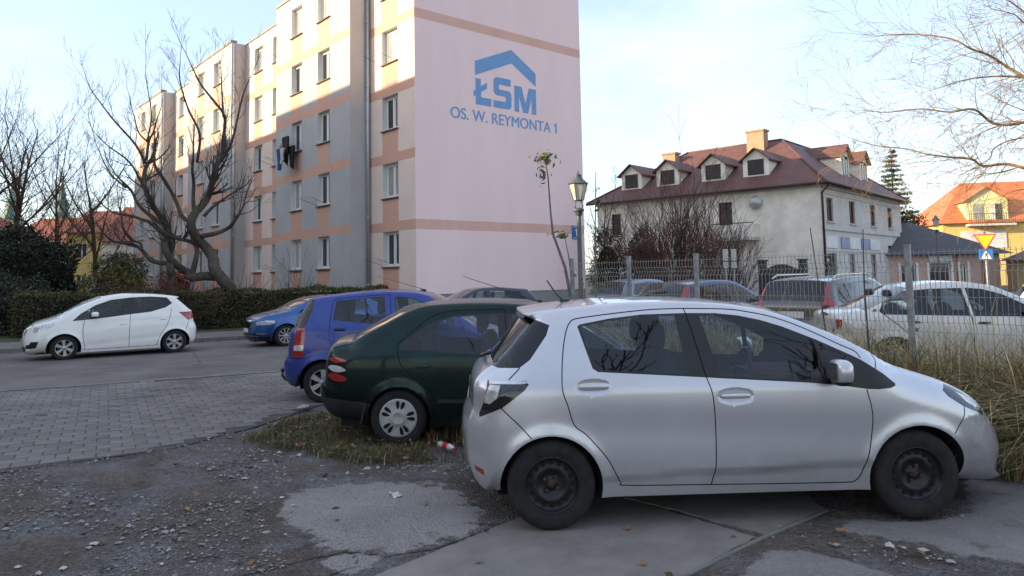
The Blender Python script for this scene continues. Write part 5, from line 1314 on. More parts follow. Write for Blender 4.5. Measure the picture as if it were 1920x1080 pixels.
for u in (5.15, 7.2):
    m = MB(); m.tube([(u, -.12, .1), (u, -.12, 2.7)], .06, 6); m.build('downpipe', ['brick_red'], sh)
ye_ = hip_house('yellow_house', (42.3, 72, 0), R_(-10), 16, 11, 6.05, 10.6, 'wall_yellow', 'tiles_orange', 'bright yellow house with orange roof and lime green dormer', 'house', .5, 4.0, [(1.0, 3.2, 1.0, 1.4), (5.4, 1.0, 1.1, 1.5), (9.5, 3.2, 1.0, 1.4)])
m = MB(); m.poly([(2.2, -.06, 6.0), (5.9, -.06, 6.0), (5.9, -.06, 8.3), (4.05, -.06, 9.5), (2.2, -.06, 8.3)]); m.poly([(2.2, -.06, 6.0), (2.2, -.06, 8.3), (2.2, 4, 8.3), (2.2, 2.6, 6.0)]); m.poly([(5.9, -.06, 6.0), (5.9, 2.6, 6.0), (5.9, 4, 8.3), (5.9, -.06, 8.3)]); dm = m.build('dormer', ['wall_lime'], ye_)
m = MB(); m.prism([(4.05, -.3, 9.62), (1.9, -.3, 8.22), (1.9, 5, 8.22), (4.05, 5, 9.62)], (0, 0, -.1)); m.prism([(4.05, -.3, 9.622), (6.2, -.3, 8.22), (6.2, 5, 8.22), (4.05, 5, 9.622)][::-1], (0, 0, -.1)); m.build('dormer_roof', ['tiles_orange'], dm)
for u0, u1, mt in ((2.8, 3.7, 'pane_blind'), (4.3, 4.75, 'white_paint'), (4.8, 5.35, 'pane_dark')):
    m = MB(); m.boxm((u0, -.10, 6.3), (u1, -.065, 7.9)); m.build('window', [mt], dm)
m = MB(); m.boxm((2.0, -1.1, 5.75), (6.1, -.065, 5.95)); m.build('balcony', ['stucco_grey'], ye_)
m = MB()
for k in range(22): m.tube([(2.05 + k * .19, -1.05, 5.96), (2.05 + k * .19, -1.05, 6.9)], .02, 4)
m.tube([(2.05, -1.05, 6.9), (6.05, -1.05, 6.9)], .03, 5); m.build('balcony_rail', ['iron'], ye_)
m = MB(); m.boxm((1.6, -.08, 3.6), (5.6, -.01, 5.3)); m.build('banner', ['board_white'], ye_)
cw_ = hip_house('cream_garage', (36.2, 52, 0), R_(-18), 9, 4, 2.2, 3.1, 'wall_ochre', 'tiles_brown', 'low ochre outbuilding with dark ivy-covered roof at the right', 'building', .4, 1.0, [(5, .7, .9, 1.0)])
hip_house('red_roof_house', (-66, 92, 0), R_(2), 24, 12, 5.6, 10.6, 'wall_ochre', 'tiles_red', 'long house with weathered red roof behind the dark evergreen', 'house', .5, 3, [(2 + 3 * k, 2.6, 1.1, 1.6) for k in range(7)])
hip_house('red_roof_house', (-72, 80, 0), R_(-4), 15, 11, 6.0, 9.9, 'wall_white', 'tiles_red', 'red-roofed house at the left edge of the picture', 'house', .5, 3, [(2 + 3 * k, 2.6, 1.1, 1.6) for k in range(4)])
hip_house('yellow_terrace', (-47.5, 78, 0), R_(14), 13, 10, 7.2, 10.0, 'wall_yellow', 'tiles_red', 'yellow terraced house with red roof behind the left trees', 'house', .4, .5, [(1 + 2.4 * k, z, 1.0, 1.5) for k in range(5) for z in (1.2, 4.6)])
hip_house('white_cottage', (-38.6, 69, 0), R_(10), 8, 9, 5.7, 9.4, 'wall_white', 'tiles_red', 'white house with steep red roof beside the apartment block', 'house', .4, .5, [(1 + 2.3 * k, z, .9, 1.3) for k in range(3) for z in (.9, 3.4)])
def spire(loc, label):
    r = empty('church_tower', loc, 0, label, 'tower')
    m = MB(); m.boxm((-2.0, -2.0, 0), (2.0, 2.0, 19)); m.build('shaft', ['wall_white'], r)
    m = MB(); m.lathe([(2.5, 19), (2.6, 19.3), (1.9, 20.5), (1.7, 21.2), (1.8, 21.4), (1.35, 21.6), (1.35, 23.2), (1.6, 23.4), (1.2, 24.2), (.8, 24.8), (.75, 25.6), (.95, 25.8), (.5, 26.8), (.18, 28.6), (.0, 30.2)], 8, smooth=False); m.build('spire', ['copper'], r)
    m = MB(); m.tube([(0, 0, 30.0), (0, 0, 31.2)], .07, 5); m.box((0, 0, 30.8), (.6, .1, .1)); m.build('cross', ['iron'], r)
spire((-123.2, 180, -1.2), 'green copper church spire furthest to the left')
spire((-110.8, 180, -2.0), 'green copper church spire seen through the bare tree, nearer the block')

# ------------------------------------------------------------------ vegetation
M('bark_dark', (.072, .062, .052), .95, var=.4, scale=7, bump=.5, bscale=25)
M('bark_brown', (.085, .055, .040), .95, var=.35, scale=7)
M('bark_golden', (.26, .175, .085), .9, var=.5, scale=2.0)
M('bark_grey', (.16, .155, .145), .9, var=.4, scale=9)
M('twig_red', (.14, .066, .048), .95, var=.3, scale=3)
M('leaf_hedge', (.075, .085, .022), .8, island=.55, var=.4, scale=.7)
M('leaf_hedge_brown', (.065, .060, .026), .85, island=.55, var=.45, scale=.9)
M('leaf_dark', (.012, .022, .012), .75, island=.5)
M('leaf_grey', (.055, .062, .040), .75, island=.6)
M('leaf_gold', (.13, .10, .025), .8, island=.5)
M('leaf_green', (.10, .14, .035), .75, island=.5)
M('leaf_fir', (.050, .070, .032), .8, island=.6)
M('leaf_russet', (.16, .035, .020), .85, island=.6)
M('leaf_litter', (.21, .115, .065), .9, island=.7)
M('leaf_dry', (.26, .16, .085), .9, island=.6)
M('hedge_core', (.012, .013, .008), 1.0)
M('grass_straw', (.50, .375, .175), .85, island=.45); M('grass_green', (.13, .155, .055), .8, island=.5); M('grass_pale', (.55, .47, .30), .85, island=.3); M('weed_green', (.075, .095, .030), .85, island=.5, var=.5, scale=2.5); M('weed_brown', (.125, .085, .052), .9, island=.5); M('grass_brown', (.17, .12, .07), .9, island=.5)

def leaf_mesh(name, P, size, mats, seed=0, aspect=.55, mi=None, up=0.):
    r = np.random.default_rng(seed); n = len(P); P = np.asarray(P, float)
    N = r.normal(size=(n, 3)); N[:, 2] += up; N /= np.linalg.norm(N, axis=1)[:, None]
    T = r.normal(size=(n, 3)); T -= N * (T * N).sum(1)[:, None]; T /= np.linalg.norm(T, axis=1)[:, None]; B = np.cross(N, T)
    s = (np.asarray(size) * r.uniform(.6, 1.4, n))[:, None]
    V = np.stack([P - T * s, P + B * s * aspect + N * s * .12, P + T * s, P - B * s * aspect + N * s * .12], 1).reshape(-1, 3)
    F = np.arange(4 * n).reshape(n, 4)
    if mi is None: mi = r.integers(0, len(mats), n) if len(mats) > 1 else None
    return np_mesh(name, V, F, mats, mi)
def ell_points(n, c, rad, seed, shell=.55, lump=.18):
    r = np.random.default_rng(seed); d = r.normal(size=(n, 3)); d /= np.linalg.norm(d, axis=1)[:, None]
    k = r.uniform(shell, 1, n) ** .6
    L = 1 + lump * (np.sin(d[:, 0] * 5 + seed) * np.sin(d[:, 1] * 6 + 1.3 * seed) + np.sin(d[:, 2] * 7 + seed * 2.1))
    return np.asarray(c) + d * np.asarray(rad) * (k * L)[:, None]

def branch(mb, p, d, L, r, lev, rr, up=.10, wob=.22, kids=4, ang=.75, nseg=5, tipr=.0022, ratio=.62, sides=None):
    p = Vector(p); d = Vector(d).normalized(); pts = [p.copy()]; ds = [d.copy()]
    for i in range(nseg):
        d = (d + Vector((rr.uniform(-wob, wob), rr.uniform(-wob, wob), rr.uniform(-wob, wob) + up))).normalized()
        p = p + d * (L / nseg); pts.append(p.copy()); ds.append(d.copy())
    r1 = max(tipr, r * (.35 if lev else .25)); rad = [r + (r1 - r) * i / nseg for i in range(nseg + 1)]
    mb.tube(pts, rad, sides or (6 if r > .05 else 4 if r > .015 else 3), cap=False)
    if lev <= 0: return
    for k in range(kids):
        t = rr.uniform(.25, 1.0); i = min(nseg, max(1, int(round(t * nseg))))
        b = ds[i]; ax = b.orthogonal().normalized(); ax.rotate(Matrix.Rotation(rr.uniform(0, 6.28), 3, b))
        nd = b.copy(); nd.rotate(Matrix.Rotation(rr.uniform(.5, 1.2) * ang, 3, ax))
        branch(mb, pts[i], nd, L * ratio * rr.uniform(.7, 1.2), max(tipr, rad[i] * .6), lev - 1, rr, up, wob, max(2, kids - 1), ang, max(3, nseg - 1), tipr, ratio)

def limb_tree(name, label, limbs, base, twig_mat, bark, seed, twL=1.2, lev=2, kids=3, density=2.2, up=.16, depth_j=.5, leaves=None, cat='tree', tipr=.006, group=None, rs=1.):
    """tree from main limbs given as (points, r0, r1); twigs grow along the outer part of every limb"""
    rr = random.Random(seed); root = empty(name, base, 0, label, cat, group); B = Vector(base)
    tm, cm = MB(), MB(); ends = []
    for pts, r0, r1, *o in limbs:
        ph = rr.uniform(0, 6.28); n = len(pts)
        P = [Vector(p) - B for p in pts]; r0, r1 = r0 * rs, r1 * rs
        P = [q + Vector((0, depth_j * math.sin(ph + 1.3 * i) * min(1, i / 3), 0)) for i, q in enumerate(P)]
        P = [Vector(q) for q in catmull([tuple(q) for q in P], 4)]
        m_ = len(P); rad = [r0 + (r1 - r0) * i / (m_ - 1) for i in range(m_)]
        tm.tube(P, rad, 9 if r0 > .08 else 7, cap=True)
        st = o[0] if o else .3
        tot = sum((P[i + 1] - P[i]).length for i in range(m_ - 1)); cnt = max(3, int(tot * density))
        for k in range(cnt):
            i = int((st + (1 - st) * (k + rr.random()) / cnt) * (m_ - 1)); i = min(i, m_ - 2)
            d = (P[i + 1] - P[i]).normalized(); ax = d.orthogonal().normalized(); ax.rotate(Matrix.Rotation(rr.uniform(0, 6.28), 3, d)); nd = d.copy(); nd.rotate(Matrix.Rotation(rr.uniform(.4, 1.1), 3, ax))
            branch(cm, P[i], nd, twL * rr.uniform(.45, 1.15), max(tipr * 1.6, rad[i] * .38), lev, rr, up, .20, kids, .8, 5, tipr)
        branch(cm, P[-1], (P[-1] - P[-2]), twL * 1.1, max(tipr * 1.5, r1 * .9), lev, rr, up, .18, kids + 1, .7, 5, tipr)
    t = tm.build('trunk', [bark], root); c = cm.build('crown', [twig_mat], root)
    if leaves:
        n_, sz, mats = leaves; V = np.array(cm.v); idx = np.random.default_rng(seed).integers(0, len(V), n_)
        link('leaves', leaf_mesh('leaves', V[idx], sz, mats, seed), root)
    return root

def J(L, dy): return [(x, y + dy, z) for x, y, z in L]
Y0 = 27.
L_ = lambda pts: [(x, Y0, z) for x, z in pts]
old = [
    (L_([(-10.2, .0), (-10.32, 1.35), (-10.56, 1.8), (-10.85, 2.22), (-11.09, 2.65), (-11.42, 3.04), (-11.62, 3.37), (-11.72, 3.8), (-11.63, 4.27), (-11.5, 4.65), (-11.36, 4.99), (-11.08, 5.41), (-10.8, 5.98), (-10.70, 6.4)]), .34, .12, .75),
    (L_([(-10.84, 1.95), (-11.32, 1.97), (-11.79, 1.94), (-12.02, 2.1), (-12.26, 2.25), (-12.46, 2.58), (-12.65, 3.01), (-12.76, 3.39), (-12.95, 3.92), (-13.2, 4.4), (-13.3, 4.88), (-13.46, 5.46), (-13.61, 6.03), (-13.55, 6.4)]), .24, .09, .6),
    (L_([(-11.79, 2.0), (-11.68, 2.47), (-11.71, 2.95), (-11.9, 3.24), (-12.47, 3.44), (-12.86, 3.73)]), .15, .07, .6),
    (L_([(-11.45, 3.45), (-10.96, 3.55), (-10.58, 3.73), (-10.25, 3.92), (-9.9, 4.29)]), .13, .07, .8),
    (L_([(-11.39, 4.18), (-11.07, 4.55), (-10.74, 4.83)]), .09, .06, .7),
    (L_([(-11.73, 4.2), (-11.83, 4.85), (-11.84, 5.43), (-11.75, 5.9), (-11.66, 6.3)]), .11, .06, .5),
    (L_([(-11.72, 3.9), (-11.91, 3.99), (-12.3, 4.29), (-12.59, 4.87), (-12.79, 5.49), (-13.04, 6.02), (-13.19, 6.4)]), .12, .06, .5),
    (L_([(-12.45, 2.45), (-13.17, 2.55), (-13.65, 2.94), (-14.08, 3.18), (-14.45, 3.25)]), .13, .06, .6),
    (L_([(-13.65, 2.94), (-13.75, 3.22), (-14.08, 3.37), (-14.23, 3.75), (-14.25, 4.2)]), .08, .04, .6),
    (L_([(-12.81, 3.5), (-13.33, 3.97), (-13.76, 4.12), (-14.19, 4.27), (-14.5, 4.32)]), .11, .05, .5),
    (L_([(-12.96, 3.95), (-13.53, 4.41), (-13.92, 4.75), (-14.26, 5.23), (-14.5, 5.6)]), .11, .05, .5),
    (L_([(-12.09, 3.40), (-11.72, 3.99)]), .08, .07, .9),
    (L_([(-12.5, 0), (-12.49, 1.83), (-12.47, 2.21), (-12.60, 2.8)]), .25, .17, .95),
    (L_([(-13.55, 6.3), (-13.52, 7.04), (-13.39, 7.39), (-13.09, 7.81)]), .08, .03),
    (L_([(-13.52, 7.0), (-13.81, 7.35), (-13.96, 7.98)]), .05, .025), (L_([(-13.54, 7.0), (-13.45, 8.02), (-13.66, 9.3)]), .05, .02),
    (L_([(-10.75, 6.2), (-10.76, 7.07), (-10.71, 7.97), (-11.38, 8.97), (-11.79, 9.75)]), .10, .03), (L_([(-10.71, 7.9), (-10.81, 9.14), (-10.91, 9.8)]), .05, .02),
    (L_([(-11.66, 6.2), (-11.62, 7.27), (-11.99, 8.17), (-12.19, 9.2), (-12.29, 10.0)]), .08, .02), (L_([(-10.72, 6.3), (-10.34, 6.93), (-10.05, 8.58), (-9.88, 9.4)]), .08, .025),
    (L_([(-13.59, 6.2), (-14.02, 6.93), (-14.81, 7.88), (-15.42, 8.84)]), .08, .025), (L_([(-13.25, 4.6), (-13.8, 5.6), (-14.3, 6.3), (-15.0, 6.9)]), .08, .03), (L_([(-14.3, 5.3), (-14.9, 5.9), (-15.3, 6.9)]), .05, .02)]
limb_tree('old_tree', 'crooked pruned bare tree leaning behind the hedge before the apartment block', old, (-10.3, 27, 0), 'bark_dark', 'bark_dark', 3, 1.15, 2, 3, 2.3, .20, .35, tipr=.0042, rs=.72)
def far_tree(seed, x, y, h_, lean, label, bark='bark_dark', spread=.5, lev=3, thick=.16, group='bare trees on the left', leaves=None, up=.12, tipr=.0075, forks=5, t0=.28):
    rr = random.Random(seed); limbs = []
    top = Vector((x + lean * h_ * .5, y, h_ * .62)); tr = [(x, y, 0), (x + lean * .1 * h_, y, h_ * .2), (x + lean * .28 * h_, y, h_ * .42), tuple(top)]
    limbs.append((tr, thick, thick * .45, .5))
    for k in range(forks):
        t = t0 + (1 - t0) * k / forks; q = np.array([np.interp(t, (0, .33, .66, 1), [p[i] for p in tr]) for i in range(3)])
        a = rr.uniform(0, 6.28); s = rr.uniform(.5, 1.0) * spread * h_
        limbs.append(([tuple(q), tuple(q + np.array([math.cos(a) * s * .35, math.sin(a) * s * .35, h_ * .13])), tuple(q + np.array([math.cos(a) * s * .7, math.sin(a) * s * .7, h_ * .30]))], thick * .45, thick * .16, .2))
    return limb_tree('bare_tree', label, limbs, (x, y, 0), bark, bark, seed, h_ * .17, lev, 3, 1.9, up, .15, leaves, tipr=tipr, group=group, rs=.68)
DRY = (260, .05, ['leaf_dry'])
far_tree(21, -31.0, 45, 14.0, .16, 'bare tree leaning right with a forked stem, left of the church spires', 'bark_brown', .42, 2, .24, leaves=DRY)
far_tree(22, -28.1, 45, 13.2, .0, 'slender upright bare tree in front of the right church spire', 'bark_brown', .30, 2, .15, leaves=DRY)
far_tree(23, -24.9, 44, 11.2, -.10, 'dark bare tree with thick trunk between the yellow house and the old tree', 'bark_dark', .42, 2, .22, leaves=(120, .05, ['leaf_dry']))
far_tree(24, -26.2, 42, 8.3, .02, 'low spreading bare tree before the yellow terraced house', 'bark_brown', .55, 2, .15)
far_tree(25, -33.6, 46, 15.0, .05, 'tall bare tree at the left edge of the picture', 'bark_brown', .40, 2, .26, leaves=DRY)
far_tree(26, -35.5, 52, 15.5, .04, 'bare tree furthest left, mostly outside the picture', 'bark_brown', .40, 2, .26)
far_tree(27, 4.6, 37, 6.6, .02, 'thin dark bare tree between the block and the white house', 'bark_dark', .34, 2, .13, group='bare trees by the white house')
for i_, (x_, y_, h_) in enumerate(((-7.5, -9.5, 12.5), (1.5, -11.0, 13.0), (9.5, -9.0, 12.0))): far_tree(61 + i_, x_, y_, h_, .0, ('bare tree on the near side of the lot, mirrored in the white minivan', 'bare tree on the near side of the lot, mirrored in the silver car\'s rear window', 'bare tree on the near side of the lot, mirrored in the silver car\'s front window')[i_], 'bark_dark', .55, 1, .34, group='bare trees behind the viewpoint', tipr=.02, forks=9)
# shrub of fine upright twigs in front of the white house
def twig_shrub(name, label, c, rx, ry, h_, n, mt, seed, spread=.9, lev=1, kids=4, r0=.022, tipr=.009, trunk=None, group=None):
    rr = random.Random(seed); root = empty(name, c, 0, label, 'shrub', group); cm = MB(); tm = MB()
    for k in range(n):
        a = rr.uniform(0, 6.28); u = rr.random() ** .5
        b = Vector((rx * .35 * u * math.cos(a), ry * .35 * u * math.sin(a), 0)); d = Vector((rx * spread * u * math.cos(a), ry * spread * u * math.sin(a), h_ * (1.0 - .58 * u ** 3)))
        L = d.length * rr.uniform(.55, .95)
        branch(tm if k % 4 == 0 else cm, b, d, L, r0 * rr.uniform(.7, 1.4), lev, rr, .04, .11, kids, .45, 6, tipr, .5)
    tm.build('stems', [trunk or mt], root); cm.build('twigs', [mt], root); return root
twig_shrub('bare_shrub', 'broad reddish-brown bare shrub before the white house', (7.2, 32.5, 0), 2.3, 1.5, 5.3, 150, 'twig_red', 5, 1.0, 2, 4, .024, .0075, 'bark_dark')
twig_shrub('bare_shrub', 'reddish bare shrub under the balcony of the white house', (9.6, 33.0, 0), 1.3, 1.1, 4.0, 60, 'twig_red', 6, 1.0, 2, 4, .020, .0075, 'bark_dark')
def bush(name, label, c, rad, n, size, mats, seed, cat='shrub', shell=.6, core=True, lump=.16, group=None):
    root = empty(name, (c[0], c[1], 0), 0, label, cat, group)
    P = ell_points(n, (0, 0, c[2]), rad, seed, shell, lump); P = P[P[:, 2] > .03]
    link('foliage', leaf_mesh('foliage', P, size, mats, seed), root)
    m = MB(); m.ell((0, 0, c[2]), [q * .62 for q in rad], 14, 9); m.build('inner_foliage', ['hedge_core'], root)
    m = MB(); m.tube([(0, 0, 0), (.05, 0, c[2])], [.09, .05], 7); m.build('stem', ['bark_dark'], root)
    return root
bush('evergreen_bush', 'tall dark evergreen bush at the left edge behind the hedge', (-21.6, 31.6, 2.2), (2.1, 1.5, 2.0), 9000, .085, ['leaf_dark'], 1)
bush('evergreen_bush', 'dark evergreen bush, right-hand rounded mass behind the hedge', (-19.6, 30.4, 2.0), (1.5, 1.4, 1.95), 8000, .08, ['leaf_dark'], 2)
bush('evergreen_bush', 'dark evergreen bush running out of the left edge', (-24.2, 32.2, 2.1), (1.6, 1.4, 2.1), 5000, .085, ['leaf_dark'], 21)
bush('grey_leaved_shrub', 'grey-green leaved shrub in front of the dark evergreen', (-16.9, 25.4, .95), (1.5, .9, 1.05), 5500, .055, ['leaf_grey', 'leaf_grey', 'leaf_dark'], 3)
bush('grey_leaved_shrub', 'grey-green leaved shrub cut by the left picture edge', (-18.6, 26.0, 1.1), (1.3, .9, 1.15), 4500, .055, ['leaf_grey', 'leaf_grey', 'leaf_dark'], 31)
bush('golden_shrub', 'low golden-leaved shrub behind the hedge', (-15.0, 27.6, 1.0), (1.6, 1.0, 1.25), 5500, .05, ['leaf_gold', 'leaf_gold', 'leaf_hedge'], 4)
bush('thuja', 'rounded dark green conifer bush behind the golden shrub', (-15.7, 29.4, 1.7), (1.15, 1.0, 1.55), 7000, .05, ['leaf_hedge', 'leaf_dark'], 5)
bush('dark_fir_bush', 'small dark green fir beside the bare shrub at the white house', (6.1, 34.5, 1.9), (.95, .9, 2.0), 5000, .06, ['leaf_dark', 'leaf_fir'], 6)
bush('ivy_bush', 'yellowing ivy mass beside the gable corner', (4.6, 35.5, 1.9), (.9, .8, 2.0), 3500, .06, ['leaf_gold', 'leaf_dark'], 7)
bush('russet_bush', 'small red-leaved bush beside the apartment block', (-16.5, 36, 1.4), (.9, .8, 1.1), 2500, .06, ['leaf_russet'], 8)
twig_shrub('brown_shrub', 'leafless brown shrub behind the hedge, left of the old tree', (-12.6, 26.4, 0), 1.9, .7, 1.95, 150, 'twig_red', 8, 1.0, 1, 4, .012, .006, group='brown shrubs behind the hedge')
twig_shrub('brown_shrub', 'leafless brown shrub behind the hedge, under the old tree', (-10.6, 27.4, 0), 1.9, .7, 1.75, 150, 'twig_red', 9, 1.0, 1, 4, .012, .006, group='brown shrubs behind the hedge')
twig_shrub('brown_shrub', 'leafless sparse shrub against the cream bay of the block', (-8.9, 30.3, 0), .8, .5, 2.6, 24, 'bark_dark', 10, 1.0, 1, 4, .012, .006, group='brown shrubs behind the hedge')
# clipped hedge
def hedge(label, p0, p1, h0, h1, th, n, seed):
    p0 = np.array(p0); p1 = np.array(p1); d = p1 - p0; L = np.linalg.norm(d); d /= L; nn = np.array([-d[1], d[0]]); r = np.random.default_rng(seed)
    root = empty('hedge', (p0[0], p0[1], 0), 0, label, 'hedge')
    u = r.uniform(0, 1, n); face = r.integers(0, 10, n); a = u * L; hh = h0 + (h1 - h0) * u + .05 * np.sin(a * 2.1) + .03 * np.sin(a * 5.3)
    w = np.where(face < 6, r.normal(0, .045, n), r.uniform(0, th, n)) + .06 * np.sin(a * 3.1) * (face < 6); z = np.where(face < 6, r.uniform(.02, 1, n) * hh, hh + r.normal(0, .04, n))
    w = np.where(face == 9, th + r.normal(0, .05, n), w); z = np.where(face == 9, r.uniform(.1, 1, n) * hh, z)
    e = r.random(n) < .06; a = np.where(e, r.normal(0, .05, n), a); w = np.where(e, r.uniform(0, th, n), w); z = np.where(e, r.uniform(.02, 1, n) * h0, z)
    P = np.stack([d[0] * a + nn[0] * w, d[1] * a + nn[1] * w, z], 1)
    brown = (r.random(n) < np.clip(.25 + .6 * np.sin(a * .7 + 1) ** 2 * (z < hh * .93), 0, .9)).astype(int)
    link('foliage', leaf_mesh('foliage', P, .042, ['leaf_hedge', 'leaf_hedge_brown'], seed, mi=brown, up=.4), root)
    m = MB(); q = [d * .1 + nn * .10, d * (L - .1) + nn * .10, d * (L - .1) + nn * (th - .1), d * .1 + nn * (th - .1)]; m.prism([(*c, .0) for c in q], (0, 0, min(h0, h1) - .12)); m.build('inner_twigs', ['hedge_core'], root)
    sm = MB(); rr = random.Random(seed)
    for k in range(int(L * 5)):
        a_ = rr.uniform(.1, L - .1); b = d * a_ + nn * rr.uniform(-.03, .1); sm.tube([(*b, 0), (b[0] + rr.uniform(-.1, .1), b[1] - .05, rr.uniform(.5, 1.2))], [.010, .005], 4)
    sm.build('stems', ['bark_dark'], root)
hedge('long clipped hedge behind the white and the bright blue car', (-16.1, 23.75), (-4.9, 29.3), 1.42, 1.40, .95, 26000, 12)
# spruce behind the white house
def spruce(label, x, y, h_, rb, seed):
    rr = random.Random(seed); root = empty('spruce', (x, y, 0), 0, label, 'tree'); m = MB(); m.tube([(0, 0, 0), (0, 0, h_)], [.22, .02], 7); m.build('trunk', ['bark_brown'], root)
    pts = []
    z = 1.0
    while z < h_ - .2:
        R = rb * (1 - z / h_) ** .85 + .12
        for k in range(6):
            a = rr.uniform(0, 6.28); L = R * rr.uniform(.75, 1.15); dz = -.18 * L
            e = Vector((math.cos(a) * L, math.sin(a) * L, z + dz)); bm = MB(); bm.tube([(0, 0, z), tuple(e * .5 + Vector((0, 0, z * .5 + .02))), tuple(e + Vector((0, 0, .15 * L)))], [.025, .018, .008], 4, cap=False); bm.build('branch', ['bark_brown'], root)
            for q in range(int(16 + 26 * L)):
                t = rr.uniform(.15, 1.05); pts.append((math.cos(a) * L * t + rr.gauss(0, .10), math.sin(a) * L * t + rr.gauss(0, .10), z + dz * t + .12 * L * t * t + rr.gauss(-.06, .06)))
        z += .40
    link('crown', leaf_mesh('crown', pts, .13, ['leaf_fir'], seed, .3), root)
spruce('tall spruce behind the right end of the white house', 32.4, 62, 12.2, 3.2, 4)
bush('leafy_tree', 'dark leafy tree below the spruce behind the white house', (33.6, 63, 4.2), (2.4, 2.0, 2.6), 4000, .13, ['leaf_fir', 'leaf_dark'], 40, 'tree')
# sunlit tree whose branches reach in from the right
Yr = 16.
Lr = lambda pts, dy=0: [(x, Yr + dy, z) for x, z in pts]
rt = [([(13.6, 16.2, 0), (13.5, 16.2, 2.0), (13.3, 16.1, 3.6), (13.2, 16, 5.2), (13.3, 16, 7.5), (13.4, 16, 9.5)], .30, .08, .6),
      (Lr([(13.25, 4.6), (12.2, 4.85), (11.35, 5.02), (10.64, 4.95), (10.09, 4.96), (9.55, 5.21), (9.08, 5.18), (8.62, 5.33), (7.91, 5.28), (7.2, 5.28)]), .085, .010, .2),
      (Lr([(13.3, 3.4), (12.2, 3.6), (11.27, 3.91), (10.81, 4.12), (10.38, 4.11), (10.0, 4.25), (9.34, 4.26), (8.83, 4.35), (8.57, 4.52), (7.87, 4.65), (7.17, 4.8)], .6), .08, .010, .25),
      (Lr([(13.2, 4.9), (12.2, 5.0), (11.36, 5.14), (11.07, 5.54), (10.7, 5.83), (10.31, 5.92), (9.71, 5.85), (9.11, 5.74), (8.31, 5.52)], -.5), .085, .010, .2),
      (Lr([(13.2, 5.2), (12.1, 5.4), (11.4, 5.7), (11.11, 6.02), (10.74, 6.39), (10.27, 6.56), (9.72, 6.62), (9.34, 6.87), (8.8, 7.08), (8.41, 7.13), (7.69, 7.02)], .2), .085, .010, .2),
      (Lr([(13.25, 6.0), (12.2, 6.2), (11.46, 6.5), (11.29, 6.91), (11.01, 6.96), (10.58, 6.98), (10.15, 7.09), (9.6, 7.14)], -.8), .07, .010, .2),
      (Lr([(13.3, 6.8), (12.4, 7.1), (11.53, 7.47), (11.14, 7.69), (10.3, 8.1)], .3), .07, .012, .2), (Lr([(13.3, 4.0), (12.2, 4.0), (11.3, 4.31), (11.0, 4.59), (10.72, 4.95), (10.27, 5.32), (9.9, 5.65)], -.3), .06, .010, .3),
      (Lr([(12.2, 4.85), (11.21, 4.74), (10.68, 4.52), (10.39, 4.24), (9.78, 3.9)], .9), .04, .009, .2), (Lr([(12.2, 4.9), (11.33, 4.82), (10.77, 4.63), (10.23, 4.76), (9.6, 4.7), (9.11, 4.43)], -.9), .05, .009, .2),
      (Lr([(13.3, 3.0), (12.4, 3.1), (11.6, 3.4), (10.9, 3.5), (10.2, 3.3)], .1), .05, .009, .3)]
rt = [([(x + .55, y, z) for x, y, z in q[0]],) + tuple(q[1:]) for q in rt]
limb_tree('sunlit_tree', 'bare tree with golden sunlit branches reaching in from the right edge', rt, (14.15, 16.2, 0), 'bark_golden', 'bark_golden', 17, 1.3, 2, 4, 5.0, .0, .25, tipr=.0026, rs=.58)
# saplings at the end of the fence
def sapling(label, pts, r, leafc, seed, n=60, bark='bark_grey', sz=.05):
    root = empty('sapling', pts[0], 0, label, 'tree'); B = Vector(pts[0]); m = MB(); m.tube([Vector(p) - B for p in pts], [r + (.006 - r) * i / (len(pts) - 1) for i in range(len(pts))], 7); m.build('trunk', [bark], root)
    rr = np.random.default_rng(seed); P = []
    for c, rad, k in leafc: P.append(np.array(c) - np.array(pts[0]) + rr.normal(0, 1, (k, 3)) * np.array(rad))
    P = np.concatenate(P); link('leaves', leaf_mesh('leaves', P, sz, ['leaf_green', 'leaf_green', 'leaf_gold'], seed, .4, up=.6), root)
sapling('thin crooked sapling with a tuft of green leaves at its top', [(.97, 11.9, 0), (.93, 11.9, 1.4), (.84, 11.9, 1.91), (.66, 11.9, 2.45), (.63, 11.9, 2.8), (.60, 11.9, 3.4), (.55, 11.9, 3.72)], .035, [((.55, 11.9, 3.70), (.09, .09, .06), 70), ((.50, 11.9, 3.48), (.05, .05, .10), 24)], 1)
sapling('short sapling with a few brownish leaves beside the fence end', [(1.0, 12.1, 0), (.98, 12.1, 1.5), (.92, 12.1, 2.1), (.86, 12.1, 2.42)], .018, [((.84, 12.1, 2.43), (.10, .08, .03), 26)], 2)
sapling('straight pale sapling stem standing behind the fence', [(1.36, 12.2, 0), (1.36, 12.2, 1.5), (1.385, 12.2, 2.6), (1.42, 12.2, 3.5)], .022, [((1.40, 12.2, 1.75), (.08, .08, .14), 40), ((1.43, 12.2, 3.0), (.04, .04, .12), 10)], 3, bark='bark_grey')
sapling('dark dead stem standing in the dry grass left of the near fence post', [(4.15, 8.65, .2), (4.13, 8.65, 1.0), (4.12, 8.65, 1.6), (4.14, 8.65, 2.25)], .014, [((4.15, 8.65, 1.3), (.05, .05, .2), 4)], 4, bark='bark_dark')
sapling('slanting dark dead stem behind the fence, left of the near post', [(3.85, 9.0, .2), (3.80, 9.0, .9), (3.74, 9.0, 1.5), (3.66, 9.0, 2.3)], .012, [((3.8, 9.0, 1.3), (.05, .05, .2), 4)], 5, bark='bark_dark')

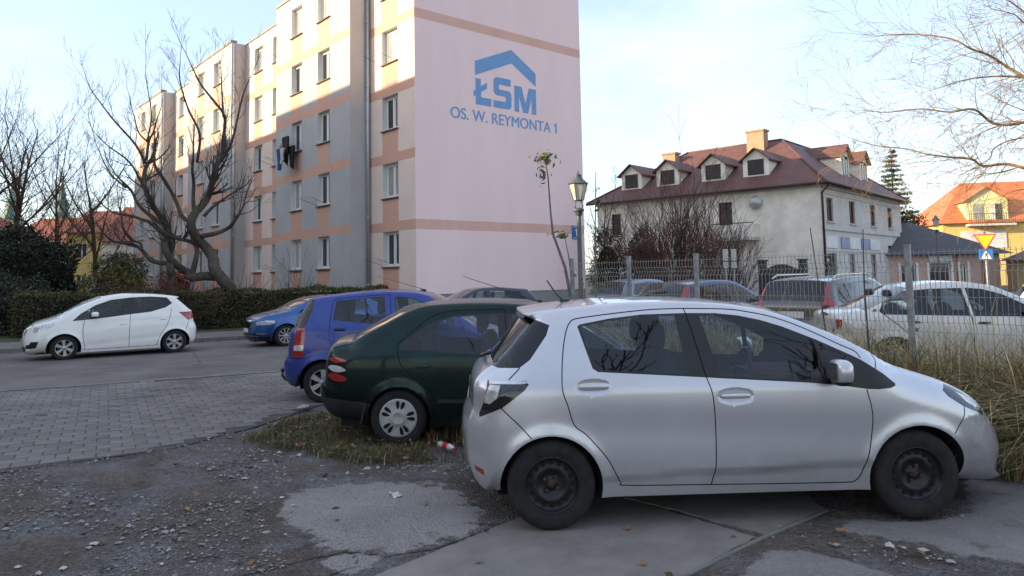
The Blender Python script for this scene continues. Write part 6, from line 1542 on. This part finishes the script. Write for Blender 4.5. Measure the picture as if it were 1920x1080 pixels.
# ------------------------------------------------------------------ grass
def blades(name, P, h_, wd, mats, seed, bend=(.2, .8), pick=None, lean=None):
    r = np.random.default_rng(seed); n = len(P); h_ = h_ * r.uniform(.55, 1.2, n); az = r.uniform(0, 6.28, n); be = r.uniform(*bend, n); wd = wd * r.uniform(.6, 1.3, n)
    D = np.stack([np.cos(az), np.sin(az)], 1)
    if lean is not None: D = D + np.array(lean); D /= np.linalg.norm(D, axis=1)[:, None] + 1e-9
    S = np.stack([-D[:, 1], D[:, 0]], 1); lv = np.array([0, .3, .58, .82, 1.]); V = []
    for t in lv:
        c = np.empty((n, 3)); c[:, :2] = P[:, :2] + D * (be * h_ * t ** 2.2)[:, None]; c[:, 2] = P[:, 2] + h_ * t * (1 - .42 * be * t ** 1.5)
        w = (wd * (1 - t * .92))[:, None] / 2
        for s in (-1, 1):
            q = c.copy(); q[:, :2] += S * w * s; V.append(q)
    V = np.stack(V, 1); k = len(lv); F = []
    o = np.arange(n) * 2 * k
    for i in range(k - 1): F.append(np.stack([o + 2 * i, o + 2 * i + 1, o + 2 * i + 3, o + 2 * i + 2], 1))
    mi = r.choice(len(mats), n, p=pick); F = np.stack(F, 1).reshape(-1, 4)
    return np_mesh(name, V.reshape(-1, 3), F, mats, np.repeat(mi, k - 1))
def scatter(poly, n, seed, z=0., clump=0):
    r = np.random.default_rng(seed); pa = np.array(poly); lo, hi = pa.min(0), pa.max(0); out = []
    while sum(map(len, out)) < n:
        if clump:
            c = r.uniform(lo, hi, (max(1, n // clump), 2)); c = c[pip(c[:, 0], c[:, 1], poly)]; q = np.repeat(c, clump, 0) + r.normal(0, .05, (len(c) * clump, 2))
        else:
            q = r.uniform(lo, hi, (n, 2)); q = q[pip(q[:, 0], q[:, 1], poly)]
        out.append(q)
    q = np.concatenate(out)[:n]; return np.column_stack([q, np.full(len(q), z)])
TG_ = [(7.6, 4.9), (4.25, 6.35), (4.05, 6.95), (3.5, 7.55), (2.6, 7.75), (1.7, 8.9), (.7, 11.0), (.9, 12.4), (2.6, 11.4), (4.6, 9.5), (5.9, 8.2), (8.5, 5.4)]
tp = scatter(TG_, 30000, 3, 0., 12)
tp = tp[~((tp[:, 0] < 4.6) & (tp[:, 1] < 7.6))]
o = link('tall_grass', blades('tall_grass', tp, 1.32, .015, ['grass_straw', 'grass_green', 'grass_pale', 'grass_brown'], 1, (.35, 1.7), (.42, .34, .12, .12), lean=(-.45, -.35))); tag(o, 'tall dry grass growing along the wire fence', 'grass', kind='stuff')
tp = scatter([(7.2, 5.0), (4.15, 6.20), (4.02, 6.85), (3.4, 7.45), (4.4, 7.6), (6, 6.2), (7.6, 5.2)], 5500, 5, 0., 10)
tp = tp[~((tp[:, 0] < 4.45) & (tp[:, 1] < 7.3))]
o = link('matted_grass', blades('matted_grass', tp, .62, .012, ['grass_straw', 'grass_green', 'grass_brown', 'grass_pale'], 2, (.6, 1.9), (.40, .28, .2, .12), lean=(-.7, -.5))); tag(o, 'matted bent grass at the front of the silver car', 'grass', kind='stuff')
tp = scatter([(6.0, 5.0), (4.12, 6.15), (3.98, 6.9), (4.5, 7.2), (6.2, 5.4)], 2600, 51, 0., 10)
o = link('short_grass', blades('short_grass', tp, .34, .010, ['grass_straw', 'grass_green', 'grass_brown'], 21, (.2, 1.2), (.42, .38, .2), lean=(-.3, -.3))); tag(o, 'short mixed grass at the corner of the silver car bumper', 'grass', kind='stuff')
tp = scatter([(2.2, 9.2), (6.0, 6.2), (6.2, 6.5), (2.4, 9.8)], 90, 6, .3)
o = link('reed_stalks', blades('reed_stalks', tp, 1.55, .012, ['grass_pale', 'grass_straw'], 3, (.05, .4), (.6, .4))); tag(o, 'pale dead stalks rising above the grass by the fence', 'grass', kind='stuff')
VG = [(-3.05, 8.35), (-2.93, 9.4), (-2.45, 9.9), (-1.85, 9.4), (-.55, 9.3), (-.30, 8.2), (-.42, 7.45), (-.75, 7.18), (-1.35, 7.12), (-1.75, 7.35), (-2.24, 7.75), (-2.66, 8.0)]
vp = scatter(VG, 10000, 7, -.01, 14); keep = ~((np.abs(vp[:, 0] + 1.24) < .34) & (np.abs(vp[:, 1] - 7.97) < .13)); vp = vp[keep]; vp = vp[np.hypot(vp[:, 0] + .70, (vp[:, 1] - 7.62) * .8) > .24]
o = link('weeds', blades('weeds', vp, .14, .007, ['weed_green', 'weed_brown', 'grass_straw'], 4, (.3, 1.6), (.68, .28, .04))); tag(o, 'weedy green and brown tufts round the green car\'s rear wheel', 'weeds', kind='stuff')
vp = scatter([(-.95, 7.3), (-.9, 8.3), (-.2, 8.3), (-.3, 7.45)], 420, 8, -.01, 8); vp = vp[np.hypot(vp[:, 0] + .70, (vp[:, 1] - 7.60) * .7) > .26]
o = link('dry_weeds', blades('dry_weeds', vp, .34, .005, ['weed_brown', 'grass_straw'], 5, (.1, .9), (.8, .2))); tag(o, 'dry upright weeds between the green and the silver car', 'weeds', kind='stuff')
vp = scatter(VG, 800, 9, .02); vp[:, 2] += nrg.uniform(0, .06, len(vp))
o = link('fallen_leaves', leaf_mesh('fallen_leaves', vp, .022, ['leaf_litter'], 3, .7, up=1.8)); tag(o, 'brown fallen leaves caught in the weeds', 'leaves', kind='stuff')
vp = scatter([(-4.5, 4.2), (-3.4, 8.0), (-.4, 7.0), (3.8, 5.0), (2.0, 4.2)], 60, 10, .015)
o = link('fallen_leaves', leaf_mesh('fallen_leaves', vp, .028, ['leaf_litter'], 4, .7, up=3)); tag(o, 'few brown leaves scattered over the gravel', 'leaves', kind='stuff')
vp = np.concatenate([scatter([tuple(kerb0 + RD * t + RN * w) for t, w in ((-11, -.35), (12, -.35), (12, 0), (-11, 0))], 300, 11, .035)])
o = link('fallen_leaves', leaf_mesh('fallen_leaves', vp, .035, ['leaf_litter'], 5, .7, up=3)); tag(o, 'brown leaves gathered along the far kerb', 'leaves', kind='stuff')

# ------------------------------------------------------------------ stones on the gravel
def stone_shape(r, s):
    v = [Vector(q) for q in ((1, 0, 0), (-1, 0, 0), (0, 1, 0), (0, -1, 0), (0, 0, 1), (0, 0, -.6), (.6, .6, .3), (-.6, .55, .35), (.55, -.6, .3), (-.6, -.6, .25))]
    f = [(0, 6, 4), (6, 2, 4), (2, 7, 4), (7, 1, 4), (1, 9, 4), (9, 3, 4), (3, 8, 4), (8, 0, 4), (0, 5, 6), (6, 5, 2), (2, 5, 7), (7, 5, 1), (1, 5, 9), (9, 5, 3), (3, 5, 8), (8, 5, 0)]
    sx, sy, sz = r.uniform(.7, 1.3), r.uniform(.6, 1.0), r.uniform(.35, .7)
    return [Vector((q.x * sx, q.y * sy, q.z * sz)) * s * r.uniform(.85, 1.15) for q in v], f
def stones(name, P, sizes, mats, seed):
    r = random.Random(seed); V = []; F = []
    for p, s in zip(P, sizes):
        v, f = stone_shape(r, s); a = r.uniform(0, 6.28); ca, sa = math.cos(a), math.sin(a); o = len(V)
        V += [(p[0] + q.x * ca - q.y * sa, p[1] + q.x * sa + q.y * ca, p[2] + q.z) for q in v]; F += [tuple(o + i for i in t) for t in f]
    return np_mesh(name, V, F, mats)
GP = [(-5.2, 3.9), (-5.2, 6.8), (-3.9, 7.75), (-3.2, 8.3), (-2.4, 7.7), (-1.6, 7.2), (-.4, 7.1), (-.35, 6.4), (-.9, 6.7), (-1.9, 6.6), (-2.0, 5.8), (-1.6, 5.2), (-1.4, 4.6), (-1.9, 3.6)]
gp = scatter(GP, 8200, 12, -.002)
eg = np.array(resample(near_edge[1:5], .012)); eg = eg + nrg.normal(0, .07, eg.shape) + np.array([.05, -.03]); gpe = np.column_stack([eg, np.full(len(eg), .012)])
gm_ = np.sin(gp[:, 0] * 2.3 + 1.2 * np.sin(gp[:, 1] * 1.9)) + np.sin(gp[:, 1] * 3.1 + gp[:, 0] * 1.3); gp = gp[gm_ > -.55 + .9 * (nrg.random(len(gp)) - .5)]
gp = np.concatenate([gp, gpe])
o = link('gravel', stones('gravel', gp, np.clip(nrg.lognormal(-4.70, .5, len(gp)), .004, .032), ['stone'], 2)); tag(o, 'grey gravel strewn over the worn ground', 'gravel', kind='stuff')
gp = np.concatenate([scatter([(-1.3, 7.0), (-1.3, 7.5), (-.3, 7.6), (-.3, 7.0)], 420, 13, -.005), scatter([(1.6, 4.75), (1.9, 5.2), (2.3, 5.1), (2.9, 4.65), (2.3, 4.3)], 110, 14, -.005), scatter([(1.0, 5.05), (2.2, 6.2), (3.8, 5.6), (2.4, 3.8), (-.8, 3.8)], 130, 15, .0)])
o = link('pebbles', stones('pebbles', gp, np.clip(nrg.lognormal(-4.7, .4, len(gp)), .004, .026), ['stone', 'stone_pale'], 3)); tag(o, 'pale pebbles between the parked cars', 'pebbles', kind='stuff')
sr = random.Random(31); STV = [stones('stone', [(0, 0, 0)], [1.0], ['stone_pale'], s) for s in range(6)]
STL = [((2.39, 4.87), .040), ((2.46, 4.83), .028), ((2.56, 4.79), .034), ((-1.86, 7.16), .034), ((-1.39, 7.02), .042), ((-1.3, 7.05), .026), ((-2.2, 7.6), .036), ((-2.45, 7.75), .03), ((2.62, 4.6), .03)]
for (x_, y_), s in STL + [((sr.uniform(-3.6, -1.5), sr.uniform(4.2, 6.9)), sr.uniform(.018, .034)) for _ in range(20)]:
    o = link('stone', sr.choice(STV), bpy.data.objects['ground'], (x_, y_, .004)); o.scale = (s, s, s); o.rotation_euler = (0, 0, sr.uniform(0, 6.28))

# ------------------------------------------------------------------ wire fence
M('galvanised', (.25, .27, .30), .5, metal=.5, var=.3, scale=12)
M('wire', (.30, .32, .34), .5, metal=.5)
fence = empty('wire_fence', (FA[0], FA[1], 0), math.atan2(FD[1], FD[0]), 'galvanised wire mesh fence behind the silver car', 'fence')
posts = [-5.0, -2.5, 0.0, 2.72, 3.9, 5.07]; FH = 2.02
for t in posts:
    m = MB(); m.boxm((t - .029, -.022, 0), (t + .029, .022, FH)); m.boxm((t - .032, -.025, FH + .001), (t + .032, .025, FH + .02)); p = m.build('post', ['galvanised'], fence)
    for zz in (.45, 1.1, 1.75):
        m = MB(); m.boxm((t - .05, -.045, zz), (t + .05, -.026, zz + .04)); m.build('clamp', ['galvanised'], p)
zz_ = [.12, .50, .55, .60, 1.10, 1.15, 1.20, 1.74, 1.80, 1.86, 1.98]; yy_ = [0, 0, .045, 0, 0, .045, 0, 0, .05, 0, 0]
for ta, tb in zip(posts[:-1], posts[1:]):
    m = MB(); n = int(round((tb - ta - .1) / .05)); 
    for k in range(n + 1):
        t = ta + .05 + (tb - ta - .1) * k / n; m.tube([(t, -.03 - y, z) for y, z in zip(yy_, zz_)], .0036, 3, cap=False)
    for z, y in ((.12, 0), (.33, 0), (.50, 0), (.60, 0), (.85, 0), (1.10, 0), (1.20, 0), (1.47, 0), (1.74, 0), (1.86, 0), (1.80, .05), (1.95, 0)): m.tube([(ta + .04, -.035 - y, z), (tb - .04, -.035 - y, z)], .0034, 3, cap=False)
    o = m.build('wire_mesh', ['wire'], fence); o['kind'] = 'stuff'

# ------------------------------------------------------------------ street lamps
M('lamp_iron', (.10, .125, .13), .55, metal=.3, var=.2, scale=8); M('lamp_pane', (.50, .49, .42), .35, var=.1, scale=4)
def lantern_post(label, loc, top):
    r = empty('street_lamp', loc, 0, label, 'lamp', 'old-style lantern posts'); H0 = top - .90
    m = MB(); m.lathe([(.13, 0), (.13, .5), (.10, .6), (.075, .8), (.058, 1.2), (.052, H0 - .05)], 14); m.lathe([(.055, H0 - .12), (.09, H0 - .08), (.09, H0 - .02), (.13, H0 + .0), (.14, H0 + .04), (.06, H0 + .08)], 14); m.build('pole', ['lamp_iron'], r)
    m = MB()
    for k in range(4):
        a = math.pi / 4 + k * math.pi / 2; c, s = math.cos(a), math.sin(a); m.tube([(.10 * c, .10 * s, H0 + .03), (.13 * c, .13 * s, H0 + .12), (.09 * c, .09 * s, H0 + .26)], .012, 5)
    m.build('bracket', ['lamp_iron'], r)
    z0, z1 = H0 + .26, H0 + .66; a0, a1 = .115, .225; m = MB(); 
    for k in range(6):
        a = k * math.pi / 3; b = a + math.pi / 3; P = lambda q, rr_, z: (rr_ * math.cos(q), rr_ * math.sin(q), z)
        m.tube([P(a, a0, z0), P(a, a1, z1)], .011, 5); m.tube([P(a, a0, z0), P(b, a0, z0)], .012, 5); m.tube([P(a, a1, z1), P(b, a1, z1)], .014, 5); m.tube([P(a, a1, z1), P(a, a1 + .02, z1 + .05)], .010, 4)
    m.build('lantern_frame', ['lamp_iron'], r)
    for k in range(6):
        a = k * math.pi / 3; b = a + math.pi / 3; g = MB(); g.quad(P(a, a0 * .98, z0), P(b, a0 * .98, z0), P(b, a1 * .98, z1), P(a, a1 * .98, z1)); g.build('pane', ['lamp_pane'], r)
    m = MB(); m.lathe([(a1 + .02, z1), (a1 - .02, z1 + .05), (.10, z1 + .15), (.085, z1 + .19), (.10, z1 + .20), (.055, z1 + .25), (.02, z1 + .27), (.022, z1 + .31), (.008, z1 + .33), (.0, z1 + .38)], 12); m.build('lantern_roof', ['lamp_iron'], r)
lantern_post('old-style lantern post beside the pink gable', (1.62, 17.7, 0), 4.21)
lantern_post('old-style lantern post in front of the low pink shop', (26.05, 45, 0), 4.95)

# ------------------------------------------------------------------ traffic signs
M('sign_yellow', (.78, .47, .02), .5); M('sign_red', (.50, .03, .03), .5); M('sign_road_blue', (.03, .15, .50), .45); M('sign_back', (.45, .46, .48), .5, metal=.4, var=.1, scale=5); M('sign_black', (.01, .01, .01), .6)
def rot_to_cam(x, y): return math.atan2(x, -y) * 0 + math.atan2(-x, y)
ts = empty('crossing_sign', (12.88, 20, 0), -.5, 'yellow give-way triangle over a blue pedestrian crossing sign', 'sign')
m = MB(); m.tube([(0, .03, 0), (0, .03, 2.75)], .03, 8); m.build('pole', ['galvanised'], ts)
def tri(r, z, y): return [(-r * .87, y, z + r * .5), (0, y, z - r), (r * .87, y, z + r * .5)]
m = MB(); m.prism(tri(.31, 2.52, 0), (0, -.012, 0)); tp_ = m.build('give_way_plate', ['sign_red'], ts)
m = MB(); m.prism(tri(.255, 2.52, -.0125), (0, -.004, 0)); m.build('give_way_face', ['sign_yellow'], tp_)
m = MB(); m.boxm((-.17, -.012, 1.97), (.17, 0, 2.27)); bp_ = m.build('crossing_plate', ['sign_road_blue'], ts)
m = MB(); m.prism([(-.125, -.0125, 2.0), (.125, -.0125, 2.0), (0, -.0125, 2.225)], (0, -.003, 0)); wt = m.build('crossing_triangle', ['white_paint'], bp_)
m = MB(); y = -.0158
for pts in ([(-.010, 2.168), (.012, 2.168), (.014, 2.150), (-.012, 2.150)], [(-.020, 2.145), (.022, 2.145), (.016, 2.085), (-.014, 2.085)], [(-.014, 2.083), (.002, 2.083), (-.030, 2.015), (-.046, 2.02)], [(.004, 2.083), (.016, 2.083), (.044, 2.015), (.030, 2.012)], [(-.022, 2.140), (-.030, 2.132), (-.048, 2.095), (-.040, 2.092)], [(.024, 2.140), (.046, 2.10), (.040, 2.094), (.020, 2.128)]): m.prism([(a, y, b) for a, b in pts][::-1], (0, -.002, 0))
m.build('walking_figure', ['sign_black'], bp_)
for i, (x, lab) in enumerate(((6.95, 'left-hand pair of blank sign backs behind the fence'), (7.22, 'right-hand pair of blank sign backs behind the fence'))):
    r = empty('sign_back', (x, 24, 0), -.2, lab, 'sign', 'sign backs behind the fence'); m = MB(); m.tube([(0, .03, 0), (0, .03, 2.5)], .02, 6); m.build('pole', ['galvanised'], r)
    for za, zb_ in ((1.90, 2.10), (2.14, 2.52)):
        m = MB(); m.boxm((-.085, -.012, za), (.085, 0, zb_)); m.build('plate', ['sign_back'], r)
# grey notice board and a cabinet glimpsed on the left
nb = empty('notice_board', (-19.0, 33.5, 0), .5, 'pale notice board between the evergreen bush and the golden shrub', 'board')
m = MB(); m.boxm((-.45, -.03, 1.25), (.45, 0, 2.1)); m.build('panel', ['sign_back'], nb)
for x in (-.4, .4):
    m = MB(); m.boxm((x - .03, .001, 0), (x + .03, .05, 1.3)); m.build('leg', ['galvanised'], nb)

# ------------------------------------------------------------------ litter
M('pet_clear', (.55, .58, .60), .15, coat=1.); M('label_red', (.45, .02, .03), .4)
bt = empty('plastic_bottle', (-.80, 7.80, .05), -.9, 'crushed plastic bottle with red label and cap lying in the weeds', 'bottle')
m = MB(); m.lathe([(0, 0), (.030, .004), (.033, .03), (.028, .06), (.034, .09), (.034, .20), (.026, .245), (.014, .275), (.014, .29)], 14, 0, 'x'); m.build('body', ['pet_clear'], bt)
m = MB(); m.lathe([(.0352, .10), (.0356, .15), (.0352, .185)], 14, 0, 'x'); m.build('label_band', ['label_red'], bt)
m = MB(); m.lathe([(.017, .278), (.017, .303), (0, .303)], 12, 0, 'x'); m.build('cap', ['label_red'], bt)
def crumple(name, loc, s, seed, mt, label):
    r = random.Random(seed); n = 7; V = [((i - n / 2) * s / n, (j - n / 2) * s * .5 / n, .004 + r.uniform(0, .02)) for j in range(n) for i in range(n)]
    F = [(j * n + i, j * n + i + 1, (j + 1) * n + i + 1, (j + 1) * n + i) for j in range(n - 1) for i in range(n - 1)]
    o = link(name, np_mesh(name, V, F, [mt]), None, loc); o.rotation_euler = (0, 0, r.uniform(0, 3)); return tag(o, label, 'litter')
crumple('paper_scrap', (-1.0, 6.14, .010), .17, 1, 'stone_pale', 'pale scrap of paper on the round asphalt patch')
crumple('paper_scrap', (-2.9, 10.2, .045), .28, 2, 'stone_pale', 'crumpled white scrap on the block paving behind the blue car')
crumple('orange_scrap', (2.18, 5.09, .02), .10, 3, 'leaf_litter', 'rusty orange scrap beside the slab joint under the silver car')

def tube_obj(name, pts, r, mt, parent, n=6):
    m = MB(); m.tube(pts, r, n); return m.build(name, [mt], parent)
# ------------------------------------------------------------------ cars behind the fence and by the gable
G5 = 'cars parked behind the fence'
tlp = [(-1.96, .96), (-1.62, .94), (-1.64, .74), (-1.96, .74)]
build_car(simple_car('paint_white_metal', 4.05, 2.46, 1.40, .83, 'sedan', 'seven', tail=[(-2.02, .88), (-1.90, .87), (-1.91, .72), (-2.02, .72)]), 'pearl white notchback behind the fence at the right edge', (6.72, 11.25, .20), -7, .98, .06, 'car', G5)
wg = simple_car('paint_graphite', 4.45, 2.62, 1.45, .86, 'wagon', 'seven', tail=[(-2.22, 1.34), (-1.93, 1.34), (-2.02, 1.06), (-1.90, .96), (-1.92, .78), (-2.22, .78)], glass='car_glass_tint')
wg['patches'] = [('tail_lamp', [(.56, .80), (.68, .80), (.68, 1.0), (.62, 1.30), (.57, 1.30), (.60, 1.02), (.56, .96)], -1, 'lamp_red', .008, True), ('number_plate', [(-.26, .70), (.26, .70), (.26, .82), (-.26, .82)], -1, 'plate_white', .012)]
wgo, *_ = build_car(wg, 'graphite estate car with tall red tail lamps behind the fence', (6.75, 15.35, .20), 44, 1.0, .06, 'car', G5)
for s_ in (1, -1): tube_obj('roof_rail', [(.1, s_ * .60, 1.44), (-.05, s_ * .60, 1.50), (-1.45, s_ * .60, 1.49), (-1.65, s_ * .60, 1.42)], .018, 'car_chrome', wgo)
build_car(simple_car('paint_navy', 3.8, 2.46, 1.40, .82, 'hatch', 'seven', tail=[(-1.70, 1.32), (-1.38, 1.32), (-1.52, 1.02), (-1.58, .88), (-1.80, .88)]), 'navy blue hatchback with high red tail lamp behind the fence', (4.55, 17.2, .20), 36, 1.0, .06, 'car', G5)
build_car(simple_car('paint_grey_blue', 4.1, 2.5, 1.40, .83, 'hatch'), 'grey-blue car furthest left behind the fence', (4.1, 23.5, .20), 44, 1.0, .08, 'car', G5)
build_car(simple_car('paint_white', 4.2, 2.5, 1.42, .85, 'hatch'), 'pale car glimpsed at the far right beyond the white notchback', (12.3, 14.6, .20), -30, 1.0, .08, 'car', G5)
build_car(simple_car('paint_night', 3.95, 2.46, 1.44, .83, 'hatch'), 'dark teal hatchback at the foot of the pink gable', (-1.15, 22.9), 200, 1.0, .07)

# ------------------------------------------------------------------ the parked cars


car, ob, wfS = build_car(SILVER, 'silver five-door hatchback with black steel wheels, nearest car', (1.52, 6.161), 2.18, 1.043, h=.034)
tube_obj('antenna', [(-1.06, 0, 1.50), (-1.12, 0, 1.56), (-1.19, 0, 1.665)], [.008, .006, .005], 'car_black', car)
m = MB(); m.ell((-1.05, 0, 1.50), (.045, .03, .018)); m.build('antenna_base', ['car_black'], car)
tube_obj('rear_wiper', [(-1.70, .02, 1.10), (-1.725, -.30, 1.115), (-1.66, -.52, 1.16)], .014, 'car_black', car)

car, ob, wfG = build_car(GREEN, 'dark green hatchback with dull silver wheel covers, between the silver and the blue car', (.078, 8.743), -1.0, 1.03, h=.045)
tube_obj('antenna', [(.20, 0, 1.43), (-.12, 0, 1.55), (-.66, 0, 1.735)], [.007, .004, .003], 'car_black', car)
m = MB(); m.ell((.21, 0, 1.435), (.05, .03, .018)); m.build('antenna_base', ['car_black'], car)
for s in (1, -1):
    m = MB(); m.box((-1.625, s * .775, .35), (.012, .17, .22), 0, ry=.25); m.build('mud_flap', ['bumper_plastic'], car)

car, ob, wfB = build_car(BLUE, 'ultramarine blue small hatchback with tow bar, behind the green car', (-1.559, 11.512), 1.0, 1.03, h=.05)
tube_obj('tow_bar', [(-1.55, 0, .30), (-1.80, 0, .24), (-1.92, 0, .24), (-1.97, 0, .30), (-1.97, 0, .36)], [.024, .022, .022, .02, .018], 'car_black', car, 8)
m = MB(); m.ell((-1.97, 0, .385), (.03, .03, .03)); m.build('tow_ball', ['car_black'], car)
m = MB(); m.ell((.15, 0, 1.535), (.05, .03, .02)); m.build('antenna_base', ['car_black'], car)
tube_obj('antenna', [(.15, 0, 1.55), (-.15, 0, 1.64), (-.55, 0, 1.76)], [.005, .003, .002], 'car_black', car)
tube_obj('rear_wiper', [(-1.665, 0, 1.06), (-1.66, -.25, 1.10), (-1.60, -.40, 1.20)], .012, 'car_black', car)
for s in (1, -1):
    m = MB(); m.box((-1.545, s * .72, .33), (.012, .15, .18), 0, ry=.2); m.build('mud_flap', ['bumper_plastic'], car)

car, ob, wf_ = build_car(WHITE, 'white compact minivan parked at the far kerb in front of the hedge', (-9.971, 18.637), -146.45, .907, h=.055)
car, ob, wf_ = build_car(AZURE, 'bright blue saloon with chrome grille, nose out behind the ultramarine hatchback', (-5.525, 21.183), 213.5, .91, h=.055)
